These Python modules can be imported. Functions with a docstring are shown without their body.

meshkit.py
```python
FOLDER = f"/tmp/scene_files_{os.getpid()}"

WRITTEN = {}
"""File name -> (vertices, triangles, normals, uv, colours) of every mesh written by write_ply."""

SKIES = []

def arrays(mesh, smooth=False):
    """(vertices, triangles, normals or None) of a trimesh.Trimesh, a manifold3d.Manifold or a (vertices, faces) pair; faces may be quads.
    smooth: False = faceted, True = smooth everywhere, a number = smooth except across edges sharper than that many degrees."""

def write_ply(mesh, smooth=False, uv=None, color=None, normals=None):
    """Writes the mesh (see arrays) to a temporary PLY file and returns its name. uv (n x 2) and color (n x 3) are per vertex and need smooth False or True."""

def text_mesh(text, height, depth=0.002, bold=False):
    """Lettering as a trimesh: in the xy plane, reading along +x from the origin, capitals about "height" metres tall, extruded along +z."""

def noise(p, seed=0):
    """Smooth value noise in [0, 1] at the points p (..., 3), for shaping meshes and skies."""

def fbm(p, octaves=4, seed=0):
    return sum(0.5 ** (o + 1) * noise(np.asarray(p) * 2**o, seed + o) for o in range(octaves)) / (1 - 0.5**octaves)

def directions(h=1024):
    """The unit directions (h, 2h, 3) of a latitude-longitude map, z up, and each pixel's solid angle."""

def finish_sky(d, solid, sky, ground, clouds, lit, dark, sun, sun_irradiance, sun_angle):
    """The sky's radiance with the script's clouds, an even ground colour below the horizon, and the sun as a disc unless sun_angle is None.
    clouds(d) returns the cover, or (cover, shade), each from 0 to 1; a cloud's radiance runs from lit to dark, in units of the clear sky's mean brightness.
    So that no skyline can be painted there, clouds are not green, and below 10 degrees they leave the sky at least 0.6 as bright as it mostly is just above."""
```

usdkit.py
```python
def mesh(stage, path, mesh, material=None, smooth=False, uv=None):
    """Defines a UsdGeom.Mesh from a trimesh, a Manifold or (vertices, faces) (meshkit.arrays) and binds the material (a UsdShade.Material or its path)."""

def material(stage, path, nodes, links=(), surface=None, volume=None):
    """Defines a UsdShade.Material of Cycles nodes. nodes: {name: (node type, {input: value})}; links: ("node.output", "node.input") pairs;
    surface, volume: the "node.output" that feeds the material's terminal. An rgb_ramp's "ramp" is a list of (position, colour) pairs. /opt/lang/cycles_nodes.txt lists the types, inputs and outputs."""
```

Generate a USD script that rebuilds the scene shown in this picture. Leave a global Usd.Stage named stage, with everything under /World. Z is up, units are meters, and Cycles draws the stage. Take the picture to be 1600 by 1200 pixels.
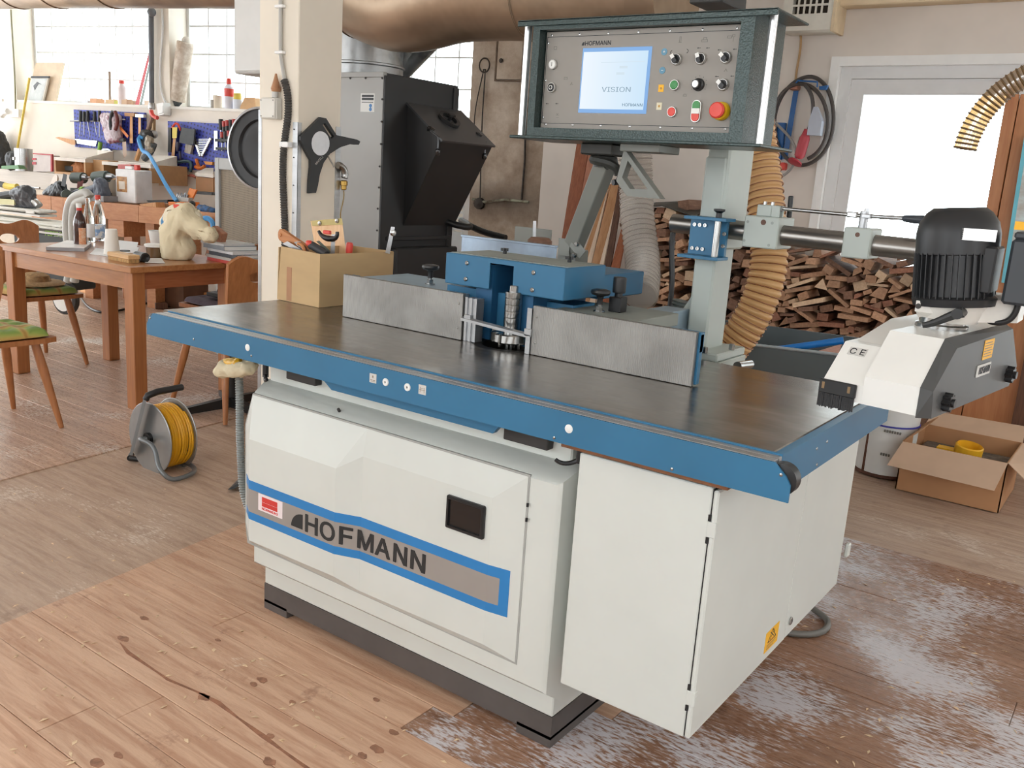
import math, random
import numpy as np, trimesh
from shapely.geometry import Polygon, box as sbox, Point, LineString
from shapely.ops import unary_union
import manifold3d as m3
import usdkit, meshkit
from pxr import Usd, UsdGeom, UsdLux, UsdShade, Gf, Sdf

stage = Usd.Stage.CreateInMemory()
UsdGeom.SetStageUpAxis(stage, 'Z')
UsdGeom.SetStageMetersPerUnit(stage, 1.0)
UsdGeom.Xform.Define(stage, '/World')
UsdGeom.Scope.Define(stage, '/World/Looks')

# ------------------------------------------------------------------ camera, sky, exposure
EYE = np.array([2.4662, -1.5574, 1.35]); FPX = 1416.7
RIGHT = np.array([0.8059, 0.5884, 0.0656]); RIGHT /= np.linalg.norm(RIGHT)
FWD = np.array([-0.5632, 0.7953, -0.2237]); FWD -= RIGHT * (FWD @ RIGHT); FWD /= np.linalg.norm(FWD)
UP = np.cross(RIGHT, FWD)
cam = UsdGeom.Camera.Define(stage, '/World/camera')
cam.CreateHorizontalApertureAttr(36.0); cam.CreateVerticalApertureAttr(27.0)
cam.CreateFocalLengthAttr(FPX * 36 / 1600)
cam.CreateClippingRangeAttr((0.05, 200.0))
cam.CreateExposureAttr(0.0)
_m = np.eye(4); _m[0, :3], _m[1, :3], _m[2, :3], _m[3, :3] = RIGHT, UP, -FWD, EYE
cam.AddTransformOp().Set(Gf.Matrix4d(*_m.ravel().tolist()))

sky = UsdLux.DomeLight.Define(stage, '/World/sky')              # bright overcast
sky.CreateColorAttr(Gf.Vec3f(0.93, 0.97, 1.0)); sky.CreateIntensityAttr(1.42)

# ------------------------------------------------------------------ measuring: a ray of the view cut with a real plane of the place
def ray(px, py): return (px - 800) / FPX * RIGHT - (py - 600) / FPX * UP + FWD
def AZ(px, py, z): d = ray(px, py); return EYE + d * (z - EYE[2]) / d[2]
def AY(px, py, y): d = ray(px, py); return EYE + d * (y - EYE[1]) / d[1]
def AX(px, py, x): d = ray(px, py); return EYE + d * (x - EYE[0]) / d[0]
def AP(px, py, p, n): d = ray(px, py); n = np.asarray(n, float); return EYE + d * ((np.asarray(p) - EYE) @ n) / (d @ n)
def V(*a): return np.array(a, float)

# ------------------------------------------------------------------ materials
def lin(c):
    if isinstance(c, str): c = [int(c[i:i + 2], 16) for i in (0, 2, 4)]
    c = np.asarray(c, float) / 255
    return np.where(c < .04045, c / 12.92, ((c + .055) / 1.055) ** 2.4)
MATS = {}
def mt(name, col, rough=.5, metal=0., var=.07, scale=9., bump=0., bscale=120., stretch=(1, 1, 1), col2=None, lo=.35, hi=.65, rnd=0., spec=.5, coat=0., rvar=0., detail=4., world=False, **extra):
    """paint, metal, plastic, cloth, wood: noise between two tones, optional fine relief and tone per object"""
    if name in MATS: return MATS[name]
    a = lin(col); b = lin(col2) if col2 is not None else a * (1 + var); a0 = a if col2 is not None else a * (1 - var)
    n = {'tc': ('geometry', {}) if world else ('texture_coordinate', {}), 'mp': ('mapping', {'scale': stretch}),
         'ns': ('noise_texture', {'scale': scale, 'detail': detail, 'roughness': .6}),
         'rp': ('rgb_ramp', {'ramp': [(0, a0), (lo, a0), (hi, b), (1, b)]}),
         'p': ('principled_bsdf', {'roughness': rough, 'metallic': metal, 'specular_ior_level': spec, 'coat_weight': coat, **extra})}
    L = [('tc.position' if world else 'tc.object', 'mp.vector'), ('mp.vector', 'ns.vector'), ('ns.fac', 'rp.fac')]
    last = 'rp.color'
    if rnd:
        n['oi'] = ('object_info', {}); n['mr'] = ('map_range', {'from_min': 0., 'from_max': 1., 'to_min': 1 - rnd, 'to_max': 1 + rnd})
        n['hv'] = ('hsv', {}); L += [('oi.random', 'mr.value'), ('mr.result', 'hv.value'), (last, 'hv.color')]; last = 'hv.color'
    L.append((last, 'p.base_color'))
    if bump:
        n['n2'] = ('noise_texture', {'scale': bscale, 'detail': 3.}); n['bp'] = ('bump', {'strength': bump, 'distance': .002})
        L += [('mp.vector', 'n2.vector'), ('n2.fac', 'bp.height'), ('bp.normal', 'p.normal')]
    if rvar:
        n['rr'] = ('map_range', {'from_min': .3, 'from_max': .7, 'to_min': max(.03, rough - rvar), 'to_max': rough + rvar, 'clamp': True})
        L += [('ns.fac', 'rr.value'), ('rr.result', 'p.roughness')]
    MATS[name] = usdkit.material(stage, '/World/Looks/' + name, n, L, surface='p.BSDF')
    return MATS[name]

def clear_mat(name, col, rough=.05, fac=.12):
    """thin see-through sheet: transparent with a sheen"""
    if name not in MATS:
        MATS[name] = usdkit.material(stage, '/World/Looks/' + name, {
            't': ('transparent_bsdf', {'color': lin(col)}), 'g': ('glossy_bsdf', {'roughness': rough, 'color': (1, 1, 1)}),
            'm': ('mix_closure', {'fac': fac})},
            [('t.BSDF', 'm.closure1'), ('g.BSDF', 'm.closure2')], surface='m.closure')
    return MATS[name]

def glow(name, col, s, col2=None, axis=None):
    if name not in MATS:
        MATS[name] = usdkit.material(stage, '/World/Looks/' + name, {'e': ('emission', {'color': lin(col), 'strength': s})}, [], surface='e.emission')
    return MATS[name]

# ------------------------------------------------------------------ meshes
def cat(*ms): return trimesh.util.concatenate([m for g in ms for m in (g if isinstance(g, list) else [g])])
def bx(x0, x1, y0, y1, z0, z1, bev=0.):
    x0, x1 = sorted((x0, x1)); y0, y1 = sorted((y0, y1)); z0, z1 = sorted((z0, z1))
    if bev <= 0:
        m = trimesh.creation.box((x1 - x0, y1 - y0, z1 - z0)); m.apply_translation(((x0 + x1) / 2, (y0 + y1) / 2, (z0 + z1) / 2)); return m
    b = min(bev, (x1 - x0) / 2.01, (y1 - y0) / 2.01, (z1 - z0) / 2.01); pts = []
    for sx, cx in ((1, x0), (-1, x1)):
        for sy, cy in ((1, y0), (-1, y1)):
            for sz, cz in ((1, z0), (-1, z1)):
                pts += [(cx, cy + sy * b, cz + sz * b), (cx + sx * b, cy, cz + sz * b), (cx + sx * b, cy + sy * b, cz)]
    return hull(pts)
def hull(pts):
    m = m3.Manifold.hull_points(np.asarray(pts, float)).to_mesh()
    return trimesh.Trimesh(m.vert_properties[:, :3], m.tri_verts, process=False)
def frame(d, up=None):
    d = np.asarray(d, float); d = d / np.linalg.norm(d)
    up = np.array(up if up is not None else ((0, 0, 1) if abs(d[2]) < .9 else (0, 1, 0)), float)
    a = np.cross(up, d); a /= np.linalg.norm(a); return a, np.cross(d, a), d
def tf(m, x, y, z, o):
    """places a mesh built in the xy plane (height z) on axes x, y, z at o"""
    M = np.eye(4); M[:3, 0], M[:3, 1], M[:3, 2], M[:3, 3] = x, y, z, o
    m = m.copy(); m.apply_transform(M); return m
def ring_mesh(rings, caps=True, closed=False):
    k, n = len(rings), len(rings[0]); v = np.vstack(rings); f = []
    i = np.arange(n); j = (i + 1) % n
    for r in range(k if closed else k - 1):
        a, b = r * n, ((r + 1) % k) * n
        f += [np.stack([a + i, a + j, b + j], 1), np.stack([a + i, b + j, b + i], 1)]
    f = np.vstack(f)
    if caps and not closed:
        v = np.vstack([v, rings[0].mean(0), rings[-1].mean(0)]); c = k * n
        f = np.vstack([f, np.stack([np.full(n, c), j, i], 1), np.stack([np.full(n, c + 1), (k - 1) * n + i, (k - 1) * n + j], 1)])
    return trimesh.Trimesh(v, f, process=False)
def lathe(prof, n=24, o=(0, 0, 0), d=(0, 0, 1)):
    """prof: (radius, height) from bottom to top"""
    a, b, c = frame(d); t = np.arange(n) * 2 * np.pi / n
    ci = np.cos(t)[:, None] * a + np.sin(t)[:, None] * b
    return ring_mesh([np.asarray(o) + r * ci + h * c for r, h in ((max(r, 1e-5), h) for r, h in prof)])
def cyl(p, q, r, r2=None, n=20, bev=0.):
    p, q = np.asarray(p, float), np.asarray(q, float); h = np.linalg.norm(q - p); r2 = r if r2 is None else r2
    pr = [(r, 0), (r2, h)] if not bev else [(r - bev, 0), (r, bev), (r2, h - bev), (r2 - bev, h)]
    return lathe(pr, n, p, q - p)
def smooth_path(pts, n=40):
    from scipy.interpolate import CubicSpline
    p = np.asarray(pts, float); t = np.r_[0, np.cumsum(np.linalg.norm(np.diff(p, axis=0), axis=1))]
    return CubicSpline(t, p)(np.linspace(0, t[-1], n))
def sweep(path, r, n=10, closed=False, caps=True):
    """tube along a path; r one radius or one per point"""
    p = np.asarray(path, float); k = len(p); r = np.broadcast_to(r, (k,))
    t = np.roll(p, -1, 0) - np.roll(p, 1, 0) if closed else np.gradient(p, axis=0)
    t /= np.linalg.norm(t, axis=1, keepdims=True) + 1e-12
    a = frame(t[0])[0]; th = np.arange(n) * 2 * np.pi / n; rings = []
    for i in range(k):
        a = a - t[i] * (a @ t[i]); a /= np.linalg.norm(a); b = np.cross(t[i], a)
        rings.append(p[i] + r[i] * (np.cos(th)[:, None] * a + np.sin(th)[:, None] * b))
    return ring_mesh(rings, caps, closed)
def hose(path, r, pitch, amp, n=20, per=6):
    """ribbed hose: radius waves along the path"""
    p = smooth_path(path, 200); L = np.linalg.norm(np.diff(p, axis=0), axis=1).sum(); k = int(L / pitch * per)
    p = smooth_path(path, k); s = np.linspace(0, L, k)
    return sweep(p, r + amp * np.cos(2 * np.pi * s / pitch), n)
def hose_rings(path, r, pitch, w, n=20):
    """the wire rings of a hose as separate thin tori, one mesh"""
    p0 = smooth_path(path, 200); L = np.linalg.norm(np.diff(p0, axis=0), axis=1).sum(); k = max(3, int(L / pitch))
    p = smooth_path(path, k); t = np.gradient(p, axis=0); out = []; th = np.arange(n) * 2 * np.pi / n
    for i in range(k):
        a, b, c = frame(t[i]); out.append(sweep(p[i] + r * (np.cos(th)[:, None] * a + np.sin(th)[:, None] * b), w, 4, closed=True))
    return cat(out)
def prism(poly, h, o=(0, 0, 0), x=(1, 0, 0), y=(0, 1, 0), bev=0.):
    """polygon (points or shapely) in the plane of x and y through o, extruded by h along x cross y"""
    g = poly if hasattr(poly, 'geom_type') else Polygon(poly)
    x, y = np.asarray(x, float), np.asarray(y, float); z = np.cross(x, y)
    ms = [trimesh.creation.extrude_polygon(q, h, engine='earcut') for q in (g.geoms if hasattr(g, 'geoms') else [g]) if q.geom_type == 'Polygon' and q.area > 1e-9]
    return tf(cat(ms), x, y, z, o)
def rrect(x0, x1, y0, y1, r, n=5): return sbox(x0 + r, y0 + r, x1 - r, y1 - r).buffer(r, quad_segs=n)
def text(s, h, o, x, y, depth=.0012, bold=True, width=None):
    """lettering starting at o, along x, capitals h high along y"""
    m = meshkit.text_mesh(s, h, depth, bold=bold); m.apply_translation((-m.bounds[0][0], 0, 0))
    if width: m.apply_scale((width / m.extents[0], 1, 1))
    x, y = np.asarray(x, float), np.asarray(y, float); x = x / np.linalg.norm(x); y = y / np.linalg.norm(y)
    return tf(m, x, y, np.cross(x, y), o)
def rotz(m, deg, o=(0, 0, 0)):
    m = m.copy(); m.apply_transform(trimesh.transformations.rotation_matrix(math.radians(deg), (0, 0, 1), o)); return m
def rot(m, deg, axis, o=(0, 0, 0)):
    m = m.copy(); m.apply_transform(trimesh.transformations.rotation_matrix(math.radians(deg), axis, o)); return m
def diff(a, b):
    def mk(m): m = trimesh.Trimesh(m.vertices, m.faces, process=True); return m3.Manifold(m3.Mesh(m.vertices.astype(np.float32), m.faces.astype(np.uint32)))
    r = mk(a)
    for q in (b if isinstance(b, list) else [b]): r = r - mk(q)
    r = r.to_mesh(); return trimesh.Trimesh(r.vert_properties[:, :3], r.tri_verts, process=False)
def soft(m, it=1):
    v, f = trimesh.remesh.subdivide_loop(m.vertices, m.faces, it); return trimesh.Trimesh(v, f, process=False)

# ------------------------------------------------------------------ scene tree
USED = {}
def pathfor(parent, name):
    k = (parent, name); n = USED.get(k, 0); USED[k] = n + 1
    return f'{parent}/{name}' if n == 0 else f'{parent}/{name}_{n:03d}'
ORG = {}
def keys(p, label=None, cat_=None, group=None, kind=None):
    for k, v in (('label', label), ('category', cat_), ('group', group), ('kind', kind)):
        if v: p.SetCustomDataByKey(k, v)
    return p
def thing(name, label, category, loc=(0, 0, 0), group=None, rz=0.):
    path = pathfor('/World', name); x = UsdGeom.Xform.Define(stage, path)
    x.AddTranslateOp().Set(Gf.Vec3d(*map(float, loc)))
    if rz: x.AddRotateZOp().Set(float(rz))
    ORG[path] = np.array(loc, float) if not rz else None
    keys(x.GetPrim(), label, category, group); return path
def obj(parent, name, mesh, mat, smooth=35, label=None, kind=None, local=False):
    """a part; mesh in world coordinates unless local"""
    path = pathfor(parent, name)
    top = '/'.join(path.split('/')[:3])
    if isinstance(mesh, list): mesh = cat(mesh)
    if not local and top in ORG: mesh = mesh.copy(); mesh.apply_translation(-ORG[top])
    p = usdkit.mesh(stage, path, mesh, mat, smooth).GetPrim()
    keys(p, label, kind=kind); return path
def solo(name, label, category, mesh, mat, smooth=35, group=None, kind=None):
    """a thing that is one mesh, origin at its base"""
    if isinstance(mesh, list): mesh = cat(mesh)
    b = mesh.bounds; o = np.array([(b[0][0] + b[1][0]) / 2, (b[0][1] + b[1][1]) / 2, b[0][2]])
    mesh = mesh.copy(); mesh.apply_translation(-o); path = pathfor('/World', name)
    u = usdkit.mesh(stage, path, mesh, mat, smooth); u.AddTranslateOp().Set(Gf.Vec3d(*map(float, o)))
    keys(u.GetPrim(), label, category, group, kind); return path
def struct(name, mesh, mat, smooth=False, parent=None):
    path = pathfor(parent or '/World', name)
    if isinstance(mesh, list): mesh = cat(mesh)
    p = usdkit.mesh(stage, path, mesh, mat, smooth).GetPrim()
    if not parent: keys(p, kind='structure')
    return path
def structx(name):
    path = pathfor('/World', name); x = UsdGeom.Xform.Define(stage, path); keys(x.GetPrim(), kind='structure'); ORG[path] = np.zeros(3); return path
def copy_of(src, name, label, loc, rz=0., group=None, scale=None):
    s = stage.GetPrimAtPath(src); path = pathfor('/World', name); x = UsdGeom.Xform.Define(stage, path); q = x.GetPrim()
    q.GetReferences().AddInternalReference(s.GetPath()); q.SetInstanceable(True)
    x.ClearXformOpOrder(); x.AddTranslateOp().Set(Gf.Vec3d(*map(float, loc)))
    x.AddRotateZOp().Set(float(rz))
    if scale is not None: x.AddScaleOp().Set(Gf.Vec3f(*map(float, scale)))
    d = s.GetCustomData(); keys(q, label, d.get('category'), group or d.get('group')); return path
# ================================================================== the setting
rng = random.Random(7); nrg = np.random.default_rng(7)
K = V(-1.74, 4.6, 0); WD = V(math.sin(math.radians(-102)), math.cos(math.radians(-102)), 0); WN = V(-WD[1], WD[0], 0)
if WN[1] > 0: WN = -WN
def AW(px, py, off=0.): return AP(px, py, K + WN * off, WN)       # on the window wall, off metres into the room
def WS(px, py, off=0.): p = AW(px, py, off); return (p - K) @ WD, p[2]
BW = 4.6                                                          # the back wall's y

def floor_mat(name, base, tone, dirt, fleck, amount, gloss=.42):
    n = {'g': ('geometry', {}), 'mp': ('mapping', {'scale': (1.2, 16, 4)}), 'oi': ('object_info', {}),
         'n1': ('noise_texture', {'scale': 2.2, 'detail': 5., 'roughness': .62, 'distortion': .6}), 'r1': ('rgb_ramp', {'ramp': [(0, lin(tone)), (.38, lin(tone)), (.6, lin(base)), (1, lin(base))]}),
         'n2': ('noise_texture', {'scale': 5.5, 'detail': 6., 'roughness': .7}), 'r2': ('rgb_ramp', {'ramp': [(0, (1, 1, 1)), (.3, (1, 1, 1)), (.41, (0, 0, 0)), (1, (0, 0, 0))]}),
         'mp3': ('mapping', {'scale': (.8, 2.8, 2.)}), 'n3': ('noise_texture', {'scale': 42., 'detail': 3., 'roughness': .6}), 'n4': ('noise_texture', {'scale': 2.3, 'detail': 4.}), 'n4s': ('math', {'math_type': 'multiply', 'value2': .60}),
         'ad': ('math', {'math_type': 'multiply_add', 'value2': .42}), 'r3': ('rgb_ramp', {'ramp': [(0, (0, 0, 0)), (amount, (0, 0, 0)), (min(.99, amount + .07), (1, 1, 1)), (1, (1, 1, 1))]}),
         'm1': ('mix', {'color2': lin(dirt)}), 'm2': ('mix', {'color2': lin(fleck)}), 'k1': ('math', {'math_type': 'multiply', 'value2': .75}), 'k2': ('math', {'math_type': 'multiply', 'value2': .8}),
         'mr': ('map_range', {'to_min': .93, 'to_max': 1.06}), 'hv': ('hsv', {}),
         'rr': ('map_range', {'from_min': .35, 'from_max': .65, 'to_min': gloss - .12, 'to_max': gloss + .2, 'clamp': True}),
         'bp': ('bump', {'strength': .25, 'distance': .003}), 'p': ('principled_bsdf', {'specular_ior_level': .5})}
    L = [('g.position', 'mp.vector'), ('mp.vector', 'n1.vector'), ('n1.fac', 'r1.fac'), ('g.position', 'n2.vector'), ('n2.fac', 'r2.fac'), ('g.position', 'mp3.vector'), ('mp3.vector', 'n3.vector'), ('g.position', 'n4.vector'),
         ('n3.fac', 'ad.value1'), ('n4.fac', 'n4s.value1'), ('n4s.value', 'ad.value3'), ('ad.value', 'r3.fac'), ('r2.color', 'k1.value1'), ('k1.value', 'm1.fac'), ('r1.color', 'm1.color1'), ('oi.random', 'mr.value'), ('mr.result', 'hv.value'), ('m1.color', 'hv.color'),
         ('r3.color', 'k2.value1'), ('k2.value', 'm2.fac'), ('hv.color', 'm2.color1'), ('m2.color', 'p.base_color'), ('n3.fac', 'rr.value'), ('rr.result', 'p.roughness'), ('n3.fac', 'bp.height'), ('bp.normal', 'p.normal')]
    MATS[name] = usdkit.material(stage, '/World/Looks/' + name, n, L, surface='p.BSDF'); return MATS[name]
# the ramp of flecks runs on noise/2 + large noise: low amounts give many flecks
PALE = floor_mat('floor_plank_pale', 'd3ae92', 'b98f73', '8a6049', 'dfcdb9', .665)
WORN_SHADED = floor_mat('floor_plank_worn_shaded', 'a07a62', '86634e', '664939', 'd4d3d8', .49, .30)  # worn boards; machine shade partly mixed into the brown, sky sheen into the flecks
SHADED = floor_mat('floor_plank_shaded', 'b48e74', '97745c', '775643', 'd8cabb', .64)  # nearest left rows: shade on the pale boards put into the colour
FAR = floor_mat('floor_plank_far', 'c6a791', 'a98a75', '7d5c49', 'ddd8d2', .57, .32)
CONC = floor_mat('floor_concrete', 'b9a08c', 'a58b77', '8b7261', 'd9cabb', .58, .55)
struct('floor', prism([(-9, -3.2), (5.2, -3.2), (5.2, BW + .3), (K - WN * .3)[:2], (K + WD * 7.6 - WN * .3)[:2]], .114, (0, 0, -.12)), CONC)
e1 = lambda y: -.125 - .145 * y
e2 = lambda y: -1.225 - .128 * y
GAP = .0009
def plank(y0, y1, xa, xb, mat):
    """one board from xa(y) to xb(y), arrises broken"""
    t = rng.uniform(-.0016, 0.); p = []
    for y, s in ((y0 + GAP, 1), (y1 - GAP, -1)):
        for x, sx in ((xa(y) + GAP, 1), (xb(y) - GAP, -1)):
            p += [(x, y, -.03), (x, y, t - .0012), (x + sx * .0015, y + s * .0015, t)]
    struct('plank', hull(p), mat, parent='/World/floor')
def rows(ya, yb, w):
    y = ya
    while y < yb - .03:
        h = min(w * rng.uniform(.9, 1.12), yb - y); yield y, y + h; y += h
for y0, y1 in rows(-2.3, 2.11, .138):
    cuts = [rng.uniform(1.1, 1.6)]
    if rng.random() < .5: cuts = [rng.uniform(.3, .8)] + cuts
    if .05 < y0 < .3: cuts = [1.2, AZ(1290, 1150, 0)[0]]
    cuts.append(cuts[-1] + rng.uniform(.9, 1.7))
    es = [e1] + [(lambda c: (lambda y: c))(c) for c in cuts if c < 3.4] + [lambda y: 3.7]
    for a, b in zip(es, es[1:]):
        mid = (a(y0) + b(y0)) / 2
        plank(y0, y1, a, b, WORN_SHADED if a(y0) > 1.05 else SHADED if y1 < -.72 else PALE)
for y0, y1 in rows(-.75, 3.3, .15):
    c = rng.uniform(-3.4, -2.2)
    for a, b in ((lambda y: -5.8, lambda y: c), (lambda y: c, e2)): plank(y0, y1, a, b, FAR)
# concrete patch seam: a strip slightly proud along the board ends
struct('floor_patch', hull([(e1(1.6) - .32, 1.0, -.02), (e1(1.) - .02, 1.0, -.02), (e1(1.6) - .02, 1.9, -.02), (e1(1.6) - .34, 1.9, -.02), (e1(1.6) - .31, 1.01, -.002), (e1(1.) - .03, 1.01, -.002), (e1(1.6) - .03, 1.89, -.002), (e1(1.6) - .33, 1.89, -.002)]), CONC)

WALL = mt('plaster_cream', 'eee6da', .85, var=.05, scale=2.2, bump=.25, bscale=45, world=True)
WALL2 = mt('plaster_grey', 'ddd4cb', .85, var=.06, scale=1.6, bump=.45, bscale=30, world=True)
# sooty plaster: brown smoke stains of their own shape
MATS['plaster_sooty'] = usdkit.material(stage, '/World/Looks/plaster_sooty', {
    'g': ('geometry', {}), 'n': ('noise_texture', {'scale': 2.6, 'detail': 6., 'roughness': .65}), 'r': ('rgb_ramp', {'ramp': [(0, lin('7b6a5b')), (.36, lin('8d7a69')), (.5, lin('ad9b89')), (.68, lin('c9bbab')), (1, lin('d5c9ba'))]}),
    'mp': ('mapping', {'location': (2.02 * 1.6, -4.54 * 1.6, -1.13 * 5), 'scale': (1.6, 1.6, 5.)}), 'gr': ('gradient_texture', {'gradient_type': 'spherical'}), 'k': ('math', {'math_type': 'multiply', 'value2': .75}),
    'm': ('mix', {'color2': lin('4a3d33')}), 'n2': ('noise_texture', {'scale': 35., 'detail': 3.}), 'bp': ('bump', {'strength': .4, 'distance': .004}), 'p': ('principled_bsdf', {'roughness': .85})},
    [('g.position', 'n.vector'), ('n.fac', 'r.fac'), ('g.position', 'mp.vector'), ('mp.vector', 'gr.vector'), ('gr.fac', 'k.value1'), ('k.value', 'm.fac'), ('r.color', 'm.color1'), ('m.color', 'p.base_color'), ('g.position', 'n2.vector'), ('n2.fac', 'bp.height'), ('bp.normal', 'p.normal')], surface='p.BSDF')
SOOT = MATS['plaster_sooty']
REVEAL = mt('plaster_white', 'f4f1ea', .8, var=.03, world=True)

# window wall with openings, s along WD from the corner
SILL, HEAD, TH = 1.775, 2.95, .34
s1r, s1l = WS(236, 163)[0], WS(27, 163)[0]
s2r = WS(482, 175)[0]; s2l = WS(266, 168)[0]
s3r, s3l = WS(737, 120)[0], WS(545, 120)[0]
s0r, s0l = WS(5, 160)[0], WS(5, 160)[0] + 1.9
WIN = [(s3r, s3l), (s2r, s2l), (s1r, s1l), (s0r, s0l)]
g = sbox(0, -.05, s0l + .4, 3.25)

for a, b in WIN: g = g.difference(sbox(a, SILL, b, HEAD))
soot_part, clean = g.intersection(sbox(0, -.05, s3r, 3.3)), g.intersection(sbox(s3r, -.05, s0l + .4, 3.3))
wall_at = lambda poly, mat, nm='wall_left': struct(nm, prism(poly, TH, K, WD, V(0, 0, 1)), mat)
wall_at(clean, WALL)
wall_at(soot_part, SOOT, nm='wall_left_soot')
FRAME = mt('window_steel', 'd8d9d8', .5, var=.03)
PANE = clear_mat('window_glass', 'f4f8f8', .02)
def wpt(s, z, off): return K + WD * s + WN * off + V(0, 0, z)
def wbox(s0, s1, z0, z1, o0, o1): return hull([wpt(s, z, o) for s in (s0, s1) for z in (z0, z1) for o in (o0, o1)])
for i, (a, b) in enumerate(WIN):
    w = structx(f'window_{i + 1}'); D = -.26
    nx, nz = max(3, round((b - a) / .235)), 4
    zs = [SILL + .255 * k for k in range(nz)] + [HEAD]
    xs = np.linspace(a + .03, b - .03, nx + 1)
    obj(w, 'window_frame', [wbox(a, b, SILL, SILL + .03, D - .02, D + .03), wbox(a, b, HEAD - .03, HEAD, D - .02, D + .03), wbox(a, a + .03, SILL, HEAD, D - .02, D + .03), wbox(b - .03, b, SILL, HEAD, D - .02, D + .03)], FRAME, False)
    for x in xs[1:-1]: obj(w, 'glazing_bar', wbox(x - .004, x + .004, SILL + .03, HEAD - .03, D - .01, D + .012), FRAME, False)
    for z in zs[1:-1]: obj(w, 'glazing_bar', wbox(a + .03, b - .03, z - .006, z + .006, D - .012, D + .016), FRAME, False)
    for x0, x1 in zip(xs, xs[1:]):
        for z0, z1 in zip(zs, zs[1:]): obj(w, 'pane', wbox(x0 + .003, x1 - .003, z0 + .004, z1 - .004, D - .003, D + .003), PANE, False)
    obj(w, 'window_sill', wbox(a, b, SILL - .02, SILL + .004, D, .012), REVEAL, False)

# back wall with its big glazed opening
dl = AY(1312, 112, BW)[0]; DT = 2.17; DR = 3.6
g = sbox(-1.74, -.05, 4.6, 3.25).difference(sbox(dl, -.1, DR, DT))
struct('wall_back', prism(g, .3, (0, BW + .3, 0), (1, 0, 0), (0, 0, 1)), WALL2)
d = structx('door_1'); PVC = mt('door_frame_white', 'dfe0e0', .45, var=.02); PVC2 = mt('door_trim_white', 'eeeeec', .5, var=.02)
y0 = BW + .02
obj(d, 'door_trim', [bx(dl - .055, dl + .002, BW - .025, y0 - .001, 0, DT + .055), bx(dl + .002, DR, BW - .0245, y0 - .0015, DT - .002, DT + .0545)], PVC2, False)
obj(d, 'door_frame', [bx(dl, dl + .075, y0, y0 + .09, 0, DT), bx(dl + .075, DR - .075, y0 + .001, y0 + .089, DT - .075, DT - .001), bx(DR - .075, DR, y0, y0 + .09, 0, DT)], PVC, False)
obj(d, 'door_sash', [bx(dl + .075, dl + .16, y0 + .02, y0 + .075, .02, DT - .076), bx(dl + .16, DR - .076, y0 + .021, y0 + .074, DT - .17, DT - .077), bx(dl + .16, DR - .077, y0 + .021, y0 + .074, .02, .14)], PVC, False)
obj(d, 'pane', bx(dl + .16, DR - .075, y0 + .04, y0 + .052, .14, DT - .17), PANE, False)
CEIL = mt('ceiling_white', 'e2ddd5', .85, var=.04, scale=2, world=True)
struct('ceiling', prism([(5.2, -3.2), (5.2, BW + .2), K[:2] - WN[:2] * .2, (K + WD * 7.6 - WN * .2)[:2], (-9, -3.2)], .15, (0, 0, 3.1)), CEIL)  # unseen; carried on over the camera to cut the sky light
BEAM = mt('painted_beam', 'd8c4a4', .7, var=.08, scale=3, stretch=(.3, 4, 4), bump=.2)
struct('trim_1', bx(.2, 4.6, BW - .14, BW - .005, AY(1370, 6, BW - .14)[2], 2.75, .006), BEAM)

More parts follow.
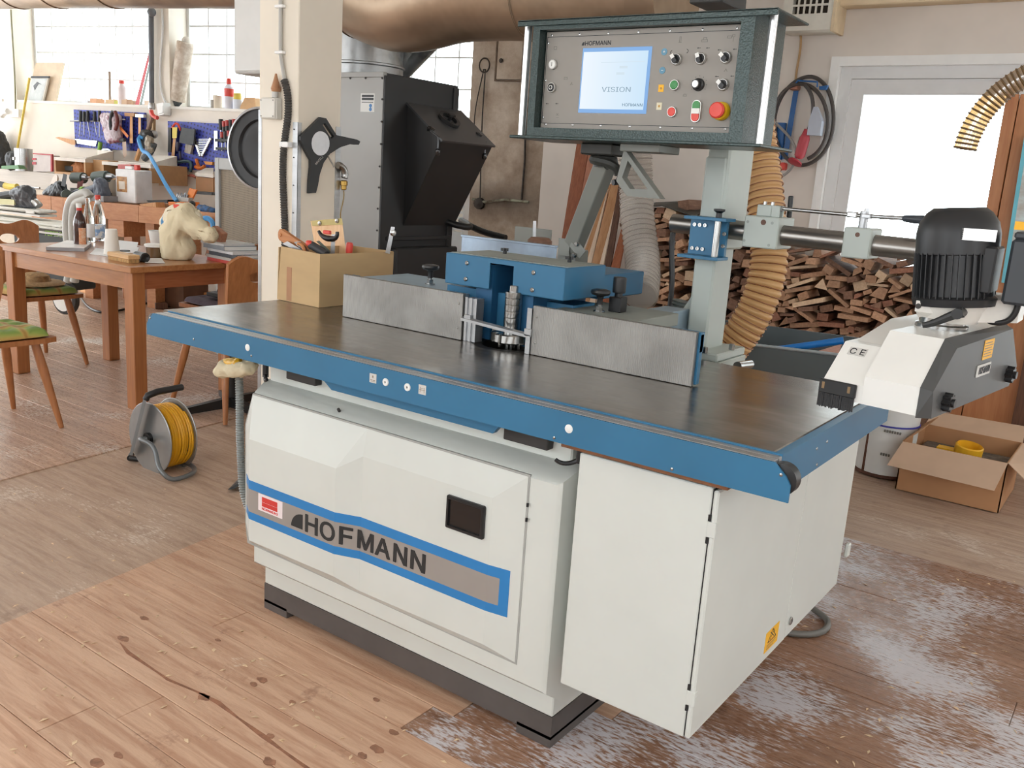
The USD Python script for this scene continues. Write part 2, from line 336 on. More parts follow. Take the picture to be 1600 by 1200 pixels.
# unseen walls added behind the camera, openings sized to hold back sky light
g = sbox(-9, -.1, 5.4, 3.2)
for x0 in (-8.2, -4.6, -1.0, 2.2): g = g.difference(sbox(x0, .9, x0 + 2.35, 2.75))
struct('wall_front', prism(g, .25, (0, -3.2, 0), (1, 0, 0), (0, 0, 1)), WALL2)
g = sbox(-3.2, -.1, BW + .3, 3.2)
for y0 in (-2.2, .9): g = g.difference(sbox(y0, 1.0, y0 + 1.7, 2.5))
struct('wall_right', prism(g, .25, (5.2, 0, 0), (0, 1, 0), (0, 0, 1)), WALL2)

# knots and a long open crack in the pale boards, wood chips lying about
STAIN = mt('knot_brown', '946a52', .6, var=.3, scale=40, world=True); CRACK = mt('crack_brown', '94664d', .7, var=.3, scale=30, world=True)
rk0 = random.Random(21)
def blot(px, py, r, st=1.6):
    p = AZ(px, py, 0); q = [(p[0] + r * st * (1 + .25 * rk0.uniform(-1, 1)) * math.cos(t), p[1] + r * (1 + .25 * rk0.uniform(-1, 1)) * math.sin(t)) for t in np.arange(11) * .571]
    struct('knot', prism(Polygon(q).buffer(0), .0008, (0, 0, -.0003)), STAIN, parent='/World/floor')
for a in ((409, 1062, .011), (396, 1069, .008), (589, 1170, .012), (566, 1180, .009), (225, 966, .010), (192, 998, .012), (318, 1089, .013), (421, 1190, .012), (615, 1144, .009), (588, 1093, .007), (152, 1192, .012), (185, 1180, .009), (457, 1097, .007), (423, 1150, .008), (340, 1000, .006)): blot(*a)
c_ = [AZ(x, y, 0) for x, y in ((187, 1004), (200, 1020), (245, 1050), (262, 1062), (310, 1082), (340, 1098), (372, 1122), (410, 1150), (440, 1172), (500, 1215))]
wd_ = [.001, .007, .003, .005, .003, .008, .003, .008, .004, .006]
struct('crack', prism(Polygon([(p[0], p[1] + w) for p, w in zip(c_, wd_)] + [(p[0], p[1] - w * .7) for p, w in list(zip(c_, wd_))[::-1]]).buffer(0), .0008, (0, 0, -.0003)), CRACK, parent='/World/floor')
# ================================================================== the spindle moulder
PAINT = mt('machine_white', 'd0d3cd', .42, var=.025, scale=4, bump=.05, bscale=260)
BLUE = mt('machine_blue', '2f6c90', .42, var=.05, scale=5, bump=.04, bscale=200)
PLINTH = mt('plinth_grey', '56504d', .6, var=.12, scale=7, bump=.1)
STEEL = mt('ground_steel', '7d766d', .24, .82, scale=2.0, var=.2, stretch=(1., 3, 1), col2='989188', rvar=.06, bump=.03, bscale=300)
ALU = mt('aluminium', 'b4b6b8', .36, .85, var=.08, scale=6, stretch=(1, 1, 6))
CHROME = mt('bright_steel', 'a9a9a7', .22, 1., var=.06, scale=12)
BLACK = mt('black_plastic', '1d1d1e', .4, var=.2)
RUBBER = mt('dark_rubber', '3d3a38', .75, var=.12)
WHITE = mt('white_plastic', 'e6e6e2', .4, var=.02)
GREYP = mt('light_grey_plate', 'c9c7c2', .5, var=.04)
def ink(name, c, r=.5): return mt('ink_' + name, c, r, var=.02)
INK = ink('black', '26282a'); RED = ink('red', 'cf3b34'); INKG = ink('grey', '77756f'); YEL = ink('yellow', 'f0b31e')
T = .88
mo = thing('spindle_moulder', 'large white and blue spindle moulder with steel table in the middle of the workshop', 'machine', (.95, .45, 0))
obj(mo, 'plinth', [bx(.397, 1.461, .125, .76, .022, .083), bx(.397, .5, .125, .76, 0, .03), bx(1.36, 1.461, .125, .76, 0, .03)], PLINTH)
obj(mo, 'body', [bx(.41, 1.452, .13, .755, .083, .80, .004), bx(.3975, 1.4605, .1255, .76, .0832, .165, .003)], PAINT)
sh = []
for x0, x1, y, z0, z1 in ((.43, 1.462, .06, .186, .692), (.421, 1.474, .067, .178, .70), (.40, 1.487, .126, .137, .725), (.40, 1.487, .70, .137, .725)):
    sh += [(x, y, z) for x in (x0, x1) for z in (z0, z1)]
obj(mo, 'housing', hull(sh), PAINT)
R_ = [(.457, .02, .578), (.808, .02, .578), (.88, .045, .622), (1.30, .045, .622), (1.30, .045, .25), (.88, .045, .248), (.808, .02, .274), (.457, .02, .272)]
O_ = [(.425, .058, .694), (.808, .058, .694), (.88, .058, .694), (1.386, .058, .693), (1.386, .058, .231), (.88, .058, .232), (.808, .058, .233), (.412, .058, .242)]
vv = np.array(R_ + O_ + [(.395, .058, .60), (.395, .058, .30)]); ff = []
for i in range(7): ff += [(i, i + 8, i + 9), (i, i + 9, i + 1)]
ff += [(7, 17, 15), (7, 0, 17), (0, 16, 17), (0, 8, 16), (0, 7, 1), (7, 6, 1), (1, 6, 5), (1, 5, 2), (2, 5, 4), (2, 4, 3)]
bk = vv[8:].copy(); n0 = len(vv)
dm = trimesh.Trimesh(vv, [f[::-1] for f in ff], process=False)
obj(mo, 'door', dm, PAINT, smooth=12)
obj(mo, 'door_gap', hull([(x, y, z) for x, z in ((.424, .699), (1.391, .698), (1.391, .226), (.40, .235), (.39, .3), (.39, .6)) for y in (.0585, .064)]), mt('seam_grey', 'a3a49f', .7))
def sy(x): return float(np.interp(x, [.395, .457, .808, .88, 1.30, 1.386], [.058, .02, .02, .045, .045, .058]))
def SP(px, py):
    y = .03
    for _ in range(12): y = sy(AY(px, py, y)[0])
    return AY(px, py, y)
def strip(za, zb, xa, xb, off=.0011, fa=None):
    xs = sorted({xa, xb} | {x for x in (.457, .808, .88, 1.30) if xa < x < xb}); ms = []
    for a, b in zip(xs, xs[1:]):
        ms.append(hull([(x, sy(x) - o, z) for x in (a, b) for z in (za, zb) for o in (off, -.0006)]))
    return ms
zt1, zt2 = (SP(392, 750.5)[2] + SP(763, 883)[2]) / 2, (SP(392, 764)[2] + SP(763, 899)[2]) / 2
zb1, zb2 = (SP(391, 800)[2] + SP(762, 940.5)[2]) / 2, (SP(391, 811.5)[2] + SP(760, 954)[2]) / 2
xe, xi = SP(798, 886)[0], SP(781.5, 900)[0]
obj(mo, 'stripe', strip(zt1, zt2, .41, xe) + strip(zb1, zb2, .41, xe) + strip(zb1, zt2, xi, xe), ink('stripe_blue', '2a7cbb'), False, label='bright blue outlined stripe')
obj(mo, 'stripe_field', strip(zb1, zt2, .41, xi, .0009), ink('stripe_grey', '97908a'), False)
zm = lambda x, y: SP(340 + x / 2.667, 540 + y / 2.667)
for ch, x0, x1, ym, yy in (('H', 367, 419, 748, 0), ('O', 428, 490, 775, 0), ('F', 508, 566, 790, 0), ('M', 585, 652, 800, 0), ('A', 658, 722, 828, 0), ('N', 735, 792, 858, 0), ('N', 806, 868, 890, 0)):
    a, b = zm(x0, ym - (x1 - x0) * .17), zm(x1, ym + (x1 - x0) * .17); hh = (zt2 - zb1) * .70
    a[1], b[1] = sy(a[0]) - .0012, sy(b[0]) - .0012
    dx = b - a; dx[2] = 0
    obj(mo, 'letter', text(ch, hh, V(a[0], a[1], (zt2 + zb1) / 2 - hh / 2), dx, (0, 0, 1), .0012, True, np.linalg.norm(dx)), INK, False)
a, b = zm(308, 750), zm(355, 766)
q = [(b[0] - a[0], 0)] + [((b[0] - a[0]) * (1 - math.cos(t)), (zt2 - zb1) * .62 * math.sin(t)) for t in np.linspace(0, math.pi / 2, 9)]
obj(mo, 'emblem', prism(q, .0012, V(a[0], .02 - .0005, (zt2 + zb1) / 2 - (zt2 - zb1) * .35), (1, 0, 0), (0, 0, 1)), INK, False)
# little white plate with red print
p0, p1 = zm(172, 640), zm(272, 700); pz0, pz1 = zm(270, 722)[2], zm(272, 652)[2]
pl = obj(mo, 'sticker', bx(p0[0], p1[0], .0178, .0195, pz0, pz1), mt('sticker_white', 'e9dcdd', .45, var=.01), False)
w_, h_ = p1[0] - p0[0], pz1 - pz0
for i, (s, f0, f1) in enumerate((('MACHINERY', .56, .86), ('MACHINES', .30, .54))):
    obj(pl, 'red_bar', bx(p0[0] + w_ * .16, p0[0] + w_ * .80, .0172, .0178, pz0 + h_ * f0, pz0 + h_ * f1), RED, False)
obj(pl, 'print', text('NÜRNBERG', h_ * .13, (p0[0] + w_ * .16, .0178, pz0 + h_ * .1), (1, 0, 0), (0, 0, 1), .0006, True, w_ * .66), RED, False)
# inspection window
c0, c1, c2 = zm(962, 618), zm(1120, 665), zm(1110, 808)
iw = obj(mo, 'inspection_window', diff(bx(c0[0], c1[0], .036, .05, c2[2], c0[2], .003), bx(c0[0] + .008, c1[0] - .008, .03, .06, c2[2] + .008, c0[2] - .008)), BLACK)
obj(iw, 'pane', bx(c0[0] + .007, c1[0] - .007, .041, .0445, c2[2] + .007, c0[2] - .007), mt('dark_glass', '1a1a1b', .08, var=.05, coat=.5), False)
for p in (SP(825, 788), SP(823, 811)): obj(mo, 'hinge_pin', cyl((1.392, .054, p[2] - .004), (1.392, .054, p[2] + .004), .003), BLACK)
p = AY(524, 642, .07); obj(mo, 'screw', cyl((p[0], .085, .708), (p[0], .08, .716), .004), RUBBER)
# table top and its rails
TX = 1.953
tm = diff(bx(.0, TX - .0215, .056, .80, .815, T, .002), [cyl((.985, .52, .8), (.985, .52, .9), .115, n=40)])
obj(mo, 'table', tm, STEEL, False)
obj(mo, 'table_ring', diff(cyl((.985, .52, .82), (.985, .52, T - .001), .114, n=40), cyl((.985, .52, .81), (.985, .52, .9), .085, n=40)), mt('dark_steel', '3a3734', .4, .7, var=.15))
prof = [(0, .8095), (1.988, .8095), (1.988, .842), (1.978, .857), (1.955, .8785), (.034, .8785), (.01, .857), (0, .842)]
obj(mo, 'front_rail', [prism(prof, .005, (0, .005, 0), (1, 0, 0), (0, 0, 1)), bx(.03, 1.955, .005, .04, .812, .872), bx(.02, 1.97, .036, .041, .80, .86)], BLUE, False)
obj(mo, 'rail_track', [bx(.036, 1.952, .006, .026, .868, .8795, .001), bx(.036, 1.952, .030, .046, .868, .8795, .001)], ALU, False)
obj(mo, 'rail_lip', bx(.036, 1.952, .0475, .0555, .85, .8825, .001), BLUE, False)
for x in (.022, 1.966):
    obj(mo, 'roller', lathe([(.02, 0), (.030, .002), (.030, .027), (.02, .029)], 28, (x, .0065, .846), (0, 1, 0)), BLACK)
obj(mo, 'end_panel', prism([(.0, .0), (.80, 0), (.80, .078), (0, .078)], .018, (TX - .022, .05, .80), (0, 1, 0), (0, 0, 1)), BLUE, False)
obj(mo, 'lower_rail', hull([(AY(px, py, .05)[0], y, z) for px, py, z in ((497, 600, .812), (790, 670, .812), (520, 612, .775), (772, 672, .775)) for y in (.045, .06)]), BLUE, False)
for px, py in ((387, 543), (889, 670)):
    p = AY(px, py, 0); obj(mo, 'cap', lathe([(.0095, 0), (.0095, .001), (.007, .0025), (.001, .003)], 20, (p[0], 0, p[2]), (0, -1, 0)), WHITE)
for px, py in ((603, 597), (637, 605)):
    p = AY(px, py, 0); k = obj(mo, 'button', lathe([(.0095, 0), (.0095, .002), (.008, .0035), (.003, .0035), (.0028, .001), (.0001, .001)], 24, (p[0], 0, p[2]), (0, -1, 0)), WHITE)
    obj(k, 'socket', lathe([(.0026, 0), (.0026, .0016), (.0001, .0016)], 8, (p[0], 0, p[2]), (0, -1, 0)), INKG)
for k, (px, py) in enumerate(((583, 591), (660, 609))):
    p = AY(px, py, 0); s = .0115
    pl = obj(mo, 'pictogram_plate', bx(p[0] - s, p[0] + s, -.001, .001, p[2] - s, p[2] + s, .0004), GREYP, False)
    for a, b, c_, d_ in (((-.7, -.1, -.5, -.35), (.1, .7, -.5, -.35), (-.6, .6, -.75, -.68), (-.15, .15, .1, .6)) if k == 0 else ((-.7, .7, -.1, 0), (-.6, -.5, -.6, .5), (.5, .6, -.6, .5), (-.3, .3, .3, .38))):
        obj(pl, 'symbol', bx(p[0] + a * s, p[0] + b * s, -.0014, -.0009, p[2] + c_ * s, p[2] + d_ * s), ink('brown', '8a7a63'), False)
for px, py in ((235, 497), (303, 530), (1220.5, 742), (866, 684), (393, 556), (1050, 733)):
    p = AY(px, py, 0); obj(mo, 'screw', lathe([(.0035, 0), (.0033, .0012), (.001, .0018)], 10, (p[0], 0, p[2]), (0, -1, 0)), CHROME)
for px, py in ((1276, 701), (1276, 726), (1292, 690)):
    p = AX(px, py, TX - .004); obj(mo, 'screw', lathe([(.0035, 0), (.0033, .0012), (.001, .0018)], 10, p, (1, 0, 0)), CHROME)
for (ax, ay), (bx_, by_) in (((449, 581), (494, 610)), ((789, 668), (856, 712))):
    p, q_ = AY(ax, ay, .11), AY(bx_, by_, .11); obj(mo, 'rubber_block', bx(p[0], q_[0], .105, .2, min(p[2], q_[2]) + .012, .80, .002), RUBBER)
for px, py, dx in ((415, 575, 1), (907, 703, -1)):
    p = AY(px, py, .07); z = .765
    obj(mo, 'clamp_lever', [cyl((p[0], .07, z - .012), (p[0], .07, .802), .0085), sweep(smooth_path([(p[0], .07, z - .004), (p[0] + dx * .012, .06, z - .012), (p[0] + dx * .03, .045, z - .014), (p[0] + dx * .043, .04, z - .008)], 10), np.linspace(.006, .0045, 10), 8)], BLACK)
# switch cabinet hung on the right end
X0, X1, XS, YC0, YC1, ZC0, ZC1 = 1.531, 1.847, 1.834, .03, 1.03, .2485, .79
obj(mo, 'switch_cabinet', bx(X0, XS - .0012, YC0, YC1, ZC0, ZC1, .002), PAINT, False)
obj(mo, 'shim', bx(1.48, 1.86, .035, .6, .791, .814), mt('raw_wood_shim', '8a5a3c', .8, var=.2, scale=12), False)
ys = AX(1240, 900, X1)[1]
dr = obj(mo, 'cabinet_door', [bx(XS + .0012, X1, YC0, ys - .001, ZC0 + .001, ZC1 - .004, .003), bx(XS - .001, XS + .0014, YC0 + .006, ys - .004, ZC0 + .004, ZC1 - .006)], PAINT, False)
obj(mo, 'cabinet_side', bx(XS - .001, X1 - .001, ys + .001, YC1, ZC0 + .001, ZC1 - .004, .003), PAINT, False)
obj(mo, 'seam', bx(XS - .004, XS + .003, YC0 + .003, YC0 + .02, ZC0 + .003, ZC1 - .003), BLACK, False)
for py in (830, 1090):
    z = AX(1117 - (py - 830) * .11, py, X1)[2]
    h_ = obj(dr, 'hinge', [bx(XS - .004, X1 + .0015, YC0 - .0015, YC0 + .012, z - .016, z + .016, .001), bx(X1 - .006, X1 + .002, YC0 + .0, YC0 + .014, z - .015, z + .006, .001)], PAINT, False)
    for zz in (z + .0235, z - .0235): obj(dr, 'hinge_slot', bx(XS - .0035, XS + .002, YC0 - .001, YC0 + .01, zz - .0065, zz + .0065), BLACK, False)
p = AX(1235, 970, X1); lk = obj(mo, 'lock', lathe([(.011, 0), (.011, .002), (.008, .004), (.001, .004)], 20, p, (1, 0, 0)), CHROME)
obj(lk, 'key_slot', bx(p[0] + .0035, p[0] + .0046, p[1] - .001, p[1] + .001, p[2] - .005, p[2] + .005), BLACK, False)
p = AX(1321, 858, X1 - .001); obj(mo, 'latch', bx(p[0], p[0] + .012, p[1] - .012, p[1] + .012, p[2] - .02, p[2] + .02, .003), PAINT)
a, b, c_ = AX(1200, 981, X1), AX(1219, 963, X1), AX(1195, 1020, X1)
pl = obj(mo, 'warning_label', bx(X1, X1 + .0006, a[1] - .006, b[1], c_[2], b[2] - .012), YEL, False)
yl, yr, zl, zh = a[1] - .006, b[1], c_[2], b[2] - .012; w_, h_ = yr - yl, zh - zl
fy = lambda f: yl + f * w_
fz = lambda f: zl + f * h_
obj(pl, 'symbol', [prism(LineString([(fy(u), fz(v)) for u, v in l]).buffer(.0011), .0005, (X1 + .0005, 0, 0), (0, 1, 0), (0, 0, 1)) for l in ([(.2, .42), (.5, .95), (.8, .42), (.2, .42)], [(.35, .85), (.65, .5)], [(.35, .5), (.65, .85)])], INK, False)
for k in range(3): obj(pl, 'print_line', bx(X1 + .0006, X1 + .0009, fy(.15), fy(.85 - .1 * k), fz(.28 - .09 * k), fz(.31 - .09 * k)), ink('brown', '8a7a63'), False)
# spindle and cutter head
SX, SY = AZ(785, 545, T)[0] - .012, .50
prof = [(.018, .80), (.018, .905), (.024, .906), (.024, .945)]
for k in range(4): prof += [(.0245, .946 + k * .018), (.0245, .961 + k * .018), (.0235, .9622 + k * .018)]
prof += [(.0245, 1.02), (.0245, 1.034), (.0135, 1.035), (.0135, 1.05), (.012, 1.052), (.0, 1.052)]
sp = obj(mo, 'spindle', lathe(prof, 28, (SX, SY, 0)), CHROME, 30)
cut = diff(lathe([(.02, .893), (.055, .893), (.058, .896), (.058, .916), (.055, .919), (.02, .919)], 36, (SX, SY, 0)), [rotz(bx(SX + .034, SX + .08, SY - .03, SY - .016, .88, .93), a, (SX, SY, 0)) for a in (0, 90, 180, 270)])
obj(sp, 'cutter_head', cut, CHROME, 30)
for a in (20, 110, 200, 290): obj(sp, 'knife', rotz(bx(SX + .04, SX + .062, SY - .0185, SY - .0155, .891, .921), a, (SX, SY, 0)), mt('carbide', '6b6863', .3, .9, var=.1), False)
for a in np.arange(5) * 1.257: obj(sp, 'cutter_bolt', cyl((SX + .03 * math.cos(a), SY + .03 * math.sin(a), .876), (SX + .03 * math.cos(a), SY + .03 * math.sin(a), .9), .006, n=8), CHROME)

# ------------------------------------------------------------------ fence with its hood
FENCE = MATS.setdefault('ribbed_aluminium', usdkit.material(stage, '/World/Looks/ribbed_aluminium', {
    'tc': ('texture_coordinate', {}), 'w': ('wave_texture', {'scale': 62., 'bands_direction': 'x', 'distortion': .35, 'detail': 1.}), 'n': ('noise_texture', {'scale': 7., 'detail': 4.}),
    'r': ('rgb_ramp', {'ramp': [(0, lin('7a7875')), (.4, lin('878581')), (.7, lin('9d9b97')), (1, lin('a5a3a0'))]}), 'bp': ('bump', {'strength': .6, 'distance': .0016}),
    'p': ('principled_bsdf', {'roughness': .4, 'metallic': .8})},
    [('tc.object', 'w.vector'), ('tc.object', 'n.vector'), ('n.fac', 'r.fac'), ('r.color', 'p.base_color'), ('w.fac', 'bp.height'), ('bp.normal', 'p.normal')], surface='p.BSDF'))
fe = thing('moulder_fence', 'blue hooded fence with two ribbed aluminium faces on the moulder table', 'fence', (.98, .6, T))
FY = .442; FZ = T + .0008
for x0, x1, zt in ((.378, .862, 1.0145), (1.105, 1.581, 1.0145)):
    fp = obj(fe, 'fence_plate', bx(x0, x1, FY, FY + .014, FZ, zt, .0012), FENCE, False)
    xa = x0 + .01 if x0 < 1 else x0 + .025
    obj(fe, 'fence_carrier', [bx(xa, x1 - (.03 if x0 < 1 else -.006), FY + .0145, FY + .032, FZ + .004, zt - .006, .001), bx(x1 - .06, x1 + .006, FY + .015, FY + .034, zt - .05, zt - .002) if x0 > 1 else bx(xa, xa + .03, FY + .015, FY + .034, zt - .05, zt - .002)], BLUE, False)
    for px in ((x0 + .012, x0 + .012) if x0 > 1 else (x1 - .012, x1 - .012)):
        pass
    for zz in (.915, .985):
        x = x0 + .014 if x0 > 1 else x1 - .014
        obj(fp, 'screw', lathe([(.0035, 0), (.003, .001), (.0005, .0012)], 12, (x, FY, zz), (0, -1, 0)), CHROME)
# grooved edge posts and the guard bar across the gap
for x0, x1, ya, yb in ((.866, .908, FY + .006, FY + .04), (1.088, 1.103, FY - .002, FY + .02)):
    n = 3 if x1 - x0 > .03 else 1; w = (x1 - x0) / (2 * n - 1)
    obj(fe, 'edge_post', [bx(x0, x1, ya + .004, yb, FZ, 1.004)] + [bx(x0 + 2 * k * w, x0 + (2 * k + 1) * w, ya, ya + .005, FZ, 1.006) for k in range(n)], ALU, False)
obj(fe, 'guard_bar', [hull([(x, y, z) for x, z in ((.862, .943), (1.105, .929)) for y in (FY - .006, FY + .004) for z in (z - .004, z + .004)]), bx(.872, .895, FY - .004, FY + .012, .944, .958, .001), bx(1.084, 1.106, FY - .006, FY + .012, .93, .95, .001)], ALU, False)
# hood: front box with a slot, top plate, side wings
hz0, hz1 = 1.008, 1.108; hy = .50
hl, hr = AY(697, 395, hy)[0], AY(877, 500, hy)[0]
hz1 = (AY(697, 393, hy)[2] + AY(880, 420, hy)[2]) / 2; hz0 = (AY(695, 437, hy)[2] + AY(876, 475, hy)[2]) / 2
sl, sr = AY(763, 460, hy)[0], AY(800, 460, hy)[0]; hyb = AX(947, 414, hr)[1]
hood = diff(bx(hl, hr, hy, hyb, hz0, hz1, .002), [bx(sl, sr, hy - .1, hy + .28, hz0 - .1, AY(781, 413, hy)[2]), bx(hl + .004, hr - .004, hy + .004, hyb - .004, hz0 - .1, hz1 - .004)])
hd = obj(fe, 'hood', hood, BLUE, False)
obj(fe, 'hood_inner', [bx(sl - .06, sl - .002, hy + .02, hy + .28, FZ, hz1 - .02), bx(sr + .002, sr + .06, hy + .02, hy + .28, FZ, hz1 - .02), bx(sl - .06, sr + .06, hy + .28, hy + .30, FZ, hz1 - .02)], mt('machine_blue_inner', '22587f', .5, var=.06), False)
for px, py in ((730, 411), (728, 436), (834, 426), (832, 453)):
    p = AY(px, py, hy); s_ = obj(hd, 'bolt', lathe([(.0065, 0), (.0065, .003), (.004, .005), (.0005, .005)], 14, (p[0], hy, p[2]), (0, -1, 0)), CHROME)
DUSTY = mt('dusty_blue_plate', '8f958f', .7, var=.12, scale=5)
obj(fe, 'hood_lid', bx(hl + .004, hr - .004, hy + .02, hyb - .01, hz1 - .003, hz1 + .0015), DUSTY, False)
for px, py in ((789, 391), (890, 404)):
    p = AZ(px, py, hz1 + .012); obj(fe, 'star_knob', [cyl((p[0], p[1], hz1), (p[0], p[1], hz1 + .012), .006), prism(Polygon([((.010 + .003 * math.cos(5 * t)) * math.cos(t), (.010 + .003 * math.cos(5 * t)) * math.sin(t)) for t in np.arange(30) * .2094]), .008, (p[0], p[1], hz1 + .010))], BLACK)
# wings behind the plates: bed, blocks and knobs
GB = mt('machine_grey_blue', '8fa3b0', .42, var=.06)
obj(fe, 'fence_bed', bx(.36, .80, FY + .036, .76, .965, 1.0, .002), GB, False); obj(fe, 'fence_bed', bx(1.112, 1.362, FY + .036, .80, .965, 1.0, .002), mt('bed_dusty', '8c9088', .6, var=.08), False)
obj(fe, 'bed_support', bx(.42, .78, FY + .05, .74, FZ, .965), BLUE, False); obj(fe, 'bed_support', bx(1.13, 1.345, FY + .05, .78, FZ, .965), BLUE, False); obj(fe, 'bed_support', bx(1.255, 1.335, .802, .93, FZ, .998, .002), GB, False)
obj(fe, 'fence_body', [bx(hl - .03, hl + .2, hy + .05, hyb + .02, FZ, hz0 - .012), bx(hr - .12, hr - .02, hy + .09, hyb - .01, FZ, hz0 - .022)], BLUE, False)
for c in ((.60, .60), (1.217, .60)):
    kb = obj(fe, 'clamp_knob', lathe([(.008, 1.021), (.0075, 1.036), (.011, 1.044), (.024, 1.048), (.0275, 1.054), (.026, 1.060), (.016, 1.063), (.0, 1.063)], 28, (*c, 0)), BLACK)
    obj(kb, 'stud', [cyl((*c, 1.0), (*c, 1.022), .0055, n=10), lathe([(.0105, 1.003), (.0105, 1.016), (.006, 1.017)], 6, (*c, 0)), cyl((*c, 1.0), (*c, 1.0035), .016)], CHROME)
c = (1.243, .655)
obj(fe, 'adjusting_knob', [bx(c[0] - .019, c[0] + .019, c[1] - .019, c[1] + .019, 1.0, 1.042, .002), lathe([(.011, 1.04), (.011, 1.052), (.0175, 1.053), (.0185, 1.057), (.0185, 1.092), (.017, 1.096), (.0, 1.096)], 26, (*c, 0))], BLACK)
q0, q1 = AX(1007, 424, hr - .012), AX(1005, 459, hr - .012); obj(fe, 'dust_port', bx(hr - .16, hr - .012, hyb + .001, q0[1], q1[2], q0[2], .003), BLUE, False)
# ================================================================== control panel on its arm
HAMMER = MATS.setdefault('hammer_paint', usdkit.material(stage, '/World/Looks/hammer_paint', {
    'tc': ('texture_coordinate', {}), 'v': ('voronoi_texture', {'scale': 260., 'feature': 'smooth_f1'}), 'n': ('noise_texture', {'scale': 180., 'detail': 3.}), 'r': ('rgb_ramp', {'ramp': [(0, lin('27322f')), (.5, lin('313f3d')), (1, lin('4a5a58'))]}),
    'bp': ('bump', {'strength': .45, 'distance': .0015}), 'p': ('principled_bsdf', {'roughness': .3, 'metallic': .25})},
    [('tc.object', 'v.vector'), ('tc.object', 'n.vector'), ('n.fac', 'r.fac'), ('r.color', 'p.base_color'), ('v.distance', 'bp.height'), ('bp.normal', 'p.normal')], surface='p.BSDF'))
FACE = mt('panel_face', '908b84', .5, var=.015, scale=3)
GREYM = mt('grey_arm', '7d7f79', .45, var=.05, scale=5)
cp = thing('control_panel', 'dark hammered control panel with lit screen held on a grey arm above the moulder', 'control panel', (1.25, .7, 1.46))
XL, XR, YF_, YB, ZB, ZT = .932, 1.57, .60, .80, 1.462, 1.762
fo = (.955, 1.535, 1.485, 1.742)
obj(cp, 'housing', [bx(XL, fo[0], YF_, YB, ZB, ZT), bx(fo[1], XR, YF_, YB, ZB, ZT), bx(fo[0], fo[1], YF_, YB, ZB, fo[2]), bx(fo[0], fo[1], YF_, YB, fo[3], ZT), bx(fo[0], fo[1], YF_ + .06, YB, fo[2], fo[3])], HAMMER)
ze = 0
obj(cp, 'top_plate', [bx(XL - .05, XR + .055, YF_ - .006, YB + .01, ZT, ZT + .006, .002), bx(XL - .05, XR + .055, YF_ - .006, YF_ - .002, ZT - .01, ZT + .006, .001)], HAMMER)
obj(cp, 'bottom_plate', bx(XL - .05, XR + .055, YF_ - .014, YB + .01, ZB - .008, ZB, .002), HAMMER)
for x in (AY(821, 120, .64)[0], AY(1198, 120, .64)[0]):
    obj(cp, 'handle_tube', cyl((x, .64, ZB), (x, .64, ZT), .0105, n=24), mt('polished_aluminium', 'd9dada', .22, .7, var=.03))
PY = .63
fa = (AY(848, 52, PY)[0] - .002, AY(1160, 120, PY)[0] + .001, fo[2] + .004, fo[3] - .003)
fc = obj(cp, 'face_plate', bx(fo[0] + .002, fo[1] - .002, PY, PY + .01, fo[2] + .001, fo[3] - .001, .001), FACE, False)
def Q(px, py): return AY(px, py, PY)
i0, i1 = Q(852, 200), Q(1158, 45)
ix0, ix1, iz0, iz1 = Q(851, 125)[0], Q(1153, 120)[0], Q(1000, 196.5)[2], Q(1000, 52.5)[2]
ln = sbox(ix0, iz0, ix1, iz1).difference(sbox(ix0 + .0014, iz0 + .0014, ix1 - .0014, iz1 - .0014))
obj(fc, 'outline', prism(ln, .0006, (0, PY, 0), (1, 0, 0), (0, 0, 1)), INK, False)
for k in range(7):
    for z in (fo[2] + .011, fo[3] - .010):
        obj(fc, 'screw', lathe([(.0034, 0), (.003, .0015), (.0005, .002)], 10, (np.interp(k, [0, 6], [fo[0] + .02, fo[1] - .022]), PY, z), (0, -1, 0)), CHROME)
for z in (fo[2] + .03, (fo[2] + fo[3]) / 2, fo[3] - .03):
    for x in (fo[0] + .009, fo[1] - .009): obj(fc, 'screw', lathe([(.0034, 0), (.003, .0015), (.0005, .002)], 10, (x, PY, z), (0, -1, 0)), CHROME)
EX, EZ = (1, 0, 0), (0, 0, 1)
def ptext(parent, s, p, q, h, mat, y=PY, bold=True, nm='lettering'):
    a, b = AY(*p, y), AY(*q, y); obj(parent, nm, text(s, h, (a[0], y + .0002, a[2]), EX, EZ, .0006, bold, b[0] - a[0]), mat, False)
a = Q(916, 71); ptext(fc, 'HOFMANN', (914, 71), (954.5, 69), .0105, INK)
r_ = .009; obj(fc, 'emblem', prism([(0, 0), (-r_ * .9, 0)] + [(-r_ * .9 * math.cos(t), r_ * math.sin(t)) for t in np.linspace(.2, math.pi / 2, 7)], .0006, (Q(913, 71)[0], PY, a[2]), EX, EZ), INK, False)
sa, sb = Q(905, 177.5), Q(1014.5, 74)
sx0, sx1, sz0, sz1 = Q(903, 177.5)[0] + .001, Q(1014.5, 125)[0], Q(955, 177)[2], Q(965, 74)[2]
MATS['screen_glow'] = usdkit.material(stage, '/World/Looks/screen_glow', {'tc': ('texture_coordinate', {}), 'mp': ('mapping', {'location': (.9, 0, -1.2), 'scale': (2.9, 0., 3.)}), 'n': ('noise_texture', {'scale': .9, 'detail': 0.}),
    'gr': ('gradient_texture', {'gradient_type': 'linear'}), 'r': ('rgb_ramp', {'ramp': [(0, lin('f6fbff')), (.45, lin('eef7ff')), (1, lin('cfe8fb'))]}), 'e': ('emission', {'strength': 1.0})},
    [('tc.object', 'mp.vector'), ('mp.vector', 'gr.vector'), ('gr.fac', 'r.fac'), ('r.color', 'e.color')], surface='e.emission')
sc = obj(cp, 'screen', bx(sx0, sx1, PY - .0015, PY + .001, sz0, sz1), glow('screen_border_glow', '8fb9ec', .95), False, label='lit touch screen with blue border')
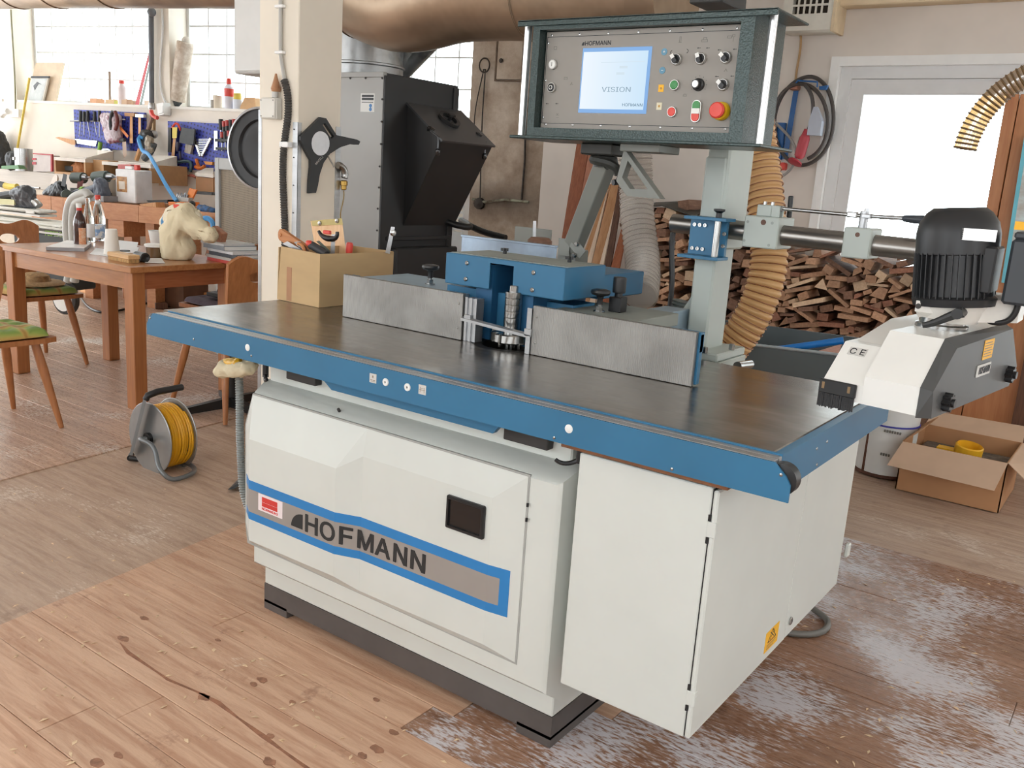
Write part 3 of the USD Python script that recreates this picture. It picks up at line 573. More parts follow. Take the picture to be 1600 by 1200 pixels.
obj(sc, 'picture_area', bx(sx0 + .004, sx1 - .009, PY - .0022, PY - .0014, sz0 + .010, sz1 - .010), MATS['screen_glow'], False)
SI = glow('screen_ink', '9db4c4', .9); SI2 = glow('screen_ink_dark', '7f9bb0', .9); SI3 = glow('screen_ink_pale', 'd6e6f0', 1.)
ptext(sc, 'VISION', (940, 143.5), (985, 143), .0125, SI, PY - .0024, False)
ptext(sc, 'HOFMANN', (972, 166), (1003.5, 166), .0075, SI2, PY - .0024, False)
z = Q(980, 97)[2]; obj(sc, 'picture_line', bx(Q(940, 97)[0], Q(1008, 97)[0], PY - .0025, PY - .0021, z - .0006, z + .0006), SI3, False)
for px, py in ((975, 105), (970, 115)): q = Q(px, py); obj(sc, 'picture_line', bx(q[0] - .012, q[0] + .012, PY - .0025, PY - .0021, q[2] - .003, q[2] + .003), SI3, False)
def ringb(p, col, r=.0135, ring=CHROME, nm='push_button', flat=False, label=None):
    b = obj(cp, nm, lathe([(r, 0), (r, .006), (r * .93, .0075), (r * .82, .0075), (r * .82, .004), (.0005, .004)], 28, p, (0, -1, 0)), ring, label=label)
    obj(b, 'button_cap', lathe([(r * .8, .004), (r * .78, .0085), (r * .6, .0095), (.0005, .0095)], 24, p, (0, -1, 0)), col); return b
GRN = mt('button_green', '3f8a4c', .4, var=.04); RD = mt('button_red', 'd8473b', .4, var=.04); SILV = mt('button_ring', 'bdbbb6', .3, .6, var=.05)
b = ringb(Q(865, 101), WHITE, ring=SILV, label='white start button'); q = Q(865, 101); obj(b, 'mark', bx(q[0] - .0007, q[0] + .0007, q[1] - .0105, q[1] - .009, q[2] - .005, q[2] + .005), INKG, False)
b = ringb(Q(863, 137), BLACK, ring=SILV, label='black stop button'); q = Q(863, 137)
t = np.arange(20) * .314; obj(b, 'mark', sweep([(q[0] + .005 * math.cos(s), q[1] - .0098, q[2] + .005 * math.sin(s)) for s in t], .0009, 5, closed=True), WHITE)
ringb(Q(1055, 133), GRN, ring=SILV, label='green push button'); ringb(Q(1051, 175), RD, ring=SILV, label='red push button')
for px, py, ang in ((1058, 93, 35), (1096, 92, 20), (1135, 90, 50), (1131, 132.5, 50)):
    q = Q(px, py); b = obj(cp, 'selector_switch', lathe([(.0145, 0), (.0145, .006), (.0125, .009), (.0005, .009)], 28, q, (0, -1, 0)), SILV)
    hd_ = prism(rrect(-.0045, .0045, -.011, .011, .003), .015, (q[0], q[1] - .008, q[2]), (math.cos(math.radians(ang)), 0, math.sin(math.radians(ang))), (-math.sin(math.radians(ang)), 0, math.cos(math.radians(ang))))
    obj(b, 'switch_grip', [lathe([(.0115, .0088), (.0110, .0105), (.0005, .0105)], 24, q, (0, -1, 0)), hd_], BLACK)
    obj(b, 'pointer', prism(sbox(-.0048, .001, .0048, .0115), .0012, (q[0], q[1] - .0222, q[2]), (math.cos(math.radians(ang)), 0, math.sin(math.radians(ang))), (-math.sin(math.radians(ang)), 0, math.cos(math.radians(ang)))), WHITE, False)
q = Q(1092, 132.5); b = obj(cp, 'dial', lathe([(.0155, 0), (.0150, .008), (.0115, .010), (.0105, .022), (.0005, .022)], 30, q, (0, -1, 0)), BLACK, label='black rotary dial with pale cap')
obj(b, 'dial_cap', lathe([(.0092, .0218), (.0085, .0232), (.0005, .0232)], 22, q, (0, -1, 0)), SILV)
for k in range(9):
    t = math.radians(210 - k * 30); obj(fc, 'dial_mark', bx(q[0] + .021 * math.cos(t) - .0006, q[0] + .021 * math.cos(t) + .0006, PY - .0004, PY + .0002, q[2] + .021 * math.sin(t) - .0008, q[2] + .021 * math.sin(t) + .0008), INK, False)
q = Q(1089, 174); rr_ = rrect(-.0125, .0125, -.027, .027, .0124, 8)
b = obj(cp, 'twin_button', prism(rr_, .007, (q[0], q[1], q[2]), EX, EZ), SILV, False, label='twin start and stop button, green over red')
inn = rr_.buffer(-.0025)
for nm_, lo_, hi_, m_ in (('start_half', .007, .03, GRN), ('lamp', -.006, .0065, WHITE), ('stop_half', -.03, -.0065, RD)):
    obj(b, nm_, prism(inn.intersection(sbox(-.02, lo_, .02, hi_)), .0035, (q[0], q[1] - .0065, q[2]), EX, EZ), m_, False)
q = Q(1128, 174); b = obj(cp, 'emergency_stop', lathe([(.0225, 0), (.0225, .008), (.019, .013), (.0005, .013)], 32, q, (0, -1, 0)), mt('safety_yellow', 'efc321', .4, var=.03), label='yellow ringed red emergency stop')
obj(b, 'mushroom_head', lathe([(.013, .012), (.013, .024), (.019, .027), (.0195, .033), (.016, .037), (.0005, .038)], 32, q, (0, -1, 0)), RD)
for px, py, col, s, sg in ((1038, 81, 'button_blue', 'plus', 1), (1035, 110, 'button_blue', 'minus', 1)):
    q = Q(px, py); b = obj(cp, 'key_pad', prism(Point(0, 0).buffer(.0085), .0008, q, EX, EZ), mt('button_blue', '5c8da6', .5), False, label='blue key printed with ' + s)
    obj(b, 'mark', [bx(q[0] - .003, q[0] + .003, PY - .0014, PY - .0007, q[2] - .0006, q[2] + .0006)] + ([bx(q[0] - .0006, q[0] + .0006, PY - .0014, PY - .0007, q[2] - .003, q[2] + .003)] if s == 'plus' else []), WHITE, False)
for px, py, m_ in ((1033, 138, YEL), (1030, 166, mt('beige_print', 'd8d0b4', .5))):
    q = Q(px, py); b = obj(cp, 'symbol_plate', bx(q[0] - .0075, q[0] + .0075, PY - .0007, PY + .0002, q[2] - .009, q[2] + .009), m_, False)
    obj(b, 'mark', prism(Point(0, 0).buffer(.003), .0004, (q[0], PY - .0007, q[2]), EX, EZ), ink('ochre', 'b98a3a'), False)
# printed symbols on the face
def sym(parent, lines, px, py, w=.0006): q = Q(px, py); obj(parent, 'symbol', prism(unary_union([LineString([(a * .001, b * .001) for a, b in l]).buffer(w, cap_style=2) for l in lines]), .0005, q, EX, EZ), INKG, False)
sq = lambda a, b, c, d: [(a, b), (c, b), (c, d), (a, d), (a, b)]
for lines, px, py in (([sq(-4, -4, 4, 4)], 868, 75), ([sq(-5, -2, 5, 2), [(-6, 4), (6, 4)]], 884, 123), ([[(-3, -3), (0, 4), (3, -3)]], 893, 131), ([[(-6, 0), (6, 0)], [(-3, 5), (0, 1), (3, 5)], [(-4, -6), (4, -6)]], 871, 180),
                      ([sq(-2, -6, 2, 7), [(-4, -7), (4, -7)]], 1063, 62), ([sq(-8, -5, 8, 0), sq(-3, 0, 5, 5)], 1101, 62), ([sq(-9, -2, 2, 3), sq(4, 1, 10, 6), [(7, 1), (7, -10)]], 1142, 58), ([[(-5, -2), (-3, 3), (3, 3), (5, -2), (-5, -2)]], 1070, 149), ([[(-4, -3), (0, 4), (4, -3)]], 1134, 110)):
    sym(fc, lines, px, py)
for px, py in ((855, 162), (870, 162), (1124, 78), (1148, 77), (1120, 119.5), (1144, 119), (1092, 75), (1106, 75)):
    q = Q(px, py); obj(fc, 'arrow_mark', prism([(-.005, 0), (-.001, .0018), (-.001, .0006), (.005, .0006), (.005, -.0006), (-.001, -.0006), (-.001, -.0018)], .0005, q, EX, EZ), INK, False)
for sgn, px, py in ((1, 1050, 82), (-1, 1073, 80)):
    q = Q(px, py); obj(fc, 'arrow_mark', sweep([(q[0] + sgn * -.004 * math.sin(t), PY - .0003, q[2] + .0045 * math.cos(t)) for t in np.linspace(0, 3, 9)], .0006, 4), INK)
# the arm: square tube from the back of the moulder up to a tilting head under the panel
A0, A1 = AY(893, 392, .95), AY(948, 252, .76)
ad = (A1 - A0) / np.linalg.norm(A1 - A0); as_ = np.cross(ad, (0, 1, 0)); as_ /= np.linalg.norm(as_); at = np.cross(ad, as_)
obj(cp, 'arm', prism(rrect(-.026, .026, -.024, .024, .005), np.linalg.norm(A1 - A0), A0, as_, np.cross(ad, as_)) if np.cross(as_, np.cross(ad, as_)) @ ad > 0 else prism(rrect(-.026, .026, -.024, .024, .005), np.linalg.norm(A1 - A0), A0, np.cross(ad, as_), as_), GREYM, 25)
p = AY(909, 347, .88); obj(cp, 'arm_hole', cyl(AY(908.5, 347, .862), AY(908.5, 347, .855), .0035), BLACK)
B = AY(948, 246, .75)
obj(cp, 'swivel_head', [lathe([(.034, 0), (.036, .01), (.03, .03), (.012, .034)], 20, B + V(0, 0, -.028)), sweep(smooth_path([B + V(-.03, -.02, -.006), B + V(0, -.045, -.012), B + V(.035, -.03, -.02), B + V(.05, -.01, -.045)], 12), .013, 8), bx(B[0] - .06, B[0] + .045, B[1] - .05, B[1] + .05, B[2] + .004, ZB - .0085, .004)], mt('dark_casting', '33332f', .5, var=.15))
p = AY(958, 285, .72); kn = obj(cp, 'arm_clamp', [cyl(p, p + V(.012, .03, .004), .008), sweep([p + V(.006, .01, 0), p + V(.02, .0, .028), p + V(.026, 0, .035)], .0055, 8)], BLACK)
tri = [AY(*q_, .70) for q_ in ((963, 283), (979, 306), (1032, 311), (975, 232))]
fr = Polygon([(q_[0], q_[2]) for q_ in tri]); fr2 = Polygon([(AY(*q_, .70)[0], AY(*q_, .70)[2]) for q_ in ((972, 277), (984, 295), (1012, 296), (981, 251))])
obj(cp, 'bracket_frame', prism(fr.difference(fr2), .03, (0, .73, 0), EX, EZ), GREYM, False)
q = AY(1010, 233, .7); obj(cp, 'channel', bx(q[0] - .06, q[0] + .06, .66, .78, ZB - .028, ZB - .0085, .002), GREYM, False)
ft = obj(cp, 'arm_foot', [hull([AY(x, y, yy) for x, y in ((897, 368), (915, 392), (905, 404), (890, 385)) for yy in (.90, .915)]), hull([AY(x, y, yy) for x, y in ((873, 372), (890, 373), (889, 400), (872, 399)) for yy in (.91, .99)]), bx(A0[0] - .035, A0[0] + .035, .92, 1.0, .86, 1.13, .003)], GREYM, False)
for px, py in ((902, 381), (898, 399)): p = AY(px, py, .9); obj(ft, 'bolt', lathe([(.009, 0), (.009, .006), (.006, .009), (.0005, .009)], 6, p, (0, -1, 0)), CHROME)

# ================================================================== power feeder
PF = mt('feeder_column_grey', 'b3bbb5', .42, var=.03, scale=4)
WH = mt('feeder_white', 'e9e8e3', .33, var=.02, scale=5)
DG = mt('feeder_dark_grey', '4a4b4b', .45, var=.05, scale=6, bump=.05, bscale=250)
MB = mt('motor_black', '202123', .42, var=.1, scale=8)
pf = thing('power_feeder', 'white power feeder with black finned motor on a grey column behind the moulder', 'power feeder', (1.38, .95, .80))
cx0, cx1, cy0, cy1 = 1.345, 1.41, .90, 1.03
obj(pf, 'column', bx(cx0, cx1, cy0, cy1, .86, 1.44, .006), PF)
obj(pf, 'column_top', bx(cx0 + .004, cx1 + .006, cy0 + .005, cy1 + .05, 1.18, 1.75, .006), PF)
bs = obj(pf, 'base', [bx(1.375, 1.475, .845, 1.06, .80, .868, .003), bx(1.345, 1.47, .85, 1.06, .868, .892, .004)], PF)
for px, py in ((1101, 546), (1143, 541)):
    p = AZ(px, py + 4, .895); obj(bs, 'bolt', [lathe([(.009, 0), (.009, .016), (.007, .018), (.0005, .018)], 6, (p[0], p[1], .892))], CHROME)
obj(pf, 'gusset', prism([(0, 0), (-.075, 0), (-.06, .04), (0, .15)], .012, (cx0 + .002, .972, .93), EX, EZ), PF, False)
# height slide with its screw
p = AY(1106, 340, .88); bl0, bl1 = AY(1077, 360, .88)[0], AY(1128, 360, .88)[0]
zt, zb = AY(1100, 343, .88)[2], AY(1096, 398, .88)[2]
sl_ = obj(pf, 'slide', [bx(bl0, bl1 + .012, .885, .899, zb, zt), bx(bl0 + .002, bl1 + .03, .83, .899, zt, zt + .009, .001), bx(bl0 - .004, bl1 + .02, .825, .899, zb - .009, zb, .001)], BLUE, False)
for i in range(3):
    for zz in (zt - .016, zb + .016):
        x = bl0 + .014 + i * .016; obj(sl_, 'bolt', lathe([(.0055, 0), (.0055, .005), (.003, .005), (.003, .003), (.0005, .003)], 12, (x, .885, zz), (0, -1, 0)), CHROME)
for zz in (zt - .035, zb + .03): obj(sl_, 'bolt', lathe([(.0055, 0), (.0055, .005), (.003, .005), (.003, .003), (.0005, .003)], 12, (bl1 + .007, .885, zz), (0, -1, 0)), CHROME)
x = AY(1119, 375, .86)[0]; obj(pf, 'lift_screw', cyl((x, .86, zb), (x, .86, zt), .0095), CHROME)
obj(pf, 'lift_knob', lathe([(.009, zt + .009), (.008, zt + .022), (.012, zt + .025), (.016, zt + .028), (.016, zt + .033), (.0005, zt + .034)], 20, (x, .86, 0)), BLACK)
TUBE = mt('dull_steel_tube', '8d8984', .28, .9, var=.12, scale=4)
tz = 1.243; ty = .95
obj(pf, 'cross_tube', cyl((AY(1052, 347, ty)[0], ty, tz), (2.02, ty, tz - .012), .0275, n=40), TUBE, 60)
def blk(px0, px1, py0, py1, yf, dep, nm):
    a, b = AY(px0, (py0 + py1) / 2, yf), AY(px1, (py0 + py1) / 2, yf); zt_, zb_ = AY((px0 + px1) / 2, py0, yf)[2], AY((px0 + px1) / 2, py1, yf)[2]
    return obj(pf, nm, bx(a[0], b[0], yf, yf + dep, zb_, zt_, .003), PF), a, b, zt_, zb_
k1, a, b, z1, z0 = blk(1161, 1216, 338, 388, ty - .042, .12, 'clamp_block')
for fx, fz in ((.1, .8), (.8, .82), (.06, .2), (.78, .12)): obj(k1, 'plug', cyl((a[0] + (b[0] - a[0]) * fx, ty - .0425, z0 + (z1 - z0) * fz), (a[0] + (b[0] - a[0]) * fx, ty - .04, z0 + (z1 - z0) * fz), .004), mt('grey_plug', '9aa09b', .5))
obj(k1, 'hole', cyl((a[0] + (b[0] - a[0]) * .55, ty - .0428, z0 + (z1 - z0) * .82), (a[0] + (b[0] - a[0]) * .55, ty - .04, z0 + (z1 - z0) * .82), .0075), mt('brown_cap', '6a4c3f', .6))
k2, a2, b2, z12, z02 = blk(1316, 1360, 356, 404, ty - .042, .10, 'sleeve_block')
obj(k2, 'hole', cyl((a2[0] + (b2[0] - a2[0]) * .5, ty - .0428, z02 + (z12 - z02) * .78), (a2[0] + (b2[0] - a2[0]) * .5, ty - .04, z02 + (z12 - z02) * .78), .006), mt('brown_cap', '6a4c3f', .6))
# clamping levers on top
l0, l1, l2 = AY(1222, 326, ty), AY(1345, 337, ty), AY(1410, 341, ty)
lv = obj(pf, 'lever_rod', [cyl(l0, l1, .0052), bx(AY(1212, 326, ty)[0], AY(1224, 326, ty)[0], ty - .01, ty + .01, l0[2] - .008, l0[2] + .008, .002), bx(AY(1324, 337, ty)[0], AY(1340, 337, ty)[0], ty - .009, ty + .009, l1[2] - .006, l1[2] + .008, .002)], CHROME)
obj(pf, 'lever_bracket', [bx(AY(1187, 326, ty)[0], AY(1210, 326, ty)[0], ty - .02, ty + .02, z1, l0[2] + .007, .002), bx(AY(1210, 326, ty)[0], AY(1222, 326, ty)[0], ty - .02, ty - .011, z1, l0[2] + .007, .001), bx(AY(1210, 326, ty)[0], AY(1222, 326, ty)[0], ty + .011, ty + .02, z1, l0[2] + .007, .001)], PF, False)
obj(pf, 'lever', [cyl((AY(1350, 340, ty)[0], ty, z12), (AY(1350, 340, ty)[0], ty, l1[2] + .012), .011), cyl((AY(1353, 340, ty)[0], ty, l1[2] + .01), (AY(1353, 340, ty)[0], ty, l1[2] + .02), .006, n=6), cyl(l1, l2, .005), bx(l1[0] + .004, l1[0] + .028, ty - .012, ty + .012, l1[2] - .006, l1[2] + .006, .002)], ALU)
hdl = AY(1446, 344, ty); obj(pf, 'lever_grip', lathe([(.005, 0), (.0085, .006), (.0105, .03), (.011, .05), (.009, .058), (.0005, .06)], 18, l2, hdl - l2), mt('grip_grey', '3a3f46', .4, var=.05))
for k in range(2): x = AY(1195 + 12 * k, 322, ty)[0]; obj(pf, 'screw', cyl((x, ty, l0[2] + .006), (x, ty, l0[2] + .016), .005, n=10), CHROME)
p = AY(1233, 340, ty + .05); obj(pf, 'clamp_grip', cyl(p, AY(1236, 306, ty + .05), .007, bev=.002), BLACK)
# the feed unit itself, turned a little on the table's right end
fa_ = math.radians(7); fx = V(math.cos(fa_), -math.sin(fa_), 0); fy = V(math.sin(fa_), math.cos(fa_), 0); fO = V(2.13, .355, 0)
def FL(m): return tf(m, fx, fy, V(0, 0, 1), fO)
sec = lambda pts, x0, x1: hull([(x, y, z) for y, z in pts for x in (x0, x1)])
hs = [sec([(0, .934), (0, .992), (.10, 1.082), (.52, 1.082), (.61, .99), (.59, .934)], -.136, -.024), sec([(.0, .934), (.0, .972), (.085, 1.045), (.52, 1.05), (.6, .97), (.59, .934)], -.222, -.1362), sec([(.085, 1.03), (.13, 1.05), (.30, 1.082), (.52, 1.082), (.52, 1.03)], -.21, -.13)]
obj(pf, 'feed_housing', [FL(h) for h in hs], WH, 15)
dk = hull([(-.0235, y, z) for y, z in ((-.001, .93), (-.001, .993), (.099, 1.0835), (.522, 1.0835), (.616, .995), (.60, .93))] + [(.0, y, z) for y, z in ((.022, .93), (.006, .988), (.108, 1.066), (.505, 1.076), (.605, .975), (.565, .93))])
sd = obj(pf, 'side_cover', FL(dk), DG, 12)
for y, z in ((.085, .957), (.525, .965)):
    t = np.arange(40) * 2 * np.pi / 40; star = Polygon([((.017 + .003 * math.cos(8 * u)) * math.cos(u), (.017 + .003 * math.cos(8 * u)) * math.sin(u)) for u in t])
    kq = prism(star, .016, (.0, y, z), (0, 1, 0), (0, 0, 1)); obj(pf, 'star_knob', [FL(kq), FL(cyl((0, y, z), (.022, y, z), .009))], BLACK, 30)
pl = obj(sd, 'logo_plate', FL(prism(rrect(.27, .37, .985, 1.012, .002), .0012, (.0004, 0, 0), (0, 1, 0), (0, 0, 1))), GREYP, False)
obj(sd, 'lettering', FL(text('HOFMANN', .015, (.0017, .285, .991), (0, 1, 0), (0, 0, 1), .0008, True, .078)), INK, False)
yl_ = obj(sd, 'yellow_label', FL(prism(sbox(.295, 1.022, .365, 1.066), .0008, (.0004, 0, 0), (0, 1, 0), (0, 0, 1))), YEL, False)
obj(sd, 'label_print', [FL(prism(sbox(.30, 1.028 + k * .006, .36 - .01 * (k % 2), 1.030 + k * .006), .0004, (.0012, 0, 0), (0, 1, 0), (0, 0, 1))) for k in range(6)], ink('brown', '8a7a63'), False, kind='stuff')
ce = obj(pf, 'mark_plate', FL(tf(prism(sbox(-.019, -.011, .019, .011), .0008), V(1, 0, 0), V(0, .76, .652), V(0, -.652, .76), (-.185, .066, 1.0295))), GREYP, False)
obj(ce, 'lettering', FL(tf(text('C E', .016, (-.0155, -.008, .0009), (1, 0, 0), (0, 1, 0), .0006, False), V(1, 0, 0), V(0, .76, .652), V(0, -.652, .76), (-.185, .066, 1.0295))), INK, False)
br = obj(pf, 'brush_holder', FL(bx(-.228, -.148, -.008, .0, .942, .972, .002)), BLACK, False)
rb_ = random.Random(3)
obj(br, 'bristles', [FL(bx(-.227 + k * .0026, -.2248 + k * .0026, -.0065 + rb_.uniform(-.001, .001), -.003, .911 + rb_.uniform(0, .004), .945)) for k in range(30)], BLACK, False, kind='stuff')
for x in (-.218, -.162): obj(br, 'slot', FL(bx(x - .003, x + .003, -.0086, -.0078, .952, .966)), mt('brass_dull', '8f7658', .4, .7), False)
for yy in (.12, .30, .48): obj(pf, 'feed_roller', FL(cyl((-.19, yy, .948), (-.04, yy, .948), .026, n=28)), RUBBER)
MC = V(2.083, .655, 0); md = V(-.10, .0, 1); md /= np.linalg.norm(md)
def ML(prof, n=36): return lathe(prof, n, (MC[0] + .01, MC[1], 1.10), md)
obj(pf, 'swivel_disc', lathe([(.055, 1.082), (.055, 1.09), (.048, 1.093), (.048, 1.104), (.0005, 1.104)], 36, (2.075, .64, 0)), CHROME)
g1, g2, g3 = AY(1438, 478, .6), AY(1500, 478, .65), AY(1578, 480, .72)
gear = [lathe([(.06, 1.098), (.066, 1.106), (.07, 1.125), (.078, 1.14), (.0005, 1.14)], 36, (2.083, .655, 0)), hull([g3 + V(dx, dy, dz) for dx in (-.05, .025) for dy in (-.05, .04) for dz in (-.028, .026)] + [(2.10, .62, 1.10), (2.10, .70, 1.10), (2.10, .62, 1.14), (2.10, .70, 1.14)]), hull([(2.06, .60, z) for z in (1.103, 1.13)] + [(2.06, .65, z) for z in (1.103, 1.13)] + [g1 + V(dx, dy, dz) for dx in (-.008, .03) for dy in (-.01, .02) for dz in (-.012, .012)])]
gb = obj(pf, 'gear_housing', gear, mt('gear_housing_white', 'dcd8d0', .35, var=.08, scale=10), 30)
obj(gb, 'clamp_screw', cyl(g1 + V(-.002, -.012, 0), g1 + V(-.002, -.009, 0), .006), RUBBER)
h0, h1 = AY(1497, 490, .56), AY(1442, 508, .56)
obj(pf, 'clamp_handle', [cyl(h0 + V(0, -.012, 0), h0 + V(0, .05, 0), .0115), sweep(smooth_path([h0 + V(.01, 0, .004), h0, (h0 + h1) / 2 + V(0, 0, -.002), h1], 14), np.linspace(.0115, .0065, 14), 10)], mt('handle_black', '2b2c2d', .4, var=.06))
mo_ = obj(pf, 'motor', ML([(.05, .03), (.084, .034), (.087, .05), (.080, .056), (.078, .145), (.0845, .147), (.085, .19), (.080, .215), (.066, .236), (.053, .246), (.0005, .247)]), MB, 40)
for k in range(38):
    t = k * 2 * np.pi / 38
    if -.5 < t < .45 or t > 2 * np.pi - .5: continue
    a_, b_, c_ = frame(md); rad = math.cos(t) * a_ + math.sin(t) * b_; tan = np.cross(c_, rad); o_ = np.array([MC[0] + .01, MC[1], 1.10])
    obj(mo_, 'cooling_fin', hull([o_ + rad * r__ + tan * s__ + c_ * h__ for r__, w__ in ((.072, .0022), (.0865, .0012)) for s__ in (-w__, w__) for h__ in (.052, .150)]), MB, False)
def onmotor(px, py):
    p = AY(px, py, MC[1] - .07); return p
p = AY(1492, 366, .577); obj(mo_, 'screw', lathe([(.0045, 0), (.004, .002), (.0005, .0025)], 12, p, (-.2, -1, 0)), CHROME)
n0, n1 = AY(1503, 356, .6), AY(1554, 376, .63)
a_ = AY(1502, 365, .585); b_ = AY(1554, 368, .622); dx = b_ - a_; dx[2] = 0; L_ = np.linalg.norm(dx); dx /= L_
npl = obj(mo_, 'name_plate', prism(sbox(0, -.0125, L_, .0125), .012, a_ + V(.0, -.006, 0), dx, (0, 0, 1)), mt('plate_silver', 'd6d6d4', .3, .5, var=.03), False)
obj(npl, 'print_line', [prism(sbox(.004 + (k % 2) * L_ * .55, -.0105 + (k // 2) * .0042, .004 + (k % 2) * L_ * .55 + L_ * .3, -.0078 + (k // 2) * .0042), .0006, a_ + V(.0, -.0182, 0), dx, (0, 0, 1)) for k in range(10)], INK, False, kind='stuff')
t0, t1 = AY(1545, 400, .66), AY(1600, 400, .7)
tb = obj(pf, 'terminal_box', [bx(2.135, 2.165, .60, .70, 1.17, 1.27, .004)], MB)
obj(pf, 'switch_box', [bx(2.185, 2.285, .62, .72, 1.152, 1.29, .006), bx(2.188, 2.28, .618, .722, 1.29, 1.305, .004)], mt('switch_box_grey', '3c4045', .45, var=.06, scale=5), False)
p = AY(1592, 353, .6175); obj(pf, 'yellow_label', bx(p[0] - .008, p[0] + .016, .6172, .6182, p[2] - .008, p[2] + .009), YEL, False)
obj(pf, 'motor_cable', sweep(smooth_path([AY(1590, 460, .66), AY(1588, 485, .66), AY(1570, 503, .66), AY(1550, 503, .66), AY(1545, 498, .68)], 24), .0065, 10), BLACK)
# ================================================================== pillar and what hangs on it
def wood(name, a, b, axis=2, rough=.55, scale=5., rnd=.12, coat=0., k=14.):
    st = [k, k, k]; st[axis] = 1.1
    return mt(name, a, rough, scale=scale, col2=b, stretch=tuple(st), rnd=rnd, bump=.12, bscale=9., coat=coat, lo=.3, hi=.7)
CREAM = mt('pillar_cream', 'e9e0d0', .65, var=.03, scale=3, bump=.12, bscale=40)
PFY = 1.2; px0_, px1_ = AY(404.5, 300, PFY)[0], AY(464, 300, PFY)[0]; pyb = AX(530, 300, px1_)[1]
pil = structx('trim_2')
obj(pil, 'pillar', bx(px0_, px1_, PFY, pyb, 0, 3.1, .004), CREAM)
zg = AY(430, 190, PFY)[2]
obj(pil, 'corner_guard', [bx(px1_ - .03, px1_ + .0025, PFY - .0025, PFY, .0, zg), bx(px1_, px1_ + .0025, PFY - .002, PFY + .02, 0, zg)], ALU, False)
obj(pil, 'corner_guard', [bx(px0_ - .002, px0_ + .02, PFY - .0025, PFY, .0, zg + .05)], ALU, False)
obj(pil, 'corner_guard', [bx(px1_, px1_ + .0025, pyb - .03, pyb + .002, 0, zg)], ALU, False)
rs = random.Random(5)
for k in range(7): z = zg - .03 - k * .12; obj(pil, 'rivet', cyl((px1_ - .02, PFY - .002, z), (px1_ - .02, PFY - .005, z), .003, n=8), RUBBER)
GC = mt('conduit_grey', 'b5b3ad', .5, var=.04); DC = mt('corrugated_dark', '4a4845', .6, var=.1)
f = lambda x, y, o=.012: AY(x, y, PFY - o)
obj_p = solo('electrical_conduit', 'straight grey electrical conduit clipped down the front of the cream pillar', 'pipe', [sweep([f(438.5, -40), f(438.5, 40), f(438.5, 84), f(440.5, 98), f(445, 126)], .0085, 12)], GC)
th = thing('corrugated_conduit', 'dark ribbed flexible conduit running down the cream pillar past the junction box', 'pipe', f(442, 420))
obj(th, 'hose', hose([f(444, 126), f(449.5, 150), f(450, 175), f(446.5, 205), f(443, 235), f(442.5, 300), f(441.5, 420)], .0145, .011, .0022, 12, 5), DC)
for px, py in ((447, 226),): p = f(px, py); obj(th, 'clip', [bx(p[0] - .028, p[0] + .03, p[1] - .016, PFY - .0005, p[2] - .012, p[2] + .012, .002)], PVC2)
for py in (10, 82):
    p = f(437, py); solo('conduit_clip', 'white plastic clip holding the grey conduit to the pillar, ' + ('upper one' if py == 10 else 'lower one above the junction box'), 'clip', [bx(p[0] - .024, p[0] + .028, PFY - .022, PFY - .0005, p[2] - .006, p[2] + .006, .002)], PVC2, group='conduit clips')
a, b = f(414, 153), f(438, 187)
jb = thing('junction_box', 'square white electrical junction box on the front of the cream pillar', 'junction box', (a[0] + .05, PFY, b[2]))
obj(jb, 'body', bx(a[0], b[0], PFY - .035, PFY - .0005, b[2], a[2], .004), mt('box_white', 'dedbd2', .5, var=.02))
obj(jb, 'lid', bx(a[0] + .003, b[0] - .003, PFY - .043, PFY - .0345, b[2] + .003, a[2] - .003, .003), mt('box_white', 'dedbd2'))
for sx in (a[0] + .012, b[0] - .012):
    for sz in (b[2] + .012, a[2] - .012): obj(jb, 'screw', cyl((sx, PFY - .0425, sz), (sx, PFY - .0445, sz), .003, n=10), INKG)
p = f(431, 133); solo('cable_gland', 'brown tape wrapped cable end standing above the junction box', 'cable', [lathe([(.018, 0), (.022, .012), (.016, .03), (.009, .055), (.004, .075)], 12, f(431, 143, .02) - V(0, 0, .0))], mt('brown_tape', 'b0805c', .6, var=.1), group=None)
solo('cable_gland', 'short grey cable gland on top of the junction box', 'cable gland', [cyl(f(430, 152.5, .02), f(430, 144, .02), .014)], GREYP)
# round drum behind the pillar and grey hung cabinet
drum = thing('round_drum', 'large black round drum cover with pale rim, half hidden behind the cream pillar', 'drum', (-1.4, 1.72, 1.05))
dc = AY(418, 234, 1.72); t = np.arange(64) * 2 * np.pi / 64
R1 = abs(AY(418, 168, 1.72)[2] - dc[2])
obj(drum, 'rim', lathe([(R1 - .02, 0), (R1, .004), (R1, .06), (R1 - .012, .064), (R1 - .012, .01)], 64, dc, (0.25, -1, 0)), ALU, 40)
obj(drum, 'stand', [bx(dc[0] + .05, dc[0] + .25, 1.80, 2.0, 0, dc[2] + .1, .01), cyl(dc + V(.03, .03, 0), dc + V(.12, .2, 0), .06)], mt('drum_black', '2b2c2e', .45, var=.15)); obj(drum, 'face', lathe([(R1 - .011, 0), (R1 - .011, .05), (R1 * .72, .045), (R1 * .68, .03), (R1 * .55, .035), (R1 * .3, .02), (.0005, .02)], 64, dc, (0.25, -1, 0)), mt('drum_black', '2b2c2e', .45, var=.15), 40)
a = AY(365, 115, 1.75); hb = thing('heater_cabinet', 'plain pale grey cabinet hung high on the left side of the cream pillar', 'cabinet', (-1.33, 1.8, a[2]))
xr_ = AY(412, 60, 1.75)[0]
obj(hb, 'body', bx(a[0], xr_, 1.75, 1.99, a[2], 2.6, .01), mt('cabinet_pale', 'cfcfcc', .45, var=.02)); obj(hb, 'front_panel', bx(a[0] + .02, xr_ - .002, 1.744, 1.751, a[2] + .012, 2.58, .003), mt('cabinet_pale2', 'd6d6d3', .45, var=.02))
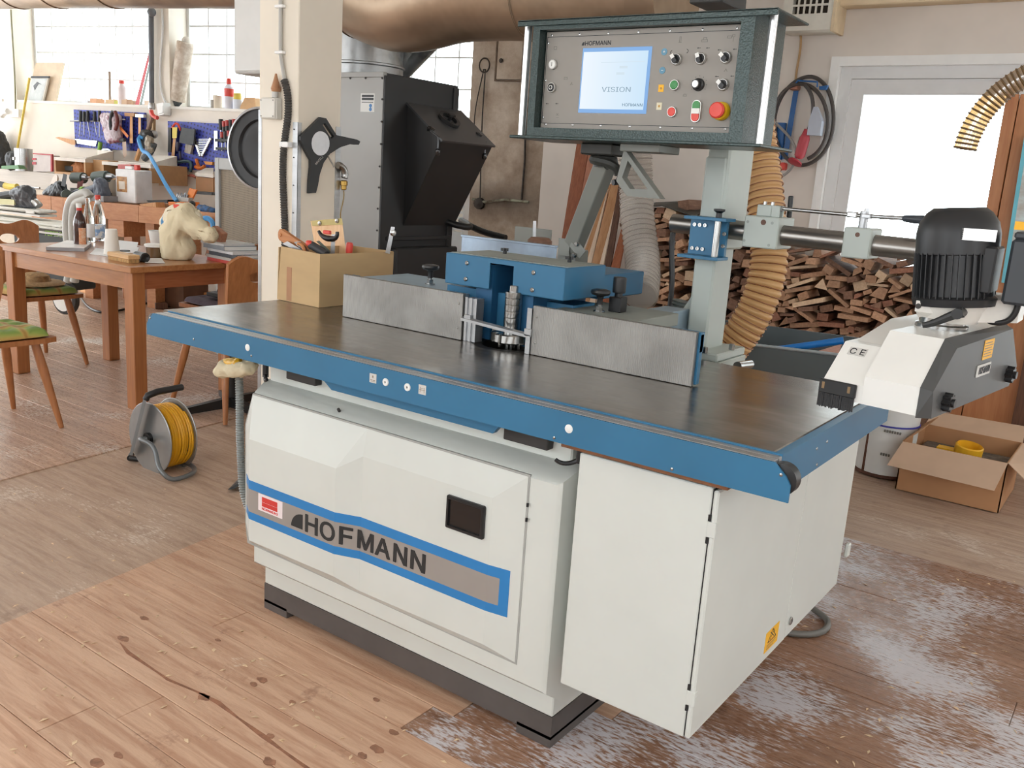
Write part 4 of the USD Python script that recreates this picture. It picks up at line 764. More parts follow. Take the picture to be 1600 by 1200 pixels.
# black cutting guide on the pillar's side
GX = px1_ + .012
def pg(l): return [(AX(x, y, GX)[1], AX(x, y, GX)[2]) for x, y in l]
gd = thing('cutting_guide', 'black plastic angle guide with a round white disc hung on the side of the pillar', 'guide', (GX, AX(500, 300, GX)[1], AX(487, 302, GX)[2]))
outl = Polygon(pg([(496, 186), (499, 183), (508, 185), (511, 190), (524, 211), (556, 218), (561, 221), (559, 226), (551, 226), (546, 225), (530, 230), (514, 240), (504, 254), (498, 272), (495, 290), (492, 301), (481, 302), (482, 280), (484, 262), (484, 250), (476, 236), (468, 219), (468, 213)]))
slot = Polygon(pg([(502, 195), (506, 192), (520, 213), (516, 217)])); disc = Polygon([pg([(499 + 14 * math.cos(u), 224 + 19 * math.sin(u))])[0] for u in np.arange(28) * .2244])
obj(gd, 'body', prism(outl.difference(slot).difference(disc.buffer(.001)), .016, (GX - .008, 0, 0), (0, 1, 0), (0, 0, 1)), mt('guide_black', '2f3133', .5, var=.08), False)
obj(gd, 'disc', prism(disc, .008, (GX, 0, 0), (0, 1, 0), (0, 0, 1)), mt('disc_white', 'e3e7ec', .4, var=.04, scale=20), False)
obj(gd, 'screw', cyl(AX(512, 243, GX + .01), AX(522, 261, GX + .02), .0035), CHROME)
tq = AX(496, 256, GX + .0085); obj(gd, 'lettering', text('MAFELL', .011, AX(494, 258, GX + .0082), AX(505, 246, GX) - AX(494, 258, GX), np.cross((1, 0, 0), AX(505, 246, GX) - AX(494, 258, GX)), .0006, False), GREYP, False)
# air fitting at the pillar's back edge
fx_ = lambda x, y: AX(x, y, px1_ + .02)
af = thing('air_fitting', 'chrome elbow and brass coupling with a wire at the back edge of the pillar', 'fitting', fx_(537, 300))
obj(af, 'elbow', sweep(smooth_path([fx_(528, 258), fx_(534, 261), fx_(538, 268), fx_(538, 278)], 12), .016, 14), CHROME)
obj(af, 'coupling', lathe([(.008, 0), (.013, .004), (.013, .02), (.017, .022), (.017, .04), (.012, .044)], 8, fx_(537, 297), (0, 0, 1)), mt('brass', 'b08d4a', .3, .9, var=.1))
obj(af, 'wire', sweep(smooth_path([fx_(537, 298), fx_(536, 315), fx_(532, 340), fx_(534, 348)], 14), .003, 6), mt('wire_tan', 'a08a60', .5, .5))

# ================================================================== extractor with its hopper, ducts
EY0 = 2.5; EX1 = AY(600, 112, EY0)[0]; EZT = AY(600, 112, EY0)[2]; EY1 = AX(716, 133, EX1)[1]
EG = mt('extractor_grey', 'b1b1ae', .45, var=.03, scale=3); EBK = mt('extractor_black', '2a2a2b', .5, var=.12, scale=4)
ex = thing('dust_extractor', 'tall grey and black dust extractor with a slanted black hopper beside the pillar', 'dust extractor', (EX1 - .3, (EY0 + EY1) / 2, 0))
obj(ex, 'side_panel', [bx(EX1 - .7, EX1 - .002, EY0, EY0 + .02, .05, EZT - .03, .002), bx(EX1 - .7, EX1, EY0 - .004, EY0 + .03, EZT - .03, EZT, .002)], EG)
for px, py in ((547, 122), (571, 122), (597, 122), (597, 155), (596, 190), (595, 225), (593, 260), (592, 293), (590, 326), (589, 360)):
    p = AY(px, py, EY0 - .004); obj(ex, 'screw', cyl(p + V(0, .003, 0), p + V(0, -.002, 0), .006, n=10), RUBBER)
obj(ex, 'body', [bx(EX1 - .68, EX1, EY0 + .02, EY1, .0, EZT - .004, .004), bx(EX1 - .01, EX1 + .012, EY0 + .002, EY0 + .07, .05, EZT - .02, .003), bx(EX1 - .01, EX1 + .012, EY1 - .05, EY1, .05, EZT - .02, .003)], EBK)
a, b = AY(564, 146, EY0), AY(585, 175, EY0); st = obj(ex, 'label', bx(a[0], b[0], EY0 - .0008, EY0, b[2], a[2]), mt('label_white', 'e8e8e4', .5, var=.01), False)
for k, (u0, u1, v0, v1) in enumerate(((.08, .92, .80, .93), (.08, .92, .64, .76), (.08, .9, .5, .54))): obj(st, 'print', bx(a[0] + (b[0] - a[0]) * u0, a[0] + (b[0] - a[0]) * u1, EY0 - .0013, EY0 - .0007, b[2] + (a[2] - b[2]) * v0, b[2] + (a[2] - b[2]) * v1), INK, False)
for v in (.14, .34): obj(st, 'mark', cyl((a[0] + (b[0] - a[0]) * .72, EY0 - .0014, b[2] + (a[2] - b[2]) * v), (a[0] + (b[0] - a[0]) * .72, EY0 - .0007, b[2] + (a[2] - b[2]) * v), .011), ink('mark_blue', '3f7fc0'), False)
hy1, hy2 = AX(637, 161, EX1)[1], AX(718, 177, EX1)[1]; zt_ = AX(637, 161, EX1)[2]; zb_ = AX(615, 345, EX1)[2] - .03
L1 = AY(690, 217, hy1); XH, ZH = L1[0], L1[2]
hop = hull([(EX1, y, z) for y in (hy1, hy2) for z in (zt_ - .01, zb_)] + [(XH, y, ZH - .012) for y in (hy1, hy2)] + [(XH - .05, y, ZH - .07) for y in (hy1, hy2)])
obj(ex, 'hopper', hop, EBK, 12)
ld = np.array([XH - EX1, 0, ZH - zt_]); Ls = np.linalg.norm(ld); ld /= Ls; ln_ = np.cross(ld, (0, 1, 0)); ln_ = ln_ if ln_[2] > 0 else -ln_
lidp = [V(EX1, y, zt_) + ld * s + ln_ * h for y in (hy1 - .012, hy2 + .012) for s in (0, Ls + .02) for h in (-.008, .004)]
ldp = obj(ex, 'hopper_lid', hull(lidp), mt('lid_dark_grey', '47484a', .32, var=.08, scale=5), 12)
hc = (AX(700, 192, EX1 + .12) + 0); s_ = (hc[0] - EX1) / ld[0]; hc = V(EX1, hc[1], zt_) + ld * s_ + ln_ * .004
obj(ldp, 'hatch_ring', tf(diff(cyl((0, 0, 0), (0, 0, .022), .075, n=36), cyl((0, 0, -.01), (0, 0, .03), .052, n=36)), ld, np.cross(ln_, ld), ln_, hc), EBK, 30)
obj(ldp, 'hatch_grip', tf(cat(cyl((0, 0, 0), (0, 0, .05), .01), bx(-.012, .012, -.03, .03, .035, .05, .004)), ld, np.cross(ln_, ld), ln_, hc), MB, 30)
for y in (hy1 + .01, hy2 - .03):
    c_ = V(XH - .03, y, ZH + .012)
    cl_ = obj(ex, 'toggle_clamp', [cyl(c_ + V(-.05, -.02, .03), c_ + V(.02, -.02, -.005), .006), sweep(smooth_path([c_ + V(-.07, -.02, .035), c_ + V(-.05, -.035, .05), c_ + V(-.02, -.02, .035)], 10), .009, 8), cyl(c_ + V(.012, -.02, .0), c_ + V(.012, -.02, -.09), .006), lathe([(.01, 0), (.016, .01), (.016, .03), (.008, .04)], 12, c_ + V(.012, -.02, -.11))], mt('gloss_black', '2a2a2c', .15, .3, coat=1.))
obj(ex, 'lower_ledge', [bx(EX1, EX1 + .02, EY0 + .05, EY1 - .02, AX(640, 372, EX1)[2] - .012, AX(640, 372, EX1)[2] + .012, .003), bx(EX1, EX1 + .10, EY0 + .06, EY1 - .04, .06, AX(640, 385, EX1)[2], .008)], EBK)
DUCT = mt('duct_brownish', 'aa9681', .38, .75, var=.25, scale=2.5, bump=.1, bscale=14)
GALV = mt('galvanised', 'b9bcbd', .35, .8, var=.15, scale=5, rvar=.1)
vx, vy = (AY(533, 100, 2.85)[0] + AY(612, 100, 2.85)[0]) / 2, 2.85; vr = (AY(612, 100, 2.85)[0] - AY(533, 100, 2.85)[0]) / 2 * 1.06
du = thing('elbow_duct', 'bright galvanised vertical duct rising from the top of the dust extractor', 'duct', (vx, vy, EZT))
obj(du, 'pipe', [lathe([(vr, EZT), (vr, 2.2), (vr * .98, 2.5), (vr * .9, 2.62)], 40, (vx, vy, 0))], GALV, 40)
obj(du, 'collar', [lathe([(vr + .005, EZT + .07), (vr + .012, EZT + .075), (vr + .012, EZT + .085), (vr + .004, EZT + .09)], 40, (vx, vy, 0))], GALV, 40)
p = AY(610, 95, 3.0); q = AY(670, 45, 3.05); obj(du, 'branch', [cyl(AY(626, 116, 3.1), AY(700, 40, 3.1), .055, n=24), hull([AY(*w, yy) for w in ((612, 62), (640, 62), (655, 66), (617, 112), (626, 112)) for yy in (3.0, 3.12)])], GALV, 30)
DY = 2.25; DRr = .235
dp = lambda px, py: AY(px, py, DY)
cen = [(-120, -28), (0, -36), (180, -44), (365, -50), (470, -46), (540, -25), (600, 4), (650, 8), (700, -6), (760, -14), (900, -18), (1060, -22)]
dth = thing('extraction_duct', 'big brownish metal extraction duct running across under the ceiling', 'duct', (-1.6, DY, 1.95))
dm_pts = smooth_path([dp(*q_) for q_ in cen], 90)
obj(dth, 'pipe', sweep(dm_pts, DRr, 40), DUCT, 50)
for i in (2, 5, 9, 14, 20, 27, 36, 58, 63, 66, 80):
    a_, b_, c_ = frame(dm_pts[i + 1] - dm_pts[i - 1]); tt = np.arange(40) * 2 * np.pi / 40
    obj(dth, 'seam_ring', sweep(dm_pts[i] + (DRr + .002) * (np.cos(tt)[:, None] * a_ + np.sin(tt)[:, None] * b_), .005, 6, closed=True), mt('duct_seam', '8d7a66', .45, .7, var=.2))
p = AY(1115, 2, 1.6); solo('ceiling_bracket', 'dark steel bracket under the ceiling just above the control panel', 'bracket', [bx(p[0] - .07, p[0] + .06, 1.55, 1.75, AY(1100, 9, 1.6)[2], 2.25, .004), bx(p[0] - .03, p[0] + .03, 1.6, 1.7, 2.25, 3.1)], mt('dark_bracket', '3c3d3c', .6))

# ================================================================== things on the sooty wall
IRON = mt('old_iron', '3a322c', .6, .4, var=.25)
w = lambda px, py, o=.02: AW(px, py, o)
hk = thing('wire_hook', 'black wire loop on a nail with two hanging wires on the sooty wall', 'wire', w(757, 180))
cc = w(757, 102); obj(hk, 'loop', sweep([cc + WD * .045 * math.cos(t_) + V(0, 0, .055 * math.sin(t_)) for t_ in np.arange(20) * .314], .006, 6, closed=True), IRON)
obj(hk, 'wire', sweep(smooth_path([w(758, 108), w(757, 130), w(755, 160), w(752, 230), w(750, 312)], 24), .006, 6), IRON); obj(hk, 'wire', sweep(smooth_path([w(756, 108), w(750, 135), w(744, 165), w(741, 195)], 20), .005, 6), IRON)
hp = thing('wall_hatch', 'small plastered square hatch door in the sooty wall', 'hatch', w(795, 128, .02))
a, b = w(779, 61, 0), w(817, 127, 0); sa_, sb_ = (a - K) @ WD, (b - K) @ WD
obj(hp, 'panel', wbox(sb_ + .01, sa_ - .01, b[2] + .01, a[2] - .01, 0.002, .022), SOOT, False); obj(hp, 'frame', [wbox(sb_ - .004, sa_ + .004, b[2] - .006, b[2] + .004, .001, .03), wbox(sb_ - .004, sa_ + .004, a[2] - .006, a[2] + .006, .001, .026), wbox(sa_ - .006, sa_ + .006, b[2], a[2], .001, .025), wbox(sb_ - .006, sb_ + .006, b[2], a[2], .001, .028)], mt('hatch_frame', '6b5848', .8, var=.25), False); obj(hp, 'knob', lathe([(.012, 0), (.018, .015), (.0005, .02)], 10, w(784, 95, .018), WN), IRON)
bar = thing('iron_bar', 'rusty iron bar with pale chipped paint bolted across the sooty wall', 'bar', w(780, 320))
obj(bar, 'rod', [sweep([w(738, 311), w(758, 316), w(790, 312), w(826, 316)], .011, 8)], mt('chipped_iron', '5a4a3a', .7, .3, col2='a9ab98', scale=14)); obj(bar, 'lug', lathe([(.05, 0), (.045, .03), (.0005, .035)], 10, w(750, 318, .0), WN), IRON)
solo('hanging_cable', 'thin dark cable running straight down the sooty wall beside the control panel', 'cable', [sweep([w(822, 130, .012), w(821, 200, .012), w(820, 250, .012), w(815, 312, .012)], .009, 6)], IRON)
hs_ = solo('black_hose', 'black hose sloping down behind the extractor in front of the sooty wall', 'hose', [sweep(smooth_path([V(EX1 + .005, EY1 - .06, 1.02), V(EX1 + .12, EY1 + .05, 1.0), AY(722, 346, 3.4), AY(745, 358, 3.4), AY(768, 366, 3.4), AY(790, 372, 3.4)], 20), .022, 10)], BLACK)
# metal sheet and post behind the hood
gs = thing('metal_trough', 'pale bluish galvanised metal trough behind the blue fence hood', 'trough', (.1, 1.35, .9))
tl, tr = AY(722, 368, 1.35), AY(868, 365, 1.35); bl = AY(722, 402, 1.35)
obj(gs, 'front_sheet', [bx(tl[0], tr[0] + .01, 1.35, 1.353, .86, tl[2]), bx(tl[0], tr[0] + .01, 1.34, 1.36, tl[2] - .004, tl[2] + .004, .001)], mt('sheet_blue_grey', '9fb2c6', .3, .6, var=.15, scale=6), False)
obj(gs, 'back_sheet', bx(AY(805, 354, 1.6)[0], AY(862, 357, 1.6)[0], 1.6, 1.604, .88, AY(840, 357, 1.6)[2]), GREYM, False)
obj(gs, 'leg', [bx(tl[0] + .01, tl[0] + .05, 1.36, 1.40, 0, .87), bx(tr[0] - .04, tr[0], 1.36, 1.40, 0, .87)], GREYM, False)
p = AY(843, 384, 1.42); solo('rusty_can', 'rusty brown rounded can end at the right of the metal trough', 'can', [cyl(p + V(0, .0, -.05), p + V(0, .0, .032), .048, n=24, bev=.012)], mt('rust_brown', '7a5a48', .7, var=.25, scale=18), 40)
p = AY(835, 353, 1.5); solo('steel_ruler', 'short upright steel ruler sticking up out of the metal trough', 'ruler', [hull([AY(x, y, yy) for x, y in ((833, 345), (838, 345), (832, 380), (837, 380)) for yy in (1.5, 1.503)] + []), ], ALU, False)
a, b = AY(703, 316, 3.6), AY(721, 400, 3.6)
lt = thing('grille_post', 'white post with a perforated upper part between the extractor and the sooty wall', 'post', ((a[0] + b[0]) / 2, 3.6, 0))
zz0, zz1 = AY(710, 362, 3.6)[2], AY(710, 300, 3.6)[2]
obj(lt, 'post', [bx(a[0], b[0], 3.6, 3.66, 0, zz0), bx(a[0], a[0] + .008, 3.6, 3.66, zz0, zz1), bx(b[0] - .008, b[0], 3.6, 3.66, zz0, zz1)], PVC2, False)
for k in range(7):
    z = zz0 + (zz1 - zz0) * (k + .5) / 7; obj(lt, 'grille_bar', bx(a[0] + .007, b[0] - .007, 3.61, 3.63, z - .008, z + .008), PVC2, False)

# ================================================================== tool carton on the table
CARD = mt('cardboard_tan', 'c0a277', .75, var=.06, scale=4, bump=.06, bscale=90, stretch=(1, 1, 3))
cb = thing('tool_carton', 'tan cardboard box full of hand tools on the left end of the moulder table', 'box', (.1, .67, T))
cw, cd_, ct = .209, .845, 1.058
def wallp(pts, th_): return hull([V(*p) + V(*o) for p in pts for o in ((0, 0, 0), th_)])
obj(cb, 'carton_wall', wallp([(-.005, .50, T + .001), (cw, .497, T + .001), (.011, .502, ct + .006), (cw + .001, .497, ct)], (0, .004, 0)), CARD, False)
obj(cb, 'carton_wall', wallp([(cw, .50, T + .001), (cw, cd_, T + .001), (cw + .001, .50, ct), (cw + .002, cd_, ct - .002)], (-.004, 0, 0)), CARD, False)
obj(cb, 'carton_wall', wallp([(-.005, cd_, T + .001), (cw, cd_, T + .001), (-.004, cd_, ct), (cw, cd_, ct)], (0, -.004, 0)), CARD, False)
obj(cb, 'carton_wall', wallp([(-.005, .50, T + .001), (-.005, cd_, T + .001), (-.0, .50, ct + .003), (-.005, cd_, ct)], (.004, 0, 0)), CARD, False)
obj(cb, 'carton_bottom', bx(-.001, cw - .004, .504, cd_ - .004, T + .0005, T + .004), CARD, False)
fl_ = hull([(.0, .845, 1.058), (.209, .845, 1.058), (.19, .80, 1.0), (.01, .80, 1.0), (.0, .842, 1.058), (.209, .842, 1.058)])
obj(cb, 'tape', bx(.045, .07, .4985, .5, T + .004, ct - .06), mt('brown_tape', 'b0805c'), False)
ins = lambda px, py, y: AY(px, py, y)
ORW = wood('orange_wood', 'a5673c', 'c0824f', 0)
hd0, hd1 = ins(441, 367, .56), ins(480, 392, .56); v_ = hd1 - hd0
solo('wooden_grip', 'rounded orange-brown wooden handle sticking out of the tool carton at its left', 'handle', [hull([hd0 + V(.013 * math.cos(u), yy, .02 * math.sin(u)) for u in np.arange(16) * .3927 for yy in (-.008, .008)] + [hd1 + V(dx, yy, dz) for dx in (0,) for dz in (-.02, .018) for yy in (-.008, .008)]), cyl(hd0 + V(0, -.0085, 0), hd0 + V(0, -.011, 0), .006)], ORW)
pl_ = thing('hand_plane', 'small bright metal plane with angled sole lying in the tool carton', 'plane', ins(470, 392, .545))
obj(pl_, 'sole', hull([ins(x, y, yy) for x, y in ((441, 381), (449, 377), (482, 396), (474, 397)) for yy in (.53, .555)]), ALU, False); obj(pl_, 'frog', hull([ins(x, y, yy) for x, y in ((459, 378), (469, 377), (482, 390), (484, 397), (476, 397)) for yy in (.535, .55)]), CHROME, 20)
obj(pl_, 'grip', sweep(smooth_path([ins(466, 381, .532), ins(473, 385, .53), ins(476, 394, .53)], 8), .006, 8), ORW)
kn = thing('grip_knife', 'red and black rubber gripped tool handle rising from the front of the tool carton', 'knife', ins(500, 396, .54))
k0, k1 = ins(482, 381, .535), ins(510, 398, .535); obj(kn, 'handle', sweep(smooth_path([k0, k0 * .6 + k1 * .4 + V(0, 0, .002), k1], 14), np.interp(np.linspace(0, 1, 14), [0, .15, 1], [.008, .014, .013]), 12), mt('grip_black', '303133', .6, var=.1)); obj(kn, 'red_inlay', [sweep(smooth_path([k0 + V(-.001, -.004, .004), k0 * .6 + k1 * .4 + V(0, -.004, .007)], 10), np.interp(np.linspace(0, 1, 10), [0, .3, 1], [.009, .012, .004]), 10)], RD)
cl = thing('bar_clamp', 'small clamp with black padded jaws and red pad standing in the tool carton', 'clamp', ins(520, 396, .60))
obj(cl, 'bar', hull([ins(x, y, yy) for x, y in ((518, 366), (524, 366), (516, 397), (523, 397)) for yy in (.60, .606)]), ALU, False)
obj(cl, 'jaw', sweep(smooth_path([ins(498, 361, .595), ins(504, 369, .595), ins(516, 373, .595), ins(525, 371, .595), ins(527, 362, .595)], 16), np.interp(np.linspace(0, 1, 16), [0, .5, 1], [.005, .011, .006]), 10), BLACK); obj(cl, 'red_pad', bx(*sorted((ins(507, 362, .6)[0], ins(517, 362, .6)[0])), .592, .604, ins(512, 366, .6)[2], ins(512, 360, .6)[2], .002), RD)
solo('green_steel_rule', 'thin dark green edged steel strip lying across the tool carton', 'rule', [hull([ins(x, y, yy) for x, y in ((494, 377), (499, 376), (520, 396), (513, 396)) for yy in (.62, .624)])], mt('green_steel', '6f7a70', .4, .5), False)
wb = thing('wooden_plate', 'pale wooden plate with a metal strip and two screws standing up in the tool carton', 'wooden board', ins(515, 396, .78))
obj(wb, 'board', hull([ins(x, y, yy) for x, y in ((485, 345), (534, 341), (541, 396), (494, 398)) for yy in (.78, .80)]), wood('pale_wood', 'cfa67c', 'debb94', 2), False)
obj(wb, 'strip', hull([ins(x, y, yy) for x, y in ((486, 345), (534, 341), (536, 351), (488, 353)) for yy in (.777, .781)]), mt('olive_strip', 'b3a36a', .5, .3), False)
for px, py in ((500, 349), (527, 345)): p = ins(px, py, .777); obj(wb, 'screw', lathe([(.009, 0), (.008, .004), (.0005, .006)], 12, p, (0, -1, 0)), CHROME)
solo('plastic_grip', 'short red plastic handle poking out of the middle of the tool carton', 'handle', [lathe([(.010, 0), (.012, .01), (.012, .035), (.009, .04), (.0005, .041)], 16, ins(545, 397, .66), (.08, 0, 1))], RD)
ss = thing('steel_strap', 'upright steel strap with a wing bolt at the back right corner of the tool carton', 'strap', ins(606, 396, .80))
obj(ss, 'strap', hull([ins(x, y, yy) for x, y in ((611, 354), (617, 355), (609, 397), (602, 395)) for yy in (.80, .804)]), ALU, False); obj(ss, 'bolt', lathe([(.006, 0), (.011, .004), (.011, .012), (.005, .014)], 8, ins(616, 364, .80), (0.3, -1, 0)), CHROME)

# ================================================================== firewood against the back wall
FW = [wood('firewood_' + n, a, b, 1, .75, 6., .22, k=10.) for n, a, b in (('tan', 'a67e62', 'c79f80'), ('red', '865a48', 'a8785f'), ('pale', 'c9a98a', 'e0c5a6'), ('brown', '70503f', '93705b'))]
rf = random.Random(11)
YFW = 4.12
def outline(w_, h_, ang, kind):
    if kind == 0: q_ = [(-w_ / 2, -h_ / 2), (w_ / 2, -h_ / 2), (w_ / 2, h_ / 2), (-w_ / 2, h_ / 2)]
    elif kind == 1: q_ = [(-w_ / 2, -h_ / 2), (w_ / 2, -h_ / 2 * rf.uniform(.4, 1)), (w_ * rf.uniform(-.2, .4), h_ / 2)]
    else: q_ = [(-w_ / 2, -h_ / 2), (w_ / 2, -h_ / 2 * rf.uniform(.6, 1)), (w_ / 2 * rf.uniform(.4, 1), h_ / 2), (-w_ / 2 * rf.uniform(.3, 1), h_ / 2 * rf.uniform(.7, 1))]
    c, s = math.cos(ang), math.sin(ang); return Polygon([(x * c - z * s, x * s + z * c) for x, z in q_]).convex_hull
XW0, XW1 = -.56, 1.52; NB = 264; sky_ = np.full(NB, .28); bw_ = (XW1 - XW0) / NB
def ztop(x): return float(np.interp(x, [-.58, -.3, -.05, .25, .6, 1.0, 1.4, 2.05], [1.16, 1.16, 1.10, 1.02, .985, .98, .99, .95]))
n_ = 0; rest = []; pieces = []; xs_ = XW0 + (np.arange(NB) + .5) * bw_; lim = np.array([ztop(x) for x in xs_]); sky_[:] = .30
while n_ < 1600:
    room_ = np.where(sky_ < lim, sky_, 9.); i0 = int(np.argmin(room_))
    if room_[i0] > 8: break
    flat = rf.random() < .25; w_ = rf.uniform(.09, .20) if flat else rf.uniform(.038, .088); h_ = rf.uniform(.014, .032) if flat else w_ * rf.uniform(.45, 1.0)
    kind_ = 0 if flat else rf.choice([0, 0, 1, 2, 2]); pg_ = outline(w_, h_, rf.uniform(-.6, .6) if flat else rf.choice([0, 0, .5, -.5, .8]) * rf.uniform(.4, 1), kind_)
    (bx0, bz0_, bx1, bz1_) = pg_.bounds; vx_ = np.array(pg_.exterior.coords); best = None
    for sh_ in np.linspace(bx0 * .9, bx1 * .9, 5):
        cx_ = xs_[i0] - sh_; k = np.nonzero((xs_ > cx_ + bx0) & (xs_ < cx_ + bx1))[0]
        if len(k) == 0: continue
        lo_, hi_ = [], []
        for x in xs_[k] - cx_:
            zz = [a[1] + (x - a[0]) / (b[0] - a[0]) * (b[1] - a[1]) for a, b in zip(vx_, vx_[1:]) if abs(b[0] - a[0]) > 1e-9 and min(a[0], b[0]) <= x <= max(a[0], b[0])]
            lo_.append(min(zz) if zz else 0); hi_.append(max(zz) if zz else 0)
        lift = (sky_[k] - np.array(lo_)).max()
        if best is None or lift < best[0]: best = (lift, cx_, k, np.array(hi_))
    if best is None: sky_[i0] += .01; continue
    lift, cx_, k, hi_ = best; yf = YFW + rf.uniform(-.05, .05); dep = rf.uniform(.2, .32); q_ = np.array(pg_.exterior.coords)[:-1]
    pieces.append((hull([(cx_ + x * s_, yf + y, lift + .001 + z * s_) for x, z in q_ for y, s_ in ((0, .99), (dep, .96))]), cx_, lift, w_ * h_, 'thin flat slat' if flat else ('square sawn block', 'three-sided split', 'irregular split block')[kind_]))
    sky_[k] = np.maximum(sky_[k], lift + hi_ + .0015); n_ += 1
def seen(x, z): # roughly in front of the camera and not behind the bins
    d_ = V(x, YFW, z) - EYE; u_ = 800 + FPX * (d_ @ RIGHT) / (d_ @ FWD); v_ = 600 - FPX * (d_ @ UP) / (d_ @ FWD); return u_ > 1000 and u_ < 1475 and v_ < 570 and not (1105 < u_ < 1150)
order = sorted(range(len(pieces)), key=lambda i: -(pieces[i][3] if seen(pieces[i][1], pieces[i][2]) else 0))
for k, i in enumerate(order):
    if k < 296:
        tn = rf.randrange(4) if rf.random() < .6 else 0; d_ = V(pieces[i][1], YFW, pieces[i][2]) - EYE; u_ = 800 + FPX * (d_ @ RIGHT) / (d_ @ FWD)
        zone = ('left of the feeder column' if u_ < 1090 else 'behind the yellow hose' if u_ < 1240 else 'below the steel cross tube' if u_ < 1345 else 'left of the black motor'); row = 'high' if pieces[i][2] > .8 else 'midway' if pieces[i][2] > .58 else 'low'
        solo('firewood_piece', f"{('tan', 'reddish', 'pale', 'dark brown')[tn]} {pieces[i][4]} {row} in the firewood pile, {zone}", 'firewood', pieces[i][0], FW[tn], False, group=f"{('tan', 'reddish', 'pale', 'dark brown')[tn]} {pieces[i][4]}s {row} in the firewood, {zone}")
    else: rest.append(pieces[i][0])
rest.append(bx(XW0, XW1, YFW + .385, YFW + .44, 0, .95)); rest.append(bx(XW0, XW1, YFW - .02, YFW + .38, 0, .295))
solo('firewood_heap', 'smaller brown offcuts and bark filling the gaps and foot of the firewood pile', 'firewood', rest, FW[3], False, kind='stuff')
a, b, c_ = AY(1020, 340, 4.0), AY(1052, 320, 4.3), AY(1092, 328, 4.2)
solo('roof_sheet', 'dark bent sheet laid over the left end of the firewood pile', 'sheet', [hull([V(-.62, 4.02, 1.18), V(-.62, 4.45, 1.22), V(-.35, 4.02, 1.215), V(-.35, 4.45, 1.25), V(-.62, 4.02, 1.19), V(-.35, 4.02, 1.225), V(-.62, 4.45, 1.23), V(-.35, 4.45, 1.26)]), hull([V(-.35, 4.02, 1.215), V(-.35, 4.45, 1.25), V(-.12, 4.02, 1.165), V(-.12, 4.45, 1.2), V(-.35, 4.02, 1.225), V(-.12, 4.02, 1.175), V(-.35, 4.45, 1.26), V(-.12, 4.45, 1.21)])], mt('dark_sheet', '45423c', .7, var=.2), False)
# boards leaning on the wall
def board(name, label, m_, quad, y0_, th=.03, lean=.12):
    """quad of picture points: top pair, bottom pair; the board leans back towards its top"""
    t0_, t1_, b1_, b0_ = quad
    pts = [AY(*t0_, y0_ + lean), AY(*t1_, y0_ + lean), AY(*b1_, y0_), AY(*b0_, y0_)]
    d_ = [(pts[0] - pts[3]), (pts[1] - pts[2])]
    lo_ = [pts[2] - d_[1] * (pts[2][2] / d_[1][2]), pts[3] - d_[0] * (pts[3][2] / d_[0][2])]
    q_ = [pts[0], pts[1], *lo_]; return solo(name, label, 'board', [hull([p + V(0, o, 0) for p in q_ for o in (0, th)])], m_, False, group=None)
WR = wood('board_red_brown', '8a4a2c', 'a9643f', 2, .5); WO = wood('board_orange', 'c08a5c', 'd3a274', 2); WP = wood('board_pale', 'e6cdb4', 'f0dcc6', 2); WDK = wood('board_dark', '4a2f22', '6a4632', 2); WPK = wood('board_pink', 'a06a52', 'b98068', 2)
board('leaning_board', 'wide red-brown board with pale paint spots, leftmost of the boards leaning on the back wall', WR, ((901, 225), (921, 225), (896, 370), (878, 370)), 4.15)
board('leaning_board', 'narrow pinkish brown board just right of the red-brown one, behind the grey arm', WPK, ((922, 226), (935, 240), (905, 380), (897, 368)), 4.13)
board('leaning_board', 'orange board with pale edge, left of the two pale edged boards leaning behind the hood', WO, ((951, 287), (954, 291), (918, 407), (909, 404)), 4.125, .012)
board('leaning_board', 'thin white edged board between two brown boards behind the hood', WP, ((950, 295), (949, 300), (924, 412), (917, 408)), 4.105, .012)
board('leaning_board', 'brown board between the two pale edged boards', WPK, ((952, 288), (958, 288), (928, 410), (923, 410)), 4.145, .012)
board('leaning_board', 'broad orange board in the middle of the boards leaning behind the hood', WO, ((957, 280), (970, 290), (940, 411), (925, 410)), 4.085, .012)
board('leaning_board', 'thin white board edge right of the broad orange board', WP, ((968, 296), (969, 302), (944, 412), (937, 412)), 4.065, .012)
board('leaning_board', 'dark brown board left of the clear ribbed hose', WDK, ((968, 280), (976, 280), (955, 412), (945, 412)), 4.045, .012)
board('leaning_board', 'red-brown board with a pale edge, nearest to the clear ribbed hose', WR, ((978, 330), (985, 330), (968, 416), (955, 416)), 4.02, .015)
# hoses
HC = usdkit.material(stage, '/World/Looks/hose_clear', {'t': ('transparent_bsdf', {'color': lin('e9e4de')}), 'g': ('principled_bsdf', {'base_color': lin('cfc8c0'), 'roughness': .25}), 'm': ('mix_closure', {'fac': .62})}, [('t.BSDF', 'm.closure1'), ('g.BSDF', 'm.closure2')], surface='m.closure')
hp_ = lambda px, py, y: AY(px, py, y)
h1 = thing('clear_hose', 'translucent grey ribbed suction hose coming down behind the control panel to the fence', 'hose', hp_(1005, 460, 1.25))
PIT = .0185
pc = [hp_(985, 150, 1.25), hp_(992, 235, 1.25), hp_(994, 300, 1.25), hp_(997, 350, 1.22), hp_(1003, 400, 1.18), hp_(1004, 435, 1.12), hp_(1000, 462, 1.05)]
obj(h1, 'hose', hose(pc, .054, PIT, .0036, 26, 8), HC); obj(h1, 'wire_spiral', hose_rings(pc, .0582, PIT, .0012, 20), mt('hose_wire', 'a89f97', .4, .3), kind='stuff')
